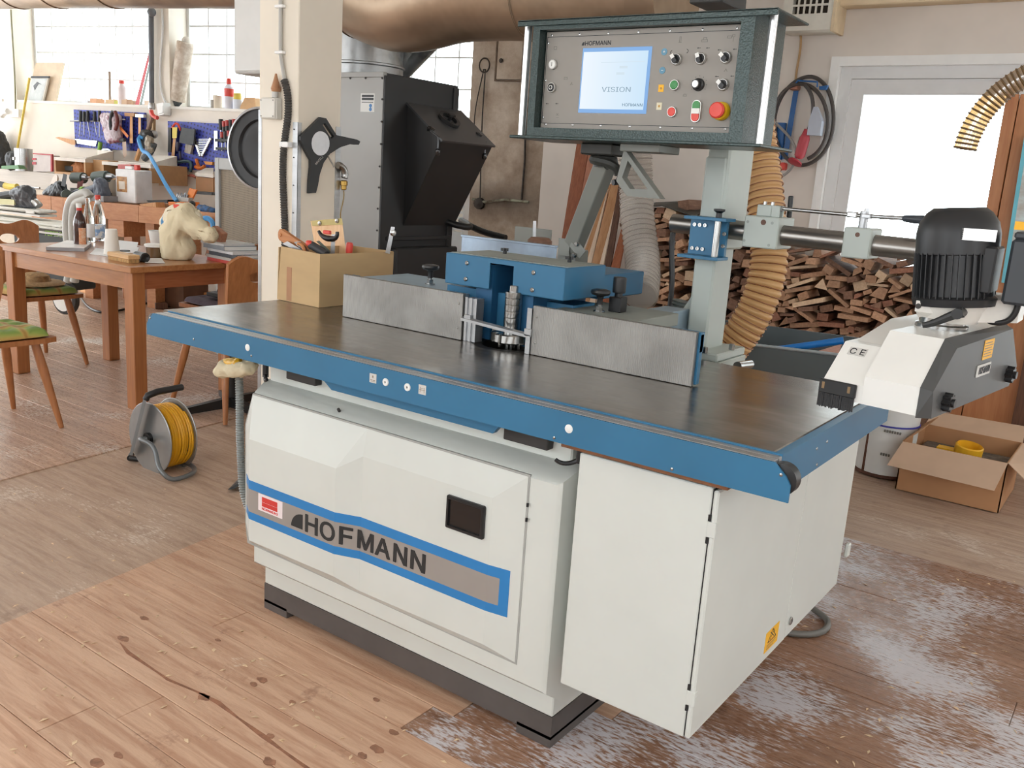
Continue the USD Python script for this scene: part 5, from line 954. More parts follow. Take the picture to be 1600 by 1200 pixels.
HY = usdkit.material(stage, '/World/Looks/hose_yellow', {'tr': ('translucent_bsdf', {'color': lin('e8c48e')}), 'g': ('principled_bsdf', {'base_color': lin('deb47e'), 'roughness': .35}), 'm': ('mix_closure', {'fac': .75})}, [('tr.BSDF', 'm.closure1'), ('g.BSDF', 'm.closure2')], surface='m.closure')
h2 = thing('yellow_hose', 'thick yellowish ribbed suction hose hanging behind the feeder column', 'hose', hp_(1130, 560, 1.35))
pc = [hp_(1178, 150, 1.45), hp_(1186, 230, 1.42), hp_(1194, 290, 1.4), hp_(1199, 345, 1.38), hp_(1202, 400, 1.36), hp_(1192, 455, 1.34), hp_(1166, 510, 1.32), hp_(1122, 570, 1.3), V(1.2, 1.32, .55), V(1.08, 1.34, .25), V(.9, 1.36, .075)]
obj(h2, 'hose', hose(pc, .058, .0235, .003, 30, 8), HY); obj(h2, 'wire_spiral', hose_rings([p + V(0, 0, .0) for p in pc], .0605, .0235, .0022, 24), mt('hose_wire_brown', '8b5a35', .5), kind='stuff')
h3 = thing('brown_hose', 'see-through brown spiral hose end hanging from above in front of the bright door', 'hose', hp_(1508, 232, 3.6))
pc = [hp_(1660, 95, 3.6), hp_(1605, 118, 3.6), hp_(1560, 148, 3.6), hp_(1528, 186, 3.6), hp_(1508, 232, 3.6)]
obj(h3, 'hose', sweep(smooth_path(pc, 60), .052, 20, caps=False), clear_mat('hose_film', 'e3c9a0', .2, .35), True); obj(h3, 'wire_spiral', hose_rings(pc, .0535, .021, .0048, 18), mt('hose_wire_dark', '7a5f3c', .5), kind='stuff')
h4 = solo('grey_corrugated_hose', 'short dark grey corrugated hose beside the foot of the feeder column', 'hose', [hose([hp_(1064, 470, 1.1), hp_(1060, 490, 1.1), hp_(1057, 515, 1.1), hp_(1056, 560, 1.1)], .026, .011, .002, 16, 5)], mt('hose_dark_grey', '59625f', .5))
solo('black_cable', 'black cable hanging down left of the feeder column in front of the firewood', 'cable', [sweep(smooth_path([hp_(1075, 345, 1.2), hp_(1056, 352, 1.2), hp_(1050, 375, 1.2), hp_(1050, 430, 1.2), hp_(1047, 480, 1.2), hp_(1046, 560, 1.2)], 30), .0095, 8)], BLACK)
# chip bin, bucket, open carton
BIN = mt('bin_grey_blue', '626b6e', .45, .3, var=.08, scale=4)
bn = thing('chip_bin', 'dark grey metal chip bin behind the right end of the moulder table', 'bin', (1.3, 2.1, 0))
def sheet(pts, th): return hull([V(*p) + o for p in pts for o in (V(0, 0, 0), V(*th))])
bz0, bz1 = .77, .80
fr_ = [(.80, 1.8, .75), (1.72, 1.8, .795), (1.36, 1.8, .46), (.95, 1.8, .42)]; bk_ = [(.80, 2.5, .75), (1.80, 2.5, .77), (1.36, 2.5, .46), (.95, 2.5, .42)]
obj(bn, 'front_wall', sheet(fr_, (0, .006, 0)), BIN, False); obj(bn, 'back_wall', sheet(bk_, (0, -.006, 0)), BIN, False)
obj(bn, 'side_wall', sheet([fr_[1], bk_[1], bk_[2], fr_[2]], (-.006, 0, 0)), BIN, False); obj(bn, 'side_wall', sheet([fr_[0], bk_[0], bk_[3], fr_[3]], (.006, 0, 0)), BIN, False)
obj(bn, 'floor_sheet', bx(.95, 1.36, 1.8, 2.5, .42, .44), BIN, False)
obj(bn, 'rim', [cyl(V(.80, 1.797, .755), V(1.72, 1.797, .80), .006, n=8)], mt('rim_pale', 'aab6bd', .4, .4))
for x in (1.0, 1.3):
    for y in (1.86, 2.44): obj(bn, 'leg', bx(x - .02, x + .02, y - .02, y + .02, 0, .43), BIN, False)
solo('blue_tube', 'bright blue round tube lying slanted across the chip bin', 'tube', [cyl(AY(1196, 549, 1.9), AZ(1318, 532, .82), .014, n=12)], mt('tube_blue', '1f78c8', .35, var=.05))
solo('brown_offcut', 'brown board lying inside the chip bin under the blue tube', 'board', [hull([AZ(1262, 553, .76) , AZ(1310, 552, .76), AZ(1316, 537, .78), AZ(1262, 553, .74), AZ(1310, 552, .74), AZ(1316, 537, .76)])], WPK, False)
p = AZ(1165, 571, .86); solo('pipe_end', 'short chrome pipe end lying just behind the back edge of the moulder table', 'pipe', [cyl(AY(1152, 572, .85), AY(1172, 569, .95), .0125, n=20)], CHROME)
bk = thing('white_bucket', 'white plastic drum with a blue band and a brown drip beside the moulder', 'bucket', (1.462, 3.19, 0))
obj(bk, 'body', lathe([(.128, 0), (.134, .01), (.14, .40), (.146, .405), (.146, .425), (.138, .43)], 40, (1.462, 3.19, 0)), mt('bucket_white', 'dfe2e1', .4, var=.03, scale=6), 40)
zb2 = AY(1390, 667, 3.06)[2]; obj(bk, 'blue_band', lathe([(.1425, zb2 - .004), (.1425, zb2 + .004)], 40, (1.462, 3.19, 0)), ink('band_blue', '3c3fa0'), 40)
obj(bk, 'foot_ring', lathe([(.133, 0), (.137, .002), (.1375, .016), (.133, .018)], 40, (1.462, 3.19, 0)), mt('drip_brown', '5a3728', .5), 40)
q0 = AY(1354, 700, 3.08); obj(bk, 'drip', bx(q0[0] - .006, q0[0] + .006, 3.068, 3.085, .01, zb2 - .02, .002), mt('drip_brown', '5a3728', .5), False)
for k, (zz, n) in enumerate(((.24, 7), (.12, 4), (.40, 6))): obj(bk, 'print_line', [bx(1.47 + i * .012, 1.478 + i * .012, 3.0475 + .0004 * i, 3.055, zz, zz + .012) for i in range(n)], INKG, False, kind='stuff')
CB2 = mt('cardboard_brown', 'b98a62', .8, var=.05, scale=5, bump=.08, bscale=70); CBI = mt('cardboard_inner', 'c9ab92', .8, var=.05, scale=5)
ob = thing('open_carton', 'open brown cardboard box with flaps out and a yellow part inside, at the right', 'box', (1.81, 3.2, 0))
ox0, ox1, oy0, oy1, oz = 1.585, 2.035, 2.945, 3.42, .238
for nm_, pts, th_ in (('carton_wall', [(ox0, oy0, 0), (ox1, oy0, 0), (ox1, oy0, oz), (ox0, oy0, oz)], (0, .005, 0)), ('carton_wall', [(ox0, oy1, 0), (ox1, oy1, 0), (ox1, oy1, oz), (ox0, oy1, oz)], (0, -.005, 0)), ('carton_wall', [(ox0, oy0, 0), (ox0, oy1, 0), (ox0, oy1, oz), (ox0, oy0, oz)], (.005, 0, 0)), ('carton_wall', [(ox1, oy0, 0), (ox1, oy1, 0), (ox1, oy1, oz), (ox1, oy0, oz)], (-.005, 0, 0))): obj(ob, nm_, sheet(pts, th_), CB2, False)
obj(ob, 'carton_bottom', bx(ox0, ox1, oy0, oy1, 0.0005, .006), CB2, False)
obj(ob, 'flap', sheet([(ox0, oy0 - .001, oz), (ox1, oy0 - .001, oz), (ox1 - .02, oy0 - .12, oz - .105), (ox0 - .03, oy0 - .11, oz - .10)], (0, -.004, 0)), CBI, False)
obj(ob, 'flap', sheet([(ox0, oy1, oz), (ox1, oy1, oz), (ox1 - .01, oy1 + .11, oz + .06), (ox0 + .01, oy1 + .11, oz + .05)], (0, .004, 0)), CBI, False)
obj(ob, 'flap', sheet([(ox1, oy0, oz), (ox1, oy1, oz), (ox1 + .14, oy1 - .01, oz - .06), (ox1 + .13, oy0 + .0, oz - .10)], (.004, 0, .0)), CBI, False)
obj(ob, 'flap', sheet([(ox0, oy0 + .002, oz), (ox0, oy1, oz), (ox0 + .06, oy1 - .02, oz + .05), (ox0 + .05, oy0 + .1, oz + .04)], (-.004, 0, 0)), CB2, False)
p = AZ(1512, 702, .23); ym = thing('yellow_nozzle', 'bright yellow plastic nozzle lying in the open cardboard box', 'nozzle', p)
YL = mt('nozzle_yellow', 'eab42a', .4, var=.04); obj(ym, 'cup', lathe([(.05, 0), (.062, .01), (.062, .07), (.056, .075), (.056, .02), (.0005, .018)], 30, p + V(0, 0, -.05), (.1, -.1, 1)), YL); obj(ym, 'spout', [hull([p + V(dx, dy, dz) for dx in (-.13, -.04) for dy in (-.03, .03) for dz in (-.05, -.012)])], YL, 20)
solo('grey_filling', 'dark grey odds and ends filling the open cardboard box', 'odds and ends', [bx(ox0 + .01, ox1 - .01, oy0 + .01, oy1 - .01, .007, .16, .02)], mt('filling_grey', '6a6259', .8, var=.3, scale=25), False, kind='stuff')
# wooden doors and a print leaning at the right of the bright door
WDO = wood('door_wood', 'b5754c', 'c58a5e', 2, .45, 3., .05)
wd = thing('door_stack', 'tall orange-brown wooden door leaves standing at the right edge in front of the bright door', 'door', (2.2, 4.2, 0))
zt = AY(1573, 147, 4.19)[2]; xa_ = AY(1573, 147, 4.19)[0]
obj(wd, 'backing', bx(xa_ + .02, xa_ + 1.08, 4.232, 4.25, 0, zt - .02), WDK, False); obj(wd, 'panel', bx(xa_, xa_ + .062, 4.19, 4.23, 0, zt, .003), WDO); obj(wd, 'panel', bx(xa_ + .067, xa_ + .52, 4.19, 4.23, 0, zt, .003), WDO); obj(wd, 'panel', bx(xa_ + .53, xa_ + 1.1, 4.19, 4.23, 0, zt, .003), WDO)  # dark strip added behind the leaves, stops light shining through their gap
pr = thing('leaning_print', 'flat board with a turquoise edge and faint pattern leaning on the wooden panels', 'picture', (1.9, 4.12, .9))
pa = AY(1592, 262, 4.13); obj(pr, 'board', hull([(x, y, z) for (x, z) in ((1.718, .95), (1.697, 1.735), (2.4, .95), (2.4, 1.735)) for y in (4.13, 4.15)]), mt('turquoise_edge', '6fc3d6', .5), False)
obj(pr, 'print', hull([(x, 4.1295, z) for (x, z) in ((1.738, .96), (1.718, 1.72), (2.39, .96), (2.39, 1.72))] + [(2.0, 4.135, 1.2)]), mt('print_grey', 'b9b4ac', .6, scale=9, col2='cfe0e2', stretch=(1, 1, 2)), False)
obj(pr, 'stand', bx(1.9, 2.3, 4.12, 4.18, 0, .95), WDK, False)
# cables, rods and plugs on the back wall
yc_ = BW - .05
cb_ = lambda l, o=0.: [AY(x, y, yc_ - o) for x, y in l]
DCB = mt('cable_dark', '4b4542', .5, var=.08)
cbl = thing('cable_coil', 'dark grey power cable hung in big loops left of the bright door', 'cable', AY(1265, 260, yc_))
obj(cbl, 'cable', sweep(smooth_path(cb_([(1210, 190), (1222, 150), (1245, 126), (1268, 120), (1288, 132), (1300, 160), (1302, 195), (1292, 230), (1272, 252), (1248, 258), (1228, 246), (1214, 222), (1212, 195)]), 80), .0125, 8), DCB)
obj(cbl, 'cable', sweep(smooth_path(cb_([(1212, 175), (1228, 140), (1248, 131), (1272, 139), (1289, 165), (1293, 200), (1283, 230), (1262, 248)], .03), 60), .0125, 8), DCB)
obj(cbl, 'cable', sweep(smooth_path(cb_([(1258, 133), (1268, 150), (1270, 175), (1262, 205)], .05), 30), .0125, 8), DCB); obj(cbl, 'cable', sweep(smooth_path(cb_([(1212, 192), (1225, 205), (1240, 225), (1243, 250), (1232, 268), (1214, 278)], .06), 40), .009, 8), mt('cable_pale', '8e8a86', .5))
rp0, rp1 = AY(1260, 207, yc_ - .07), AY(1248, 248, yc_ - .07); pk = obj(cbl, 'red_plug', [lathe([(.02, 0), (.034, .02), (.034, .13), (.026, .15), (.018, .19)], 20, rp1, rp0 - rp1)], mt('plug_red', 'b03a45', .45, var=.05), label='red industrial plug')
obj(cbl, 'red_flange', [lathe([(.045, 0), (.05, .012), (.03, .02)], 20, AY(1243, 252, yc_ - .08), (-.3, -.5, -1))], mt('plug_red', 'b03a45'))
gp0, gp1 = AY(1275, 167, yc_ - .07), AY(1273, 212, yc_ - .07); obj(cbl, 'grey_plug', hull([gp0 + V(dx, dy, 0) for dx in (-.012, .012) for dy in (-.01, .01)] + [gp1 + V(dx, dy, dz) for dx in (-.042, .042) for dy in (-.03, .03) for dz in (0, .09)]), mt('plug_grey', 'b3b9c6', .4, var=.04), 20, label='pale grey moulded plug')
rk = thing('blue_hook_rack', 'blue steel rod and hook bracket carrying the cable coil on the back wall', 'hook', AY(1230, 260, yc_))
RBL = mt('rack_blue', '235e9c', .4, var=.06)
obj(rk, 'rod', [hull([AY(x, y, yy) for x, y in ((1240, 140), (1248, 141), (1238, 190), (1230, 250), (1222, 248)) for yy in (BW - .03, BW - .012)])], RBL, False); obj(rk, 'bracket', [bx(AY(1214, 200, BW)[0], AY(1229, 200, BW)[0], BW - .03, BW - .001, AY(1220, 250, BW)[2], AY(1220, 192, BW)[2], .004)], RBL, False)
obj(rk, 'hook', [sweep([AY(1237, 138, BW - .05), AY(1247, 126, BW - .1), AY(1277, 128, BW - .12), AY(1277, 136, BW - .12)], .006, 6), hull([AY(x, y, BW - .1) + V(0, o, 0) for x, y in ((1280, 135), (1293, 133), (1290, 140), (1280, 140)) for o in (0, .03)])], RBL)
obj(rk, 'red_knob', [bx(*sorted((AY(1216, 262, BW - .05)[0], AY(1229, 262, BW - .05)[0])), BW - .09, BW - .03, AY(1222, 266, BW - .05)[2], AY(1222, 254, BW - .05)[2], .008)], RD); obj(rk, 'copper_cap', [bx(AY(1235, 138, BW - .06)[0], AY(1248, 138, BW - .06)[0], BW - .08, BW - .02, AY(1242, 141, BW - .06)[2], AY(1242, 133, BW - .06)[2], .006)], mt('copper_brown', '9b6a58', .4, .3))
a, b = AY(1231, 27, BW - .2), AY(1311, 48, BW - .2)
vb = thing('vent_box', 'white ventilation box with a square grille high on the back wall', 'vent', ((a[0] + b[0]) / 2, BW - .1, b[2]))
vz0 = AY(1270, 47, BW - .2)[2]; vx0, vx1 = AY(1222, 30, BW - .2)[0], AY(1300, 30, BW - .2)[0]; vzt = vz0 + .42
VW = mt('vent_white', 'd9d6cc', .55, var=.08, scale=6); oz0 = AY(1270, 21, BW - .2)[2]; ox0_, ox1_ = AY(1239, 10, BW - .2)[0], AY(1294, 10, BW - .2)[0]
obj(vb, 'casing', [bx(vx0, vx1, BW - .2, BW - .002, vz0, oz0 - .0), bx(vx0, ox0_, BW - .2, BW - .002, oz0, vzt), bx(ox1_, vx1, BW - .2, BW - .002, oz0, vzt), bx(ox0_, ox1_, BW - .15, BW - .002, oz0, vzt)], VW, False)
obj(vb, 'hole', bx(ox0_, ox1_, BW - .152, BW - .149, oz0, vzt), mt('vent_dark', '3a3128', .8), False)
for k in range(1, 6): x = ox0_ + (ox1_ - ox0_) * k / 6; obj(vb, 'grille_bar', bx(x - .006, x + .006, BW - .203, BW - .195, oz0, vzt), VW, False)
for k in range(0, 6): z = oz0 + .05 * (k + 1); obj(vb, 'grille_bar', bx(ox0_, ox1_, BW - .204, BW - .196, z - .006, z + .006), VW, False)
obj(vb, 'side_board', bx(vx1, vx1 + .02, BW - .21, BW - .002, vz0 - .01, vzt), BEAM, False)
solo('wall_cable', 'thin tan cable running down the back wall below the vent box', 'cable', [sweep(smooth_path([AY(1251, 55, BW - .012), AY(1250, 80, BW - .012), AY(1245, 110, BW - .012), AY(1243, 130, BW - .012)], 16), .008, 6)], mt('cable_tan', 'b08f66', .6))
# power cable on the floor behind the cabinet
solo('power_cable', 'grey power cable looping out on the floor behind the switch cabinet', 'cable', [sweep(smooth_path([(1.35, 1.25, .011), (1.55, 1.10, .011), AZ(1240, 990, .011), AZ(1275, 990, .011), AZ(1294, 975, .011), AZ(1286, 962, .012), AZ(1270, 951, .02), (1.62, 1.42, .05), (1.5, 1.45, .1), (1.42, 1.03, .3)], 50), .0105, 10)], mt('cable_grey', '6f6d68', .45, var=.06))
# ================================================================== dining corner
def wpl(l, o, th):
    """outline in the picture, cut from a plate standing parallel to the window wall, its front o metres off the wall"""
    q_ = [((p - K) @ WD, p[2]) for p in (AW(x, y, o) for x, y in l)]
    return prism(Polygon(q_).buffer(0), th, K + WN * o, WD, V(0, 0, 1))
def ypl(l, y, th):
    q_ = [(p[0], p[2]) for p in (AY(a, b, y) for a, b in l)]
    return prism(Polygon(q_).buffer(0), th, (0, y + th, 0), (1, 0, 0), (0, 0, 1))
def rect(x0, y0, x1, y1): return [(x0, y0), (x1, y0), (x1, y1), (x0, y1)]
TW = wood('table_wood', 'a0683f', 'b98150', 0, .30, 4., .05, .2); TWZ = wood('table_leg_wood', 'a0653c', 'b57847', 2, .4, 4., .06, .1); CW = wood('chair_wood', 'a2663c', 'b97b4b', 2, .38, 4., .08, .15)
tb0 = V(-1.81, 1.06, 0); rt = math.radians(3.0); te1 = V(-math.cos(rt), -math.sin(rt), 0); te2 = V(-math.sin(rt), math.cos(rt), 0); TZ = .766; TL, TD = 1.27, .74
def TP(m): return tf(m, -te1, te2, V(0, 0, 1), tb0)        # local x runs left to right ending at 0, y away from the camera
dt_ = thing('dining_table', 'brown wooden table with square legs, bottles and a cloth bag on it, at the left', 'table', (tb0[0] - .6, tb0[1] + .4, 0))
obj(dt_, 'tabletop', TP(bx(-TL, 0, 0, TD, TZ - .032, TZ, .003)), TW, False)
for x in (-TL + .055, -.08):
    for y in (.03, TD - .11): obj(dt_, 'leg', TP(bx(x - .055 + .03, x + .05, y, y + .075, 0, TZ - .033, .003)), TWZ, False)
obj(dt_, 'apron', TP(bx(-TL + .07, -.06, .045, .065, TZ - .125, TZ - .033)), TW, False); obj(dt_, 'apron', TP(bx(-TL + .07, -.06, TD - .07, TD - .05, TZ - .125, TZ - .033)), TW, False)
for x in (-.055, -TL + .06): obj(dt_, 'apron', TP(bx(x - .01, x + .01, .06, TD - .06, TZ - .125, TZ - .033)), wood('apron_wood', 'a05e38', 'b4704a', 1, .4), False)
def make_chair(label, loc, rz, group=None):
    """faces local +x"""
    t_ = thing('dining_chair', label, 'chair', loc, rz=rz, group=group)
    obj(t_, 'seat', prism(Polygon([(-.19, -.17), (.20, -.205), (.215, -.15), (.215, .15), (.20, .205), (-.19, .17)]).buffer(.012), .024, (0, 0, .425)), CW, 20, local=True)
    for sx, sy in ((1, 1), (1, -1), (-1, 1), (-1, -1)):
        a_, b_ = V(sx * .15, sy * .135, .43), V(sx * (.235 if sx > 0 else .24), sy * .205, 0); obj(t_, 'leg', lathe([(.0115, 0), (.013, .02), (.0225, .30), (.02, .44)], 10, b_, a_ - b_), CW, 40, local=True)
    n = 14; ys = np.linspace(-.20, .20, n); top = [(y, .40 + .035 * math.cos(y / .2 * math.pi * .5) - .02 * math.cos(y / .2 * math.pi * 1.5)) for y in ys]
    prof_ = Polygon([(-.10, .0), (.10, .0)] + [(.13, .10), (.17, .2)] + top[::-1] + [(-.17, .2), (-.13, .10)]).difference(Polygon([(.06 * math.cos(u), .325 + .032 * math.sin(u)) for u in np.arange(20) * .314]))
    tl_ = V(-.26, 0, 1); tl_ /= np.linalg.norm(tl_)
    obj(t_, 'backrest', prism(prof_, .02, (-.165, 0, .44), (0, 1, 0), tl_), CW, 20, local=True)
    return t_
ch = make_chair('wooden dining chair with a green plaid cushion, nearest of the chairs at the left', (-2.02, .45, 0), 0)
copy_of(ch, 'dining_chair', 'wooden chair at the left end of the table, oval hole in its back', (-3.23, 1.26, 0), 2)
copy_of(ch, 'dining_chair', 'wooden dining chair with purple-grey cushion at the far side of the table', (-2.25, 1.99, 0), 180)
copy_of(ch, 'dining_chair', 'wooden chair pushed up at the right end of the table, partly behind the pillar', (-1.56, 1.47, 0), 180)
MATS['plaid_green'] = usdkit.material(stage, '/World/Looks/plaid_green', {'tc': ('texture_coordinate', {}), 'w1': ('wave_texture', {'scale': 2.4, 'bands_direction': 'x', 'distortion': .3}), 'w2': ('wave_texture', {'scale': 2.4, 'bands_direction': 'y', 'distortion': .3}), 'ad': ('math', {'math_type': 'maximum'}),
    'hf': ('math', {'math_type': 'multiply', 'value2': 1.}), 'r': ('rgb_ramp', {'ramp': [(0, lin('64812f')), (.5, lin('7f9a42')), (.72, lin('8ea34c')), (.86, lin('a9a655')), (.95, lin('b99a52')), (1, lin('a8843f'))]}), 'n': ('noise_texture', {'scale': 90.}), 'bp': ('bump', {'strength': .2, 'distance': .002}), 'p': ('principled_bsdf', {'roughness': .85, 'sheen_weight': .2})},
    [('tc.object', 'w1.vector'), ('tc.object', 'w2.vector'), ('w1.fac', 'ad.value1'), ('w2.fac', 'ad.value2'), ('ad.value', 'hf.value1'), ('hf.value', 'r.fac'), ('r.color', 'p.base_color'), ('tc.object', 'n.vector'), ('n.fac', 'bp.height'), ('bp.normal', 'p.normal')], surface='p.BSDF')
def pillow(w_, d_, h_, seed=1, tufts=True):
    n = 22; u = np.linspace(-1, 1, n); X, Y = np.meshgrid(u, u, indexing='ij'); e = np.clip(1 - np.maximum(abs(X), abs(Y)) ** 4, 0, 1) ** .5
    dm = 1 - .45 * sum(np.exp(-(((X - a) ** 2 + (Y - b) ** 2) / .02)) for a in (-.45, 0.05, .5) for b in (-.45, .05, .5)) if tufts else 1
    r_ = (1 - .10 * (abs(X) * abs(Y)) ** 2); nz = meshkit.fbm(np.stack([X * 2.2, Y * 2.2, X * 0 + seed], -1), 3, seed) - .5
    top_ = np.stack([X * r_ * w_ / 2, Y * r_ * d_ / 2, h_ * (e * dm * .75 + .12 + .18 * nz * e)], -1); bot = np.stack([X * r_ * w_ / 2, Y * r_ * d_ / 2, h_ * (.12 - .12 * e)], -1)
    v_ = np.vstack([top_.reshape(-1, 3), bot.reshape(-1, 3)]); i, j = np.meshgrid(np.arange(n - 1), np.arange(n - 1), indexing='ij'); a_ = (i * n + j).ravel(); f_ = [np.stack([a_, a_ + n, a_ + n + 1], 1), np.stack([a_, a_ + n + 1, a_ + 1], 1)]
    f_ += [g_[:, ::-1] + n * n for g_ in f_]; bd = [k * n for k in range(n)] + [(n - 1) * n + k for k in range(1, n)] + [(n - 1 - k) * n + n - 1 for k in range(1, n)] + [n - 1 - k for k in range(1, n - 1)]
    bd = np.array(bd); nx = np.roll(bd, -1); f_ += [np.stack([bd, bd + n * n, nx + n * n], 1), np.stack([bd, nx + n * n, nx], 1)]
    return trimesh.Trimesh(v_, np.vstack(f_), process=False)
def put(m, o, deg=0): m = rotz(m, deg); m.apply_translation(o); return m
solo('seat_cushion', 'green plaid tufted cushion on the nearest chair at the lower left', 'cushion', [put(pillow(.385, .40, .062, 2), (-1.985, .45, .4505), 0)], MATS['plaid_green'], True)
solo('seat_cushion', 'green plaid cushion under a straw hat on the left end chair', 'cushion', [put(pillow(.385, .40, .06, 5), (-3.195, 1.26, .4505), 2)], MATS['plaid_green'], True)
solo('seat_cushion', 'purple-grey quilted cushion on the chair at the far side of the table', 'cushion', [put(pillow(.385, .40, .05, 8), (-2.285, 1.99, .4505), 0)], mt('cushion_purple', '6d6470', .9, var=.12, scale=30), True)
solo('straw_mat', 'round woven straw hat lying on the green cushion at the left end of the table', 'hat', [lathe([(.17, .505), (.15, .52), (.09, .522), (.08, .555), (.05, .57), (.0005, .572)], 24, (-3.2, 1.27, 0))], mt('straw', 'b59a72', .85, var=.2, scale=60, bump=.5, bscale=140), 40)
solo('black_folder', 'black laptop-like folder lying on the purple cushion', 'folder', [bx(-2.3, -2.05, 1.86, 2.15, .506, .53, .004), bx(-2.25, -2.06, 1.9, 2.14, .531, .55, .004)], BLACK, False)

# ------------------------------------------------------------------ on the table
Z = TZ + .0008
def at_(px, py): return AZ(px, py, Z)
GLASS = mt('clear_glass', 'f2f7f7', .03, var=.0, transmission_weight=1.0, ior=1.3)
DKG = mt('syrup_dark', '3a1710', .12, var=.1, coat=.6); LBW = mt('label_paper', 'e9e9ea', .5, var=.02)
p = at_(126, 387); b1 = thing('syrup_bottle', 'dark red-brown glass bottle with an orange label and white neck on the table', 'bottle', p); hh = AY(126, 318, p[1])[2] - Z; rr = .036
obj(b1, 'body', lathe([(rr - .004, 0), (rr, .004), (rr, hh * .55), (rr * .8, hh * .68), (rr * .42, hh * .80), (.0135, hh * .86), (.0135, hh * .93)], 28, p), DKG, 40); obj(b1, 'neck_label', lathe([(.0145, hh * .84), (.0145, hh * .90)], 20, p), RED); obj(b1, 'cap', lathe([(.015, hh * .90), (.0155, hh * .91), (.0155, hh * .995), (.013, hh), (.0005, hh)], 20, p), WHITE)
def wraplabel(p, r, z0, z1, a0, a1, n=10): t_ = np.radians(np.linspace(a0, a1, n)); q_ = [(p[0] + (r + o) * math.cos(u), p[1] + (r + o) * math.sin(u)) for o in (.0006,) for u in t_] + [(p[0] + (r - .001) * math.cos(u), p[1] + (r - .001) * math.sin(u)) for u in t_[::-1]]; return prism(Polygon(q_).buffer(0), z1 - z0, (0, 0, z0))
obj(b1, 'label', wraplabel(p, rr, Z + hh * .06, Z + hh * .46, -40, 30), mt('label_orange', 'd98a5c', .5, scale=40, col2='e6cdb0')); 
p = at_(155, 376); b2 = thing('water_bottle', 'clear glass water bottle with a red cap and blue-white label on the table', 'bottle', p); hh = AY(155, 305, p[1])[2] - Z; rr = .041
obj(b2, 'body', lathe([(rr - .005, 0), (rr, .005), (rr, hh * .50), (rr * .85, hh * .62), (.016, hh * .86), (.0145, hh * .92)], 30, p), GLASS, 40); obj(b2, 'cap', lathe([(.0165, hh * .905), (.017, hh * .91), (.017, hh * .995), (.015, hh), (.0005, hh)], 22, p), RD); obj(b2, 'collar_label', lathe([(.0195, hh * .80), (.0165, hh * .88)], 22, p), LBW); lb = obj(b2, 'label', lathe([(rr + .0006, hh * .06), (rr + .0006, hh * .36)], 30, p), mt('label_blue_white', '8fb2dc', .5, scale=22, col2='f0f2f4', lo=.45, hi=.55))
obj(b2, 'label_mark', [wraplabel(p, rr + .0012, Z + hh * .26, Z + hh * .33, -80, -20)], LBW)
p = at_(140, 378); hh = AY(130, 306, p[1])[2] - Z; b3 = thing('swing_top_bottle', 'small clear bottle tilted back between the syrup bottle and the water bottle', 'bottle', p); obj(b3, 'body', lathe([(.03, 0), (.034, .004), (.033, hh * .5), (.026, hh * .65), (.013, hh * .85), (.012, hh * .96), (.0005, hh * .97)], 24, p, (-.05, .02, 1)), GLASS, 40); obj(b3, 'label', lathe([(.0345, hh * .1), (.0343, hh * .4)], 24, p, (-.05, .02, 1)), LBW)
p = at_(175, 397); hh = AY(175, 358, p[1])[2] - Z; solo('paper_cup', 'white paper cup standing upside down on the table', 'cup', [lathe([(.043, 0), (.045, .003), (.0435, .006), (.031, hh - .002), (.030, hh), (.027, hh - .004), (.0005, hh - .004)], 32, p)], mt('cup_white', 'e8e4dc', .6, var=.015), 40)
p = at_(190, 408); br_ = thing('hand_brush', 'small wooden hand brush lying at the near edge of the table', 'brush', p); bm = lambda m: tf(m, V(.94, .0, 0) / .94, V(0, 1, 0), V(0, 0, 1), p)
obj(br_, 'bristles', bm(bx(-.095, .10, -.02, .04, 0, .018)), mt('bristle_tan', 'b5905e', .8, var=.25, scale=120, stretch=(1, 1, .2)), False); obj(br_, 'block', bm(bx(-.10, .105, -.024, .044, .018, .042, .004)), wood('brush_wood', 'c39a68', 'd3b082', 0), False)
p = at_(223, 408); solo('torch', 'short thick black torch lying beside the wooden brush', 'torch', [cyl(p + V(-.055, 0, .025), p + V(.05, -.02, .025), .0245, n=20, bev=.004), lathe([(.0245, 0), (.026, .004), (.026, .014), (.02, .016), (.012, .01)], 20, p + V(.045, -.019, .025), (1, -.2, 0))], BLACK, 40)
p = at_(229, 404); hh = AY(229, 384, p[1])[2] - Z; p = p + V(-.03, .07, 0); jr = thing('jar', 'brown filled jar with a flat white lid behind the torch', 'jar', p); obj(jr, 'glass', lathe([(.040, 0), (.043, .004), (.048, hh - .01), (.0005, hh - .01)], 28, p), mt('jar_brown', '6b5238', .15, var=.15, coat=.5), 40); obj(jr, 'lid', lathe([(.053, hh - .01), (.055, hh - .006), (.055, hh + .002), (.05, hh + .006), (.0005, hh + .006)], 28, p), WHITE, 40)
p = at_(248, 385); hh = .095; solo('white_pot', 'white plastic pot standing behind the jar beside the cloth bag', 'pot', [lathe([(.045, 0), (.06, hh), (.063, hh + .004), (.058, hh + .003), (.044, .006), (.0005, .006)], 28, p)], WHITE, 40)
a, b, c_, d_ = at_(72, 391), at_(132, 393), at_(143, 385), at_(105, 381); lt_ = thing('laptop', 'flat closed grey tablet computer under the syrup bottle at the table edge', 'laptop', (a + c_) / 2)
def slab(l, z0, z1): return hull([V(q_[0], q_[1], z) for q_ in l for z in (z0, z1)])
obj(lt_, 'body', slab((a, b, c_, d_), Z, Z + .018), mt('tablet_grey', '8f8e90', .4, .4), False); obj(lt_, 'lid', slab((a + V(.004, 0, 0), b, c_, d_), Z + .0182, Z + .022), mt('tablet_white', 'e2e1e0', .35), False)
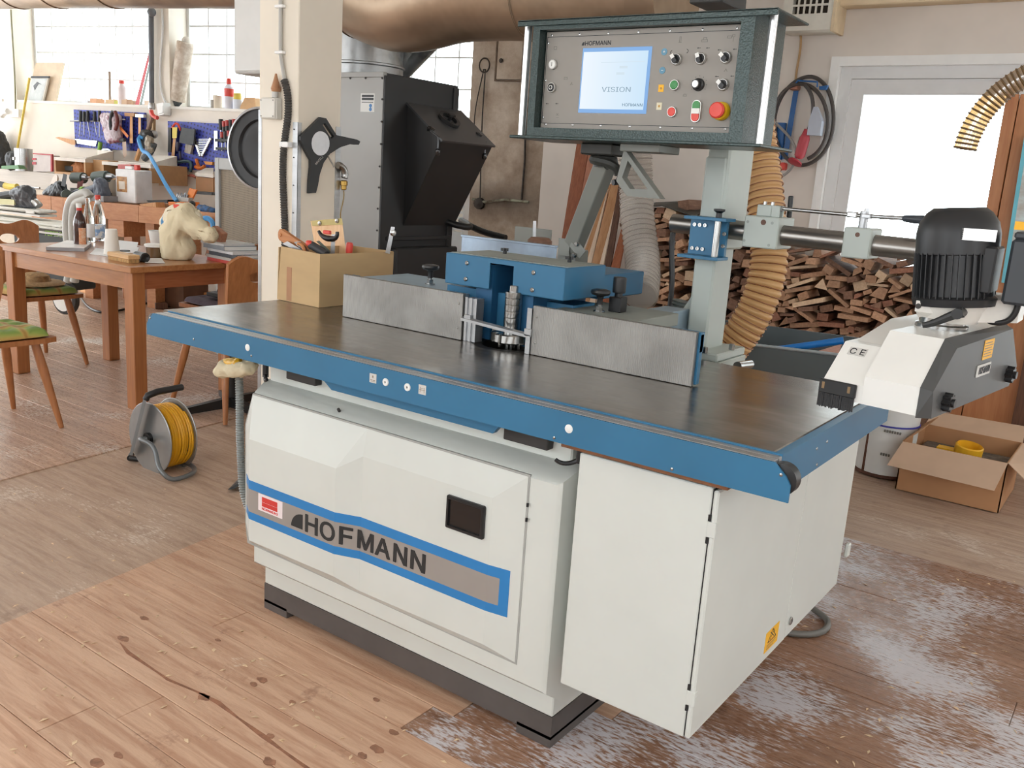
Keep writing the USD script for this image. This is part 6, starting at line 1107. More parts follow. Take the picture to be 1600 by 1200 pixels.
for k, (l, lab) in enumerate(((((95, 380), (120, 377), (142, 379), (118, 383)), 'white sheet of paper at the back of the table behind the bottles'), (((140, 397), (168, 401), (178, 391), (150, 388)), 'white sheet of paper between the tablet and the brush'), (((168, 385), (214, 387), (216, 379), (180, 375)), 'white papers lying behind the paper cup'), (((172, 394), (213, 396), (218, 387), (186, 385)), 'white letter lying in front of the jar'), (((226, 411), (258, 412), (252, 404), (232, 404)), 'white sheet of paper right of the torch under the bag'))):
    solo('paper_sheet', lab, 'paper', [slab([at_(*q_) for q_ in l], Z + .0004 * k, Z + .0006 + .0006 * k)], LBW, False)
solo('sunglasses', 'small dark oval lens lying on the papers behind the brush', 'lens', [lathe([(.03, 0), (.028, .004), (.0005, .005)], 20, at_(195, 393) + V(0, 0, .004))], BLACK, 40)
# the cloth bag: a lumpy sack with two tied ears
CLOTH = mt('cream_cloth', 'ddd0b0', .85, var=.05, scale=7, bump=.35, bscale=35)
p = at_(276, 409); by = p[1] + .09; cb = lambda x, y, o=0.: AY(x, y, by + o)
def lumps(pts, seed):
    m = m3.Manifold()
    for q_, r_ in pts: m = m + m3.Manifold.sphere(r_, 20).translate(q_.tolist())
    h_ = [m3.Manifold.hull_points(np.vstack([np.array(trimesh.creation.icosphere(2, r_).vertices) + q_ for q_, r_ in pts[i:i + 2]])) for i in range(len(pts) - 1)]
    for x in h_: m = m + x
    m = m.refine_to_length(.014).to_mesh(); t_ = trimesh.Trimesh(m.vert_properties[:, :3], m.tri_verts, process=True); t_ = trimesh.smoothing.filter_taubin(t_, iterations=14)
    v_ = np.array(t_.vertices); nz = meshkit.fbm(v_ * V(26, 26, 9), 3, seed) - .5; fold = np.sin(v_[:, 0] * 45 + v_[:, 1] * 30 - v_[:, 2] * 14 + 9 * meshkit.fbm(v_ * 7, 2, seed + 1)) * .0062
    v_ = v_ + t_.vertex_normals * (nz * .03 + fold)[:, None]; v_[:, 2] = np.maximum(v_[:, 2], Z + .0006); return trimesh.Trimesh(v_, t_.faces, process=False)
bg = thing('cloth_bag', 'lumpy cream cotton bag with a red tag and blue stripes standing on the table', 'bag', p)
bagm = lumps([(cb(277, 389), .094), (cb(274, 366), .086), (cb(283, 350), .084), (cb(288, 338), .070), (cb(300, 352), .062), (cb(316, 362), .048), (cb(333, 368), .034)], 4)
obj(bg, 'bag', bagm, CLOTH, True)
obj(bg, 'bag_top', lumps([(cb(262, 350, .04), .05), (cb(270, 336, .04), .05), (cb(288, 331, .04), .052), (cb(304, 340, .04), .045)], 9), mt('cream_cloth_2', 'e6dcc4', .85, var=.04, scale=8, bump=.3, bscale=35), True)
obj(bg, 'red_tag', [tf(bx(-.024, .024, -.002, .001, -.014, .014, .001), V(.98, .1, 0), V(-.1, .98, .2), V(0, -.2, .98), cb(276, 323, -.01) + V(0, .0, .0))], RD, False)
for k in range(2): obj(bg, 'blue_stripe', sweep([cb(254 + 3 * k, 362, -.0), cb(253 + 3 * k, 345, -.005), cb(258 + 3 * k, 332, .005)], .006, 6), mt('stripe_sky', '5f9bd0', .7))
obj(bg, 'print', [text('Eder', .02, cb(264, 346, -.012), (1, -.1, -.25), (0.2, 0, 1), .002, True)], mt('print_navy', '3a4656', .7), False)
# stacked magazines
sx0, sx1 = at_(304, 410), at_(377, 412); cols = (('red spined white', 'c9c6c4', 'bottom of the stack on the table'), ('grey', 'b9b6b2', 'second from the bottom of the stack'), ('dark blue-grey', '4c5158', 'in the middle of the stack, sticking out'), ('pale', 'cfd0d2', 'below the top book'), ('thick grey', '8d949c', 'second from the top of the stack'), ('white', 'dfe2e4', 'on top of the stack'))
z = Z; c0 = (sx0 + sx1) / 2 + V(-.01, .13, 0); rbk = random.Random(4)
for (nm_, col, where), th_, sh_ in zip(cols, (.018, .016, .02, .014, .024, .012), (0, -.012, .02, .0, -.055, -.075)):
    s_ = thing('magazine', f'{nm_} magazine {where}', 'magazine', (c0[0] + sh_, c0[1], z), group='magazines stacked on the table', rz=rbk.uniform(-8, 4))
    w2 = .135 if sh_ > -.05 else .115; obj(s_, 'pages', bx(-w2 + .002, w2 - .002, -.10, .10, .0015, th_ - .0017), mt('pages_white', 'e4e2dd', .7, var=.05, scale=3, stretch=(1, 1, 200)), False, local=True)
    cm = mt('cover_' + col, col, .4, var=.1, scale=14); obj(s_, 'cover', [bx(-w2, w2, -.1035, -.1015, 0, th_), bx(-w2, w2, -.102, .102, 0, .0014), bx(-w2, w2, -.102, .102, th_ - .0016, th_), bx(-w2 - .001, -w2, -.102, .102, 0, th_)], cm if 'red' not in nm_ else mt('cover_red', 'c0504a', .4, var=.1), False, local=True)
    z += th_ + .0005
p = AY(341, 371, by + .18); solo('wrapped_packet', 'brown paper wrapped packet leaning behind the magazines', 'packet', [tf(bx(-.05, .05, -.02, .02, -.14, .05, .004), V(.92, 0, -.38), V(0, 1, 0), V(.38, 0, .92), p)], mt('packet_paper', 'b07a5e', .6, var=.2, scale=40), False)

# ------------------------------------------------------------------ cable reel, stool foot, hose under the rail
RX, RZ = AY(237, 684, .62)[0], AY(237, 684, .62)[2]; RR = .158
cr = thing('cable_reel', 'grey steel cable reel wound with yellow cable on the floor', 'cable reel', (RX, .67, 0)); SHT = mt('reel_sheet', '9d9f9f', .35, .7, var=.12, scale=5)
TUB = mt('reel_tube', '777b7d', .4, .6, var=.08)
for y in (.61, .735): obj(cr, 'flange', lathe([(.02, 0), (RR - .003, 0), (RR, .002), (RR, .004), (RR - .003, .006), (.02, .006)], 48, (RX, y, RZ), (0, 1, 0)), SHT, 30)
YC = mt('cable_yellow', 'e0a312', .45, var=.05); t = np.linspace(0, 2 * np.pi * 9, 420)
for lay, r_ in ((0, .118), (1, .134)):
    y_ = .623 + (.108) * (t / t[-1]); obj(cr, 'wound_cable', sweep(np.stack([RX + (r_ + .002 * np.sin(t * .7)) * np.cos(t + lay), y_ + .003 * np.sin(t * 1.3), RZ + r_ * np.sin(t + lay)], 1), .0072, 6), YC)
obj(cr, 'drum_core', cyl((RX, .616, RZ), (RX, .735, RZ), .105, n=32), SHT, 30); obj(cr, 'hub', [cyl((RX, .595, RZ), (RX, .612, RZ), .026, n=20)], BLACK)
fr_ = lambda x, y, yy: AY(x, y, yy)
obj(cr, 'front_tube', sweep(smooth_path([(RX, .60, RZ), (RX - .01, .575, RZ), fr_(236, 695, .57), fr_(246, 722, .565), fr_(256, 741, .56), AZ(266, 748, .012), AZ(285, 746, .012), AZ(302, 738, .012), AZ(300, 728, .012), AZ(280, 722, .012)], 60), .0105, 10), TUB)
obj(cr, 'side_bar', hull([fr_(x, y, yy) for x, y in ((224, 622), (230, 622), (207, 712), (202, 711)) for yy in (.575, .59)]), TUB, False); obj(cr, 'rear_foot', [cyl(AZ(203, 716, .012), AZ(222, 718, .012), .012, bev=.003), cyl(AZ(203, 716, .012), (AZ(203, 716, .012) + AZ(208, 706, .012)) / 2, .013)], BLACK)
obj(cr, 'handle', sweep([fr_(228, 624, .58), fr_(231, 618, .585), fr_(246, 612, .62), fr_(284, 605, .75)], .0145, 12), BLACK); pz = AY(290, 692, .71); obj(cr, 'plug', [hull([pz + V(dx, dy, dz) for dx in (-.015, .015) for dy in (-.015, .015) for dz in (-.035, .035)]), cyl(pz + V(-.004, -.005, -.05), pz + V(-.004, -.005, -.03), .012)], BLACK, 20)
sf = thing('stool_base', 'black steel star foot and post of a swivel stool behind the cable reel', 'stool', AZ(362, 642, 0)); sc_ = AZ(362, 640, 0)
obj(sf, 'post', cyl(sc_ + V(0, 0, .03), sc_ + V(0, 0, .40), .022), BLACK)
for e_ in (AZ(296, 648, 0), AZ(400, 622, 0), AZ(395, 650, 0), AZ(340, 610, 0)): d_ = (e_ - sc_); d_[2] = 0; e2_ = sc_ + d_ / np.linalg.norm(d_) * .34; n_ = np.cross(d_ / np.linalg.norm(d_), (0, 0, 1)) * .016; obj(sf, 'foot_arm', hull([sc_ + s * n_ * 1.3 + V(0, 0, h_) for s in (-1, 1) for h_ in (.02, .075)] + [e2_ + s * n_ * .8 + V(0, 0, h_) for s in (-1, 1) for h_ in (.0, .03)]), BLACK, False)
ch_ = thing('hanging_bag', 'cream cloth bundle with a yellow top hanging under the left end of the blue rail', 'bundle', AY(366, 590, .2))
bq = lambda x, y, yy=.22: AY(x, y, yy)
def bundle(pts, seed, fl=-9):
    t_ = hull(np.vstack([np.array(trimesh.creation.icosphere(2, r_).vertices) + q_ for q_, r_ in pts])); m = m3.Manifold(m3.Mesh(t_.vertices.astype(np.float32), t_.faces.astype(np.uint32))).refine_to_length(.008).to_mesh(); t_ = trimesh.Trimesh(m.vert_properties[:, :3], m.tri_verts, process=True); v_ = np.array(t_.vertices)
    return trimesh.Trimesh(v_ + t_.vertex_normals * ((meshkit.fbm(v_ * V(40, 40, 24), 3, seed) - .5) * .026)[:, None], t_.faces, process=False)
obj(ch_, 'cloth', bundle([(bq(345, 580), .022), (bq(390, 575), .022), (bq(350, 573), .018), (bq(392, 565, .3), .02), (bq(350, 580, .3), .02)], 3), CLOTH, True); obj(ch_, 'yellow_top', bundle([(bq(352, 567), .012), (bq(372, 566), .014), (bq(365, 572), .012), (bq(368, 566, .28), .014)], 6), mt('nozzle_yellow', 'eab42a'), True)
obj(ch_, 'strap', bx(bq(340, 560)[0], bq(395, 560)[0], .16, .30, .80, .812), BLUE, False)
gc = thing('grey_cable_hose', 'thin grey ribbed hose hanging from the cloth bundle to the floor left of the moulder', 'hose', AY(378, 790, .27))
obj(gc, 'hose', hose([AY(373, 585, .26), AY(374.5, 620, .26), AY(375, 680, .26), AY(377, 730, .26), AY(382, 775, .26), AY(391, 800, .27), (.365, .30, .012), (.37, .36, .012)], .0125, .0085, .0016, 12, 5), mt('hose_steel_grey', '8b908e', .45, .2))
solo('foot_pedal', 'dark metal foot pedal on the floor at the left side of the moulder', 'pedal', [hull([AZ(x, y, z) for x, y in ((356, 765), (366, 764), (385, 735), (388, 748)) for z in (0.001, .01)] + [AZ(387, 738, .05), AZ(388, 745, .05)])], mt('pedal_dark', '4a4d50', .4, .4), False)
a, b = AY(335, 246, 2.3), AY(402, 246, 2.3); mp = thing('mesh_panel', 'tall grey framed panel with brown mesh behind the chairs, left of the pillar', 'panel', ((a[0] + b[0]) / 2, 2.3, 0))
mx0, mx1, mz = a[0], a[0] + .62, a[2]; obj(mp, 'frame', [bx(mx0, mx0 + .045, 2.3, 2.42, 0, mz, .003), bx(mx1 - .045, mx1, 2.3, 2.42, 0, mz, .003), bx(mx0 + .045, mx1 - .045, 2.3, 2.42, mz - .075, mz, .003), bx(mx0 + .045, mx1 - .045, 2.3, 2.42, .0, .08, .003)], mt('frame_grey', 'a9aaa8', .5, var=.04), False)
MATS['brown_mesh'] = usdkit.material(stage, '/World/Looks/brown_mesh', {'tc': ('texture_coordinate', {}), 'b': ('brick_texture', {'scale': 38., 'color1': lin('655c4e'), 'color2': lin('75695a'), 'mortar': lin('988b78'), 'mortar_size': .06, 'offset': 0.}), 'mp': ('mapping', {'rotation': (math.pi / 2, 0, 0)}), 'p': ('principled_bsdf', {'roughness': .7})}, [('tc.object', 'mp.vector'), ('mp.vector', 'b.vector'), ('b.color', 'p.base_color')], surface='p.BSDF')
obj(mp, 'mesh_sheet', bx(mx0 + .044, mx1 - .044, 2.318, 2.40, .075, mz - .07), MATS['brown_mesh'], False)
# ================================================================== workbench and the tool wall
BWD = wood('bench_wood', 'b5754a', 'ca8f60', 0, .5, 3., .1)
BO = .95                                                        # the bench front's distance from the wall
def wsz(px, py, o): p = AW(px, py, o); return (p - K) @ WD, p[2]
def wball(px, py, o, r, sx=1.): return trimesh.creation.icosphere(2, r).apply_translation(AW(px, py, o))
def wtube(l, o, r, n=8, k=20): return sweep(smooth_path([AW(x, y, o) for x, y in l], k), r, n)
wbch = thing('workbench', 'long orange-brown wooden workbench below the tool boards at the left wall', 'workbench', wpt(3.2, 0, .6))
SB0, SB1 = wsz(395, 340, BO)[0], wsz(106, 312, BO)[0]
obj(wbch, 'benchtop', wbox(SB0, SB1, .82, .88, .28, BO - .06), BWD, False)
sj = wsz(216, 330, BO)[0]
obj(wbch, 'front_board', wbox(SB0, sj - .004, .745, .885, BO - .06, BO), BWD, False); obj(wbch, 'front_board', wbox(sj, SB1, .745, .885, BO - .06, BO), BWD, False)
for s in (wsz(226, 370, BO)[0], SB1 - .15): obj(wbch, 'leg', wbox(s - .05, s + .05, 0, .745, BO - .17, BO - .06), BWD, False); obj(wbch, 'leg', wbox(s - .05, s + .05, 0, .82, .32, .42), BWD, False)
obj(wbch, 'drawer', wbox(wsz(190, 345, BO)[0], wsz(166, 345, BO)[0], .60, .745, .5, BO - .02), BWD, False)
vs = [wsz(x, 320, BO + .12)[0] for x in (49, 80, 99, 106)]
for a, b in zip(vs, vs[1:]): obj(wbch, 'vise_block', wbox(a + .004, b - .004, .70, .90, BO - .2, BO + .12), BWD, False)
jr_ = solo('planing_rail', 'long pale grey planed board lying along the left wall behind the bench', 'board', [wbox(wsz(158, 285, .34)[0], wsz(-30, 285, .34)[0], wsz(60, 296, .34)[1], wsz(60, 269, .34)[1], .25, .34)], mt('rail_pale', 'c2bab0', .5, var=.06, stretch=(1, 1, 14), scale=3), False)
solo('rail_support', 'low side cupboard under the pale grey board at the left wall', 'cupboard', [wbox(wsz(158, 285, .34)[0] - .05, wsz(-30, 285, .34)[0], 0, wsz(60, 296, .34)[1] - .002, .02, .36)], mt('cupboard_cream', 'cfc0ac', .6), False)
# tool boards
PEG = MATS.setdefault('pegboard_blue', usdkit.material(stage, '/World/Looks/pegboard_blue', {'g': ('texture_coordinate', {}), 'mp': ('mapping', {'rotation': (math.pi / 2, 0, math.radians(-12))}), 'b': ('voronoi_texture', {'scale': 26., 'randomness': 0., 'dimensions': '2D'}), 'r': ('rgb_ramp', {'ramp': [(0, lin('1c1f4e')), (.2, lin('1c1f4e')), (.26, lin('3a45a8')), (1, lin('404cb4'))]}), 'p': ('principled_bsdf', {'roughness': .45})},
    [('g.object', 'mp.vector'), ('mp.vector', 'b.vector'), ('b.distance', 'r.fac'), ('r.color', 'p.base_color')], surface='p.BSDF'))
for lab, q0, q1 in (('left blue perforated tool board on the cream wall under the window', (115, 171), (227, 237)), ('right blue perforated tool board on the cream wall, beside the pillar', (262, 189), (378, 271))):
    s0, z0 = wsz(*q0, .03); s1, z1 = wsz(*q1, .03); solo('tool_board', lab, 'tool board', [wbox(s1, s0, z1, z0, .004, .03)], PEG, False)
TST = mt('tool_steel', 'b9bcc0', .3, .8, var=.1); THW = wood('tool_wood', 'c98d57', 'dba973', 2, .5); TBK = mt('tool_black', '2e2f30', .5, var=.15); TGR = mt('tool_grey', '55585a', .7, var=.15)
for k, (px, dx) in enumerate(((126, -2), (131.5, 0), (137, 4), (148, 3), (155.5, 0))):
    t_ = thing('screwdriver', ('first', 'second', 'third', 'fourth', 'fifth')[k] + ' black handled screwdriver from the left on the left tool board', 'screwdriver', AW(px, 215, .07))
    obj(t_, 'handle', cyl(AW(px, 190, .07), AW(px, 173 + k % 2, .07), .019, .015, 10, .004), TBK); obj(t_, 'shaft', cyl(AW(px, 190, .07), AW(px + dx, 214 - 3 * (k % 2), .06), .006, .004, 8), TST)
solo('tool_rail', 'thin steel holder rail across the left tool board', 'rail', [wtube([(110, 189), (130, 189), (163, 190)], .055, .008, 6)], TST); solo('tool_rail', 'short steel hook rail with hanging pliers on the left tool board', 'rail', [wtube([(165, 184), (180, 186), (196, 187)], .075, .008, 6)], TST)
solo('plastic_bag', 'crumpled translucent bag of parts hanging on the left tool board', 'bag', [bundle([(AW(x, y, .09), r_) for x, y, r_ in ((164, 184, .05), (182, 186, .05), (172, 205, .06), (182, 214, .06), (172, 218, .04))], 12)], mt('bag_plastic', 'c9bcc4', .35, scale=14, col2='8d4a5a', lo=.5, hi=.62), True)
pl2 = thing('pliers', 'dark pliers hanging on the hook rail above the plastic bag', 'pliers', AW(178, 205, .13))
for dx in (-5, 5): obj(pl2, 'jaw' if dx < 0 else 'grip', wtube([(178 + dx * .3, 174), (178 + dx, 185), (177 + dx * .6, 203)], .14, .017, 8), TBK if dx < 0 else mt('grip_brown_red', '6b2f2c', .5))
h1_ = thing('hammer', 'larger hammer with pale wooden handle on the left tool board', 'hammer', AW(205, 224, .06)); obj(h1_, 'handle', hull([q_ for x, y in ((203, 180), (207, 180), (207.5, 224), (202.5, 224)) for q_ in (AW(x, y, .05), AW(x, y, .075))]), THW, 20); obj(h1_, 'head', wbox(wsz(212, 178, .07)[0], wsz(197, 178, .07)[0], wsz(205, 182, .07)[1], wsz(205, 176.5, .07)[1], .045, .09), mt('head_wood', 'b98a5c', .5), False)
h2_ = thing('hammer', 'smaller steel headed hammer at the right end of the left tool board', 'hammer', AW(218, 210, .06)); obj(h2_, 'handle', hull([q_ for x, y in ((216, 182), (220, 182), (220, 209), (216, 209)) for q_ in (AW(x, y, .05), AW(x, y, .075))]), THW, 20); obj(h2_, 'head', wbox(wsz(226, 181, .07)[0], wsz(213, 181, .07)[0], wsz(218, 183.5, .07)[1], wsz(218, 178.5, .07)[1], .05, .085), TST, False)
sw = thing('hand_saw', 'back saw with wooden handle hung across the lower left tool board', 'saw', AW(120, 225, .06)); obj(sw, 'handle', hull([q_ for x, y in ((86, 215), (92, 214), (117, 219), (118, 226), (112, 226)) for q_ in (AW(x, y, .05), AW(x, y, .08))]), THW, 20); obj(sw, 'blade', wpl([(117, 217), (152, 220), (149, 229), (118, 224)], .07, .006), TST, False)
solo('green_file', 'green handled file hanging below the left tool board', 'file', [cyl(AW(157, 222, .08), AW(154, 246, .08), .022, .018, 10, .004)], mt('file_green', '7aa83a', .5)); cc_ = thing('c_clamp', 'grey steel C clamp hanging at the lower edge of the left tool board', 'clamp', AW(166, 245, .07)); obj(cc_, 'frame', wtube([(160, 249), (160, 235), (165, 234), (172, 235), (172, 249)], .07, .016, 6, 20), TST)
solo('bevel_gauge', 'orange wooden sliding square slanting on the left tool board', 'square', [hull([q_ for x, y in ((185, 199), (188, 197), (201, 212), (199, 216)) for q_ in (AW(x, y, .06), AW(x, y, .10))])], mt('gauge_orange', 'd97b34', .5, var=.1), False)
gg = thing('glue_gun', 'grey cartridge tool with pale grip hanging at the lower left tool board', 'glue gun', AW(194, 245, .08)); obj(gg, 'grip', hull([q_ for x, y in ((191, 222), (197, 221), (198, 243), (194, 247), (192, 240)) for q_ in (AW(x, y, .07), AW(x, y, .11))]), mt('gun_beige', 'b59c88', .5), 20); obj(gg, 'barrel', wtube([(176, 216), (184, 218), (195, 219)], .09, .02, 8), TGR)
ham = thing('hammer', 'yellow headed mallet with pale handle on the right tool board', 'hammer', AW(273, 250, .06)); obj(ham, 'handle', hull([q_ for x, y in ((271, 212), (275, 212), (272, 250), (267, 250)) for q_ in (AW(x, y, .05), AW(x, y, .075))]), THW, 20); obj(ham, 'head', hull([q_ for x, y in ((269, 199), (277, 199), (276, 216), (269, 216)) for q_ in (AW(x, y, .05), AW(x, y, .1))]), mt('mallet_yellow', 'd9c352', .5), 20); obj(ham, 'sling', wtube([(269, 200), (276, 193), (282, 204)], .08, .01, 6), RD)
solo('dark_square', 'dark try square hanging at the left edge of the right tool board', 'square', [wpl([(263, 199), (267, 200), (267, 238), (262, 238)], .05, .02)], TBK, False); solo('grey_cloth', 'dark grey cloth hung over a hook on the right tool board', 'cloth', [wpl([(284, 199), (304, 202), (302, 226), (291, 225), (280, 223), (281, 212)], .09, .02)], TGR, False)
solo('flat_brush', 'grey bristled brush hanging under the dark cloth', 'brush', [wpl([(290, 225), (300, 227), (297, 241), (288, 238)], .08, .03)], mt('brush_grey', 'a39a90', .8, var=.2, scale=40, stretch=(1, 1, .2)), False); solo('chisel', 'dark wooden chisel hanging left of the brush on the right tool board', 'chisel', [cyl(AW(279, 222, .06), AW(277, 236, .06), .02, .012), cyl(AW(281, 236, .06), AW(282, 252, .06), .012)], mt('chisel_dark', '433f52', .5))
sp_ = [(303.5 + k * .9, 331 - k * 1.4, 217.5 + k * 2.75) for k in range(10)]
for k, (x0, x1, y) in enumerate(sp_): solo('spanner', f'chrome spanner, number {k + 1} from the top of the graded row on the right tool board', 'spanner', [hull([AW(x, y_, o) for x in (x0 + 2, x1 - 2) for y_ in (y - .55, y + .55) for o in (.05, .058)]), lathe([(.012, 0), (.0165, .004), (.0165, .01), (.012, .014)], 10, AW(x0 + 1.5, y, .045), WN), lathe([(.012, 0), (.0165, .004), (.0165, .01), (.012, .014)], 10, AW(x1 - 1.5, y, .045), WN)], CHROME, False, group='graded spanners on the right tool board')
rk_ = thing('driver_rack', 'black plastic rack holding red and black screwdrivers on the right tool board', 'rack', AW(352, 232, .08)); obj(rk_, 'shelf', wpl([(336, 217), (374, 217), (374, 221), (336, 221)], .12, .1), TBK, False); obj(rk_, 'shelf', wpl([(337, 230), (374, 231), (374, 234), (337, 234)], .12, .1), TBK, False); obj(rk_, 'back', wpl([(334, 204), (340, 204), (340, 235), (334, 235)], .04, .015), TST, False)
for k in range(10):
    x, top_ = 345 + (k % 5) * 5.2 + (k // 5) * 2.2, (186, 203)[k // 5] + (k * 7 % 4); t_ = thing('screwdriver', f"red and black screwdriver, number {k % 5 + 1} from the left in the {('upper', 'lower')[k // 5]} row of the rack", 'screwdriver', AW(x, 225, .1), group='red and black screwdrivers in the rack')
    o = (.06, .10)[k // 5]; obj(t_, 'handle', cyl(AW(x, top_ + 16, o), AW(x, top_, o), .018, .021, 10, .004), mt('grip_red', 'b5362f', .45) if k % 3 else TBK); obj(t_, 'ferrule', cyl(AW(x, top_ + 17, o), AW(x, top_ + 9, o), .0195, n=10), TBK); obj(t_, 'shaft', cyl(AW(x, top_ + 16, o), AW(x, top_ + 30, o), .005, n=6), TST)
hs2 = thing('hacksaw', 'grey framed hacksaw with a reddish blade hanging under the right tool board', 'saw', AW(278, 272, .06)); obj(hs2, 'frame', wtube([(256, 271), (256, 255), (262, 253), (280, 253), (297, 254), (297, 268)], .06, .016, 6, 30), mt('frame_teal', '4b636b', .4, .3)); obj(hs2, 'blade', wtube([(256, 272), (280, 273), (299, 275)], .06, .007, 6), mt('blade_red', 'b8695c', .5)); obj(hs2, 'grip', wtube([(297, 274), (302, 275), (306, 277)], .06, .014, 8), mt('blade_red', 'b8695c'))
oc = thing('spring_clamp', 'orange spring clamps hanging at the lower right tool board', 'clamp', AW(310, 262, .07)); obj(oc, 'jaw', wtube([(307, 248), (309, 256), (312, 263)], .07, .016, 6), mt('clamp_orange', 'd8742c', .5)); obj(oc, 'grip', wtube([(305, 260), (312, 263), (320, 259)], .08, .016, 6), mt('clamp_orange', 'd8742c')); obj(oc, 'bar', wpl([(318, 252), (332, 253), (331, 258), (321, 257)], .08, .03), mt('clamp_amber', 'e09a4c', .5), False)
# air tools on the hook between the boards
ag = thing('air_gun_set', 'bundle of black air tools hanging on a hook between the two tool boards', 'air tools', AW(228, 248, .12)); obj(ag, 'air_gun', bundle([(AW(x, y, .12), r_) for x, y, r_ in ((226, 211, .05), (232, 212, .05), (228, 225, .05))], 21), TBK, True); obj(ag, 'steel_body', bundle([(AW(x, y, .15), r_) for x, y, r_ in ((233, 218, .04), (234, 232, .045))], 22), mt('tool_worn', 'a79c8e', .4, .4, var=.3, scale=30), True); obj(ag, 'trigger_arm', wtube([(240, 224), (235, 236), (225, 248)], .14, .035, 8), TGR); obj(ag, 'wooden_grip', wtube([(219, 233), (216, 242), (213, 250)], .12, .022, 8), THW); obj(ag, 'hose_end', wtube([(238, 181), (234, 195), (230, 207)], .08, .022, 8), mt('hose_brown', '8a6e5c', .5))
solo('blue_air_hose', 'light blue air hose running from the hanging air tools down to the bench', 'hose', [sweep(smooth_path([AW(224, 216, .16), AW(217, 214, .18), AW(218, 224, .2), AW(228, 238, .36), AW(250, 272, .62), AW(276, 314, .75)], 40), .017, 8)], mt('hose_sky', '4f9bd8', .4, var=.05))
vp = thing('air_pipe', 'dark grey vertical air pipe with a red valve on the pier between the windows', 'pipe', AW(237, 184, .06)); obj(vp, 'pipe', cyl(AW(236, 14, .05), AW(237, 165, .05), .024, n=12), mt('pipe_dark', '6a6d72', .5, .2)); obj(vp, 'elbow', [wball(237, 19, .07, .04)], mt('pipe_dark', '6a6d72')); obj(vp, 'valve', [lathe([(.03, 0), (.036, .02), (.03, .06)], 10, AW(237, 171, .06))], CHROME); obj(vp, 'valve_lever', wtube([(236, 172), (238, 179), (246, 184)], .09, .02, 6), RD); obj(vp, 'lower_pipe', wtube([(240, 183), (240, 210)], .06, .02, 8, 4), mt('pipe_brass', '9a8060', .4, .5)); obj(vp, 'lower_valve', [wball(240, 210, .07, .04)], TST)
sb = thing('socket_box', 'white plastic socket box on the wall beside the red valve', 'socket', AW(250, 180, .05)); obj(sb, 'body', wpl([(244, 162), (255, 160), (256, 179), (247, 181)], .10, .09), PVC2, False); obj(sb, 'lid', wpl([(245, 166), (254, 165), (254, 176), (247, 178)], .112, .012), PVC2, False)
solo('wall_conduit', 'thin pale conduit running up the pier between the two left windows', 'pipe', [sweep(smooth_path([AW(252, 10, .02), AW(252, 80, .02), AW(253, 145, .02), AW(256, 155, .02), AW(262, 165, .02), AW(263, 178, .02)], 24), .010, 6)], PVC); solo('lamp_cable', 'thin dark cable hanging down the leftmost pier to a wall socket', 'cable', [wtube([(17, 15), (19, 50), (22, 100), (24, 170)], .02, .008, 6)], mt('cable_olive', '8d8a6c', .6))
s2_ = thing('wall_socket', 'white double socket on the cream wall at the far left', 'socket', AW(22, 182, .03)); obj(s2_, 'body', wpl([(16, 171), (29, 171), (29, 183), (16, 183)], .06, .055), PVC2, False); obj(s2_, 'plug', wtube([(2, 182), (6, 176), (12, 174)], .08, .03, 8), PVC2)
# things on the window sills and against the panes
def sill(px, py, o=-.08): return AW(px, py, o)
bd = solo('sill_board', 'beige board leaning in the left window above the bench', 'board', [wpl([(56, 98), (98, 98), (85, 163), (40, 162)], -.10, .03)], mt('board_beige', 'dcc8ae', .6, var=.08, scale=8), False)
fp = thing('framed_picture', 'small framed pale picture with a dark top leaning on the beige board', 'picture', AW(58, 162, -.05)); obj(fp, 'frame', wpl([(47, 119), (76, 119), (66, 162), (41, 161)], -.06, .02), mt('frame_pale', 'dedad0', .5), False); obj(fp, 'picture', wpl([(50, 123), (73, 123), (65, 158), (45, 157)], -.058, .006), mt('picture_grey', 'cdd3d4', .5, var=.1, scale=12), False); obj(fp, 'top_bar', wpl([(49, 119), (76, 119), (75, 122), (48, 122)], -.05, .02), TGR, False); obj(fp, 'motif', wpl([(52, 134), (58, 128), (65, 132), (60, 131), (54, 141)], -.055, .004), mt('motif_dark', '6e7478', .6), False)
solo('folding_rule', 'long yellow wooden rule leaning against the cream wall at the far left', 'rule', [wtube([(46, 122), (36, 180), (26, 240)], .06, .012, 6)], mt('rule_yellow', 'd9bd55', .5))
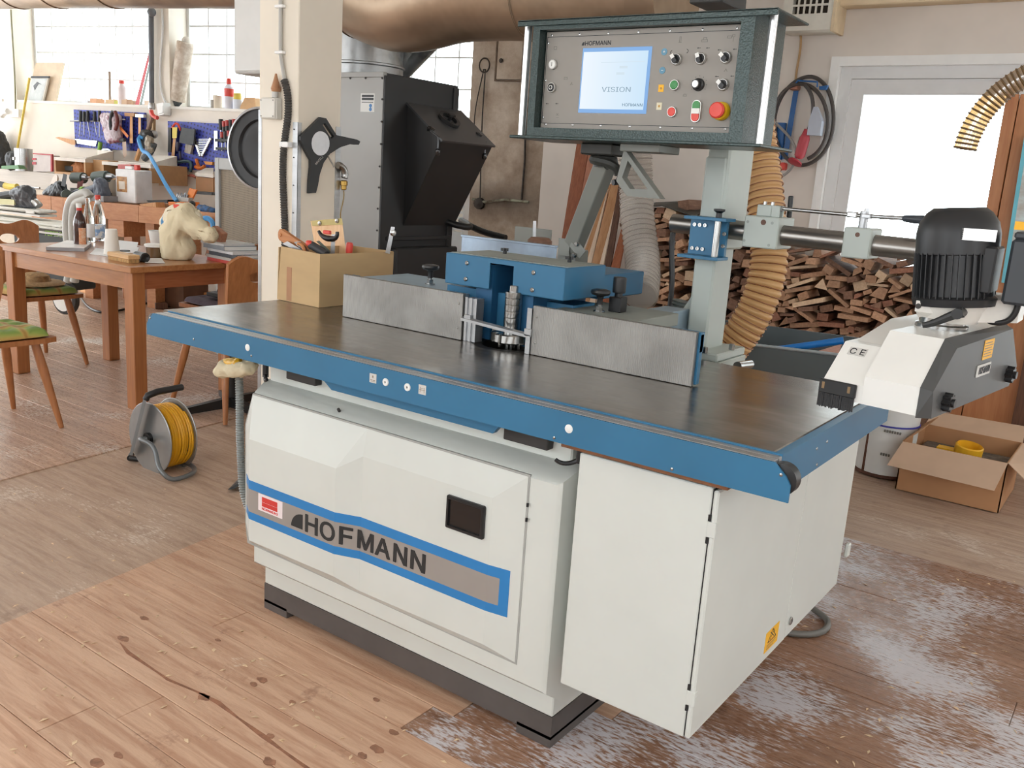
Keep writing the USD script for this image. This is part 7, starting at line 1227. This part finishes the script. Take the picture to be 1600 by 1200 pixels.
for nm_, lab, cat_, l, o, th_, m_ in (('small_tin', 'small white tin with a blue lid on the window sill', 'tin', [(128, 157), (137, 157), (137, 165), (128, 165)], -.06, .09, mt('tin_white', 'd9dde6', .5)), ('sill_pot', 'orange-brown pot on the window sill right of the white tin', 'pot', [(140, 154), (151, 154), (150, 165), (142, 165)], -.06, .1, mt('pot_orange', 'd6a27c', .6)),
    ('wood_block', 'pale wooden block on the sill at the foot of the upright stick', 'block', [(165, 156), (178, 155), (179, 167), (164, 166)], -.06, .1, mt('block_pale', 'd9b78c', .6)), ('yellow_sponge', 'yellow-green sponge pack on the window sill', 'sponge', [(178, 157), (186, 158), (186, 167), (178, 167)], -.06, .08, mt('sponge_yellow', 'd3cf6a', .7)), ('wood_block', 'brown wooden block in front of the spray bottle on the sill', 'block', [(190, 156), (198, 155), (198, 168), (190, 168)], -.04, .08, mt('block_brown', 'c9a98a', .6)),
    ('black_tray', 'flat black tray at the right end of the left window sill', 'tray', [(198, 165), (213, 165), (213, 168.5), (197, 168.5)], -.03, .12, TBK), ('sill_carton', 'pale carton behind the black tray on the sill', 'carton', [(198, 157), (212, 158), (212, 165), (198, 165)], -.14, .08, mt('carton_cream', 'e3cdb8', .6)), ('sill_carton', 'small cream carton at the foot of the dark air pipe', 'carton', [(225, 157), (236, 158), (236, 169), (226, 169)], -.04, .1, mt('carton_cream', 'e3cdb8')),
    ('open_carton_flat', 'brown carton with a raised flap on the sill of the second window', 'carton', [(382, 153), (398, 153), (400, 173), (374, 173), (376, 165)], -.05, .12, mt('carton_tan', 'cfa67a', .7))):
    solo(nm_, lab, cat_, [wpl(l, o, th_)], m_, False)
solo('round_stick', 'grey-brown upright stick standing on the window sill', 'stick', [wtube([(171, 112), (172, 156)], -.09, .012, 8, 4)], mt('stick_brown', '9d8c7c', .7))
sb_ = thing('spray_bottle', 'white plastic bottle with a red cap on the window sill', 'bottle', sill(191, 166)); obj(sb_, 'body', lathe([(.04, 0), (.043, .01), (.043, .17), (.02, .21), (.02, .22)], 18, sill(191, 166, -.1)), mt('bottle_pinkish', 'e6dbdc', .4)); obj(sb_, 'cap', lathe([(.024, .215), (.024, .245), (.0005, .247)], 14, sill(191, 166, -.1)), RD)
solo('red_strip', 'red profile strip leaning in the right corner of the left window', 'strip', [hull([AW(x, y, o) for x, y in ((233, 80), (236, 80), (216, 168), (210, 167)) for o in (-.1, -.07)])], mt('strip_red', 'd0555c', .4), False); solo('grey_strip', 'grey-green profile strip leaning beside the red strip', 'strip', [hull([AW(x, y, o) for x, y in ((235, 88), (237, 92), (221, 168), (217, 168)) for o in (-.06, -.04)])], mt('strip_grey', '8d9c98', .4), False)
ro = thing('rolled_mat', 'rolled brownish insulation mat leaning in the second window', 'roll', sill(276, 170)); r0, r1 = AW(277, 158, -.08), AW(290, 66, -.08); obj(ro, 'roll', cyl(r0, r1, .075, .078, 20, .006), mt('mat_brown', 'b9a693', .8, scale=14, col2='e0d6ca'), 40); obj(ro, 'tip', cyl(r0, AW(274, 170, -.08), .05, .012, 12), TGR); obj(ro, 'end', wball(291, 64, -.08, .04), mt('mat_pale', 'd9d2c8', .8))
ca = thing('foam_can', 'white and red foam can on the sill of the second window', 'can', sill(358, 172)); obj(ca, 'body', lathe([(.042, 0), (.044, .01), (.044, .2), (.02, .23)], 18, sill(358, 172)), mt('can_white', 'd8d4dc', .35)); obj(ca, 'red_band', lathe([(.0445, .12), (.0445, .19)], 18, sill(358, 172)), RD); obj(ca, 'nozzle', lathe([(.02, .225), (.022, .25), (.016, .28), (.0005, .285)], 12, sill(358, 172)), RD)
ca = thing('spray_can', 'short spray can with a yellow cap right of the foam can', 'can', sill(371, 173)); obj(ca, 'body', lathe([(.04, 0), (.042, .01), (.042, .09), (.036, .10)], 18, sill(371, 173)), mt('can_pale', 'd6dbe6', .35)); obj(ca, 'cap', lathe([(.036, .098), (.034, .155), (.0005, .157)], 16, sill(371, 173)), mt('mallet_yellow', 'd9c352'))
ca = thing('wax_tin', 'two-tone brown tin left of the foam can on the sill', 'tin', sill(340, 172)); obj(ca, 'body', lathe([(.044, 0), (.044, .125), (.04, .13), (.0005, .13)], 18, sill(340, 172)), mt('tin_cream', 'ddd0bb', .5)); obj(ca, 'band', lathe([(.0445, .0), (.0445, .09)], 18, sill(337, 172)), mt('tin_brown', '8d8478', .5))
# boxes behind the bench
CHB = mt('chipboard_edge', 'bd9468', .6, var=.08); LAM = mt('laminate_cream', 'ddd5ca', .5)
for lab, x0, x1, y0, y1, tp in (('open chipboard cubby with a wedge and a can in it, left behind the bench', 84, 134, 245, 275, (100, 236, 150)), ('open chipboard cubby behind the white canister, under the left tool board', 159, 236, 252, 286, (172, 240, 214))):
    b_ = thing('shelf_box', lab, 'shelf', AW((x0 + x1) / 2, y1, .5)); o = .55; s1, z1 = wsz(x0, y0, o); s0, z0 = wsz(x1, y1, o)
    obj(b_, 'panel', wbox(s0, s1, z1 - .03, z1, .1, o), LAM, False); obj(b_, 'panel', wbox(s0, s1, z0, z0 + .02, .1, o), CHB, False); obj(b_, 'panel', wbox(s0, s0 + .02, z0 + .02, z1 - .03, .1, o), CHB, False); obj(b_, 'panel', wbox(s1 - .02, s1, z0 + .02, z1 - .03, .1, o), CHB, False); obj(b_, 'back', wbox(s0 + .02, s1 - .02, z0 + .02, z1 - .03, .1, .12), CHB, False)
    obj(b_, 'end_panel', wbox(s0 - .19 if x0 < 100 else s0 - .004, s0 - .002, z0 - .02, z1 + .0, .1, .46), CHB, False)
    obj(b_, 'upper_tray', [wbox(s0 + .1, s1 - .1, z1 + .001, z1 + .012, .12, o - .1), wbox(s0 + .1, s1 - .1, z1 + .012, z1 + .09, .12, .13), hull([wpt(s0 + .1, z, o_) for z, o_ in ((z1 + .01, .12), (z1 + .01, o - .1), (z1 + .09, .12))] + [wpt(s0 + .112, z, o_) for z, o_ in ((z1 + .01, .12), (z1 + .01, o - .1), (z1 + .09, .12))])], LAM, False)
solo('wooden_wedge', 'round-backed orange wooden piece lying in the left cubby', 'wood', [bundle([(AW(x, y, .4), r_) for x, y, r_ in ((118, 264, .05), (128, 264, .05), (124, 258, .04))], 31)], mt('wedge_orange', 'c98a5c', .6), True); solo('dark_can', 'dark flat tool lying in the left cubby', 'tool', [wbox(wsz(113, 264, .45)[0], wsz(92, 264, .45)[0], wsz(100, 266, .45)[1], wsz(100, 259, .45)[1], .3, .45)], TGR, False)
p = AW(38, 267, .3); solo('steel_tube', 'short wide bright steel tube standing on the pale grey board at the left', 'tube', [lathe([(.085, 0), (.085, .22), (.078, .22), (.078, .01), (.0005, .01)], 24, p)], CHROME, 40)
rb = thing('red_organiser', 'pale box with red edges standing on the pale grey board', 'box', AW(66, 268, .33)); obj(rb, 'box', wpl([(53, 242), (80, 243), (80, 268), (52, 268)], .33, .1), mt('organiser_grey', 'c5bcb8', .5), False)
for k, l in enumerate(([(51, 239), (81, 241), (81, 243), (51, 241)], [(50, 247), (56, 247), (56, 250), (50, 250)], [(50, 253), (56, 253), (56, 257), (50, 257)], [(79, 242), (81, 242), (81, 268), (79, 268)])): obj(rb, 'red_edge', wpl(l, .335, .02), mt('edge_red', 'b2454a', .5), False)
solo('black_jacket', 'black bag hanging on the wall at the left edge', 'bag', [bundle([(AW(x, y, .12), r_) for x, y, r_ in ((-4, 215, .08), (0, 235, .1), (4, 252, .09), (-8, 255, .09))], 41)], TBK, True)
rt_ = thing('router', 'black electric router standing left of the bright steel tube', 'power tool', AW(22, 262, .3)); obj(rt_, 'body', bundle([(AW(x, y, .3), r_) for x, y, r_ in ((18, 246, .06), (24, 246, .06), (22, 258, .07))], 42), TBK, True); obj(rt_, 'white_window', wpl([(19, 245), (22, 245), (22, 250), (19, 250)], .39, .02), PVC2, False); obj(rt_, 'green_base', wpl([(2, 259), (28, 258), (30, 264), (2, 264)], .42, .2), mt('festo_green', '5f8a5e', .5), False)
# on the bench
BZ = .8865
def onb(px, py): return AZ(px, py, BZ)
jc = onb(198, 317); jd = .155; jt = thing('white_canister', 'white square canister with a brown picture label and red cap on the bench', 'canister', jc); hh = AP(198, 265, jc + WN * 0, WN)[2] - BZ
ja = V(.83, -.56, 0) / np.linalg.norm(V(.83, -.56, 0)); jx, jy = WD * -1, WN
jb = lambda s0, s1, o0, o1, z0, z1, bev=0: tf(bx(s0, s1, o0, o1, z0, z1, bev), jx, np.cross((0, 0, 1), jx), V(0, 0, 1), jc)
obj(jt, 'body', jb(-.13, .11, 0, .2, 0, hh, .008), mt('canister_white', 'e6e6e6', .4), 20); lbp = obj(jt, 'label', jb(-.11, .01, -.002, .002, hh * .32, hh * .78), mt('label_brown', '8a5a3a', .5, scale=20, col2='c99a62'), False); obj(lbp, 'label_light', jb(-.085, -.015, -.003, -.001, hh * .40, hh * .64), mt('label_light', 'e6ddcf', .5), False); obj(jt, 'cap', [jb(.03, .075, .06, .10, hh, hh + .045, .005)], RD, 20); obj(jt, 'grip', [jb(-.09, .0, .07, .10, hh + .0, hh + .03, .006)], mt('canister_white', 'e6e6e6'), 20)
solo('red_tin', 'reddish flat tin behind the white canister', 'tin', [wpl([(184, 257), (204, 257), (204, 264), (184, 264)], .6, .12)], mt('tin_red', 'bb5c55', .5), False)
def drill(name, lab, l_body, l_grip, l_chuck, o, base, cols):
    t_ = thing(name, lab, 'drill', AW(*base, o)); obj(t_, 'body', wtube(l_body, o, .05, 12), cols[0], 40); obj(t_, 'grip', hull([AW(x, y, o + d_) for x, y in l_grip for d_ in (-.035, .035)]), cols[1], 20); obj(t_, 'chuck', cyl(AW(*l_chuck[0], o), AW(*l_chuck[1], o), .032, .02, 12), TST); obj(t_, 'bit', cyl(AW(*l_chuck[1], o), AW(l_chuck[1][0] + 5, l_chuck[1][1] + .4, o), .008, n=6), TST); obj(t_, 'battery', hull([AW(*base, o) + WD * a + WN * b + V(0, 0, c) for a in (-.06, .06) for b in (-.04, .04) for c in (0, .05)]), cols[0], 20)
GRN_ = mt('drill_green_grey', '4a5650', .5, var=.2)
drill('cordless_drill', 'cordless drill with a red and black grip standing on the bench left of the canister', [(115, 278), (122, 278), (131, 278)], [(121, 282), (131, 282), (127, 298), (120, 299)], [(131, 277), (136, 277)], BO - .25, (123, 303), (GRN_, mt('drill_red', '7c3a33', .5)))
drill('cordless_drill', 'larger dark cordless drill right of the red gripped drill', [(148, 277), (158, 276), (168, 276)], [(153, 281), (165, 281), (164, 302), (154, 302)], [(168, 276), (177, 275.5)], BO - .2, (162, 310), (GRN_, mt('drill_dark', '40454c', .5)))
sd_ = thing('orbital_sander', 'grey-blue angle polisher lying on the bench in front of the drills', 'power tool', AW(150, 312, BO - .05)); obj(sd_, 'body', wtube([(112, 308), (126, 300), (140, 297), (156, 288)], BO - .08, .035, 10), mt('sander_blue_grey', '59606e', .4), 40); obj(sd_, 'head', bundle([(AW(x, y, BO - .1), r_) for x, y, r_ in ((157, 288, .06), (160, 302, .07))], 44), mt('sander_blue_grey', '59606e'), True); obj(sd_, 'pad', [wbox(wsz(173, 310, BO - .1)[0], wsz(142, 310, BO - .1)[0], BZ, BZ + .05, BO - .2, BO - .02)], mt('pad_grey', '8a8a8c', .5), False); obj(sd_, 'green_ring', wtube([(128, 298), (132, 298)], BO - .075, .038, 10, 4), mt('file_green', '7aa83a'))
ps = thing('plunge_saw', 'black plunge saw with an upright handle on the left end of the bench', 'power tool', AW(88, 306, BO)); obj(ps, 'body', bundle([(AW(x, y, BO - .02), r_) for x, y, r_ in ((74, 302, .04), (88, 301, .06), (98, 299, .05), (94, 291, .05))], 46), mt('saw_black', '333639', .35), True); obj(ps, 'handle', hull([AW(x, y, BO + d_) for x, y in ((99, 271), (105, 273), (102, 292), (95, 290)) for d_ in (-.03, .03)]), TBK, 20); obj(ps, 'guard', lathe([(.03, 0), (.085, .006), (.085, .02), (.03, .026)], 24, AW(87, 288, BO - .1), (-.2, -1, .3)), mt('guard_tan', 'a08a78', .4, .3), 40); obj(ps, 'knob', lathe([(.03, 0), (.05, .02), (.045, .05), (.0005, .055)], 16, AW(104, 305, BO), (.9, -.4, .1)), GRN_, 40)
yt = thing('yellow_scraper', 'yellow handled scraper with a long steel blade lying at the far left', 'scraper', AW(20, 292, .8)); obj(yt, 'handle', wtube([(8, 290), (18, 292), (27, 292)], .8, .03, 10), mt('mallet_yellow', 'd9c352')); obj(yt, 'blade', wtube([(27, 292), (45, 293), (62, 294)], .8, .01, 6), TST); obj(yt, 'grip_end', wtube([(-6, 287), (2, 288), (8, 290)], .8, .028, 10), TBK)
og = thing('bit_organiser', 'orange tray with drill bits standing on the bench right of the blue hose', 'tray', onb(283, 322)); oc_ = onb(280, 322); OM = mt('tray_orange', 'e88436', .5)
obj(og, 'tray', hull([AW(x, y, BO - .2) + WN * d_ for x, y in ((263, 315), (296, 316), (296, 322), (263, 321)) for d_ in (-.12, 0)]), OM, False); obj(og, 'lid', hull([AW(x, y, BO - .3) + WN * d_ for x, y in ((297, 294), (308, 297), (300, 313), (292, 312)) for d_ in (-.01, .01)]), OM, False)
obj(og, 'bits', [cyl(AW(x, 314, BO - .28), AW(x + 1, 300 + (x * 7 % 6), BO - .28), .008, n=6) for x in range(277, 294, 3)], TST, kind='stuff'); obj(og, 'grey_insert', hull([AW(x, y, BO - .22) + WN * d_ for x, y in ((275, 308), (295, 309), (294, 315), (275, 314)) for d_ in (-.05, 0)]), mt('insert_grey', 'a9aaa6', .5), False); obj(og, 'black_knob', wball(300, 319, BO - .15, .03), TBK)
for lab, l, o, th_, m_ in (('flat black case lying on the bench left of the orange tray', [(229, 313), (262, 312), (261, 317), (231, 316)], BO - .25, .15, TBK), ('grey pistol-like tools lying on the bench behind the orange tray', [(306, 299), (331, 301), (331, 305), (306, 303)], BO - .45, .1, TGR), ('pale wooden wedge lying on the bench front edge', [(218, 319), (243, 316), (244, 324), (220, 322)], BO - .03, .1, THW), ('cubby with a sloped grey shelf right of the orange clamps', [(306, 276), (333, 279), (333, 300), (306, 300)], .4, .3, mt('cubby_brown', 'a87a52', .6))): solo('bench_piece', lab, 'tool' if 'tool' in lab else 'case' if 'case' in lab else 'shelf' if 'cubby' in lab else 'wedge', [wpl(l, o, th_)], m_, False)
solo('cubby_top', 'pale sloped board lying on the cubby right of the orange clamps', 'board', [hull([AW(x, y, o) for x, y, o in ((305, 275, .42), (333, 278, .42), (333, 272, .42), (305, 270, .42), (322, 262, .1), (334, 262, .1))])], LAM, False); solo('blue_gloves', 'blue and black gloves lying at the right end of the bench', 'gloves', [bundle([(AW(x, y, BO - .1), r_) for x, y, r_ in ((312, 324, .025), (324, 327, .03), (331, 330, .03))], 51)], mt('gloves_blue', '3f6fa8', .7, scale=30, col2='4a4f55'), True); solo('blue_hose_ring', 'bright blue hose loop under the right end of the bench', 'hose', [wtube([(312, 350), (320, 341), (330, 345), (333, 355)], BO + .05, .022, 8)], mt('hose_sky', '4f9bd8'))
# tool cases stacked behind the dining table
SYS = mt('case_cream', 'd5d5cb', .45, var=.02); SYL = mt('case_white', 'deddd6', .45, var=.02)
def case(name, lab, px0, px1, py0, py1, o, dep, m_, lip=True):
    t_ = thing(name, lab, 'tool case', AW((px0 + px1) / 2, py1, o - dep / 2)); s1, z1 = wsz(px0, py0, o); s0, z0 = wsz(px1, py1, o)
    obj(t_, 'body', tf(bx(0, s1 - s0, 0, dep, z0, z1, .012), WD, np.cross((0, 0, 1), WD) , V(0, 0, 1), K + WD * s0 + WN * (o - 0) ) if np.cross((0, 0, 1), WD) @ WN < 0 else tf(bx(0, s1 - s0, -dep, 0, z0, z1, .012), WD, np.cross((0, 0, 1), WD), V(0, 0, 1), K + WD * s0 + WN * o), m_, 20)
    if lip:
        obj(t_, 'lid_rim', wbox(s0 - .004, s1 + .004, z1 - .05, z1 - .035, o - dep * .9, o + .006), m_, False)
        obj(t_, 'latch', wbox(s0 + .05, s0 + .14, z0 + .015, z1 - .03, o, o + .012), SYL, False)
    return t_, s0, s1, z0, z1
CO = 1.85
case('tool_case', 'cream tool case with a closed lid under the black vacuum head, middle of the stack', -30, 104, 335, 358, CO, .2, SYS)
case('tool_case', 'narrow white tool case on top of the cream case at the left edge', -30, 62, 319, 334, CO - .02, .17, SYL)
fb, s0, s1, z0, z1 = case('tool_case', 'black cased dust extractor with green lettering behind the dining table', 20, 112, 358, 455, CO, .24, mt('vac_black', '2d3130', .5), False)
q0, q1 = wsz(71, 366, CO)[0], wsz(101, 366, CO)[0]; zt_ = wsz(71, 367.5, CO)[1]; TXW = -WD
obj(fb, 'lettering', text('FESTOOL', .036, K + WD * q0 + WN * (CO + .0005) + V(0, 0, zt_), TXW, (0, 0, 1), .002, True, q0 - q1), mt('letters_green', '7aa62c', .5), False)
obj(fb, 'lettering', text('CLEANTEC', .014, K + WD * wsz(85, 368, CO)[0] + WN * (CO + .0005) + V(0, 0, wsz(85, 369, CO)[1]), TXW, (0, 0, 1), .002, True, wsz(85, 366, CO)[0] - wsz(102, 366, CO)[0]), GREYP, False)
obj(fb, 'top_cover', wbox(s0 - .01, s1 + .01, z1 - .004, z1 + .012, CO - .24, CO + .01), GREYP, False)
for sx in (s0 + .06,): obj(fb, 'wheel', [lathe([(.02, -.03), (.11, -.03), (.125, -.02), (.125, .02), (.11, .03), (.02, .03)], 32, AW(103, 466, CO + .05), WN)], RUBBER, 40); obj(fb, 'wheel_cap', lathe([(.100, .028), (.098, .036), (.02, .038), (.0005, .038)], 32, AW(103, 466, CO + .05), WN), WHITE, 40)
vh = thing('belt_sander', 'dark grey hand planer with a long handle on top of the white tool cases', 'power tool', AW(40, 320, CO)); obj(vh, 'body', bundle([(AW(x, y, CO - .1), r_) for x, y, r_ in ((28, 303, .06), (42, 302, .065), (44, 316, .03), (28, 318, .035), (55, 322, .02))], 61), mt('planer_grey', '4c4f54', .35), True); obj(vh, 'handle', wtube([(-10, 308), (8, 306), (24, 303)], CO - .1, .035, 10), TBK); obj(vh, 'nozzle', wtube([(46, 318), (55, 316), (61, 322)], CO - .1, .03, 10), CHROME)
solo('pale_block', 'pale yellow block under the planer at the left edge', 'block', [wpl([(-10, 310), (22, 312), (22, 320), (-10, 319)], CO - .05, .2)], mt('block_yellowish', 'd6d3a4', .6), False)
GHS = mt('vac_hose_grey', 'b9b9b4', .45, var=.04)
for lab, l in (('outer loop of pale grey vacuum hose rising behind the bottles', [(106, 440), (106, 380), (107, 325), (113, 311), (125, 304), (136, 302), (140, 308)]), ('inner loop of pale grey vacuum hose rising behind the syrup bottle', [(116, 440), (115, 380), (115, 330), (119, 318), (128, 313), (138, 309)])): solo('vacuum_hose', lab, 'hose', [sweep(smooth_path([AW(x, y, CO + .12) for x, y in l], 50), .032, 12)], GHS)
# odds and ends on the floor under the bench
rj = random.Random(9)
for k in range(7):
    s = 2.5 + k * .27; o = .55 + rj.uniform(-.1, .25); solo('floor_offcut', ('brown', 'pale', 'short', 'dark', 'broad', 'narrow', 'reddish')[k] + f' wooden offcut lying under the workbench, number {k + 1} from the right', 'offcut', [rotz(bx(-.25, .2, -.05, .05, 0, .05 + .04 * (k % 3)), rj.uniform(-30, 30)).apply_translation(wpt(s, .001, o))], (BWD, WPK, THW, WDK)[k % 4], False)
solo('floor_cable', 'black cable snaking over the floor between the table legs', 'cable', [sweep(smooth_path([AZ(120, 462, .01), AZ(142, 482, .01), AZ(165, 488, .01), AZ(195, 483, .01), AZ(225, 475, .01), AZ(262, 462, .01)], 40), .010, 6)], BLACK)
solo('bench_shelf_box', 'dark brown wooden box under the workbench behind the table leg', 'box', [wbox(3.02, 3.5, .001, .30, .45, .76)], mt('box_dark_brown', '6b4a36', .7, var=.15), False)

rc_ = random.Random(77); tri_ = []
for k in range(420):
    px, py = (rc_.uniform(0, 900), rc_.uniform(760, 1195)) if k % 3 else (rc_.uniform(940, 1590), rc_.uniform(900, 1195))
    p = AZ(px, py, 0)
    if -.5 < p[0] < 1.95 and .02 < p[1] < 1.1: continue
    L_ = rc_.uniform(.004, .014); a_ = rc_.uniform(0, 6.28); d_ = V(math.cos(a_), math.sin(a_), 0) * L_; n_ = V(-d_[1], d_[0], 0) * rc_.uniform(.2, .5); h_ = V(0, 0, rc_.uniform(.001, .004))
    tri_.append(hull([p + d_, p - d_, p + n_ + h_, p - n_ + h_ * .5, p + V(0, 0, .0005) + n_ * .5]))
solo('wood_chips', 'small pale wood chips and shavings scattered over the floorboards', 'wood chips', tri_, mt('chip_pale', 'd8bd9a', .8, var=.15, scale=20, world=True), False, kind='stuff')
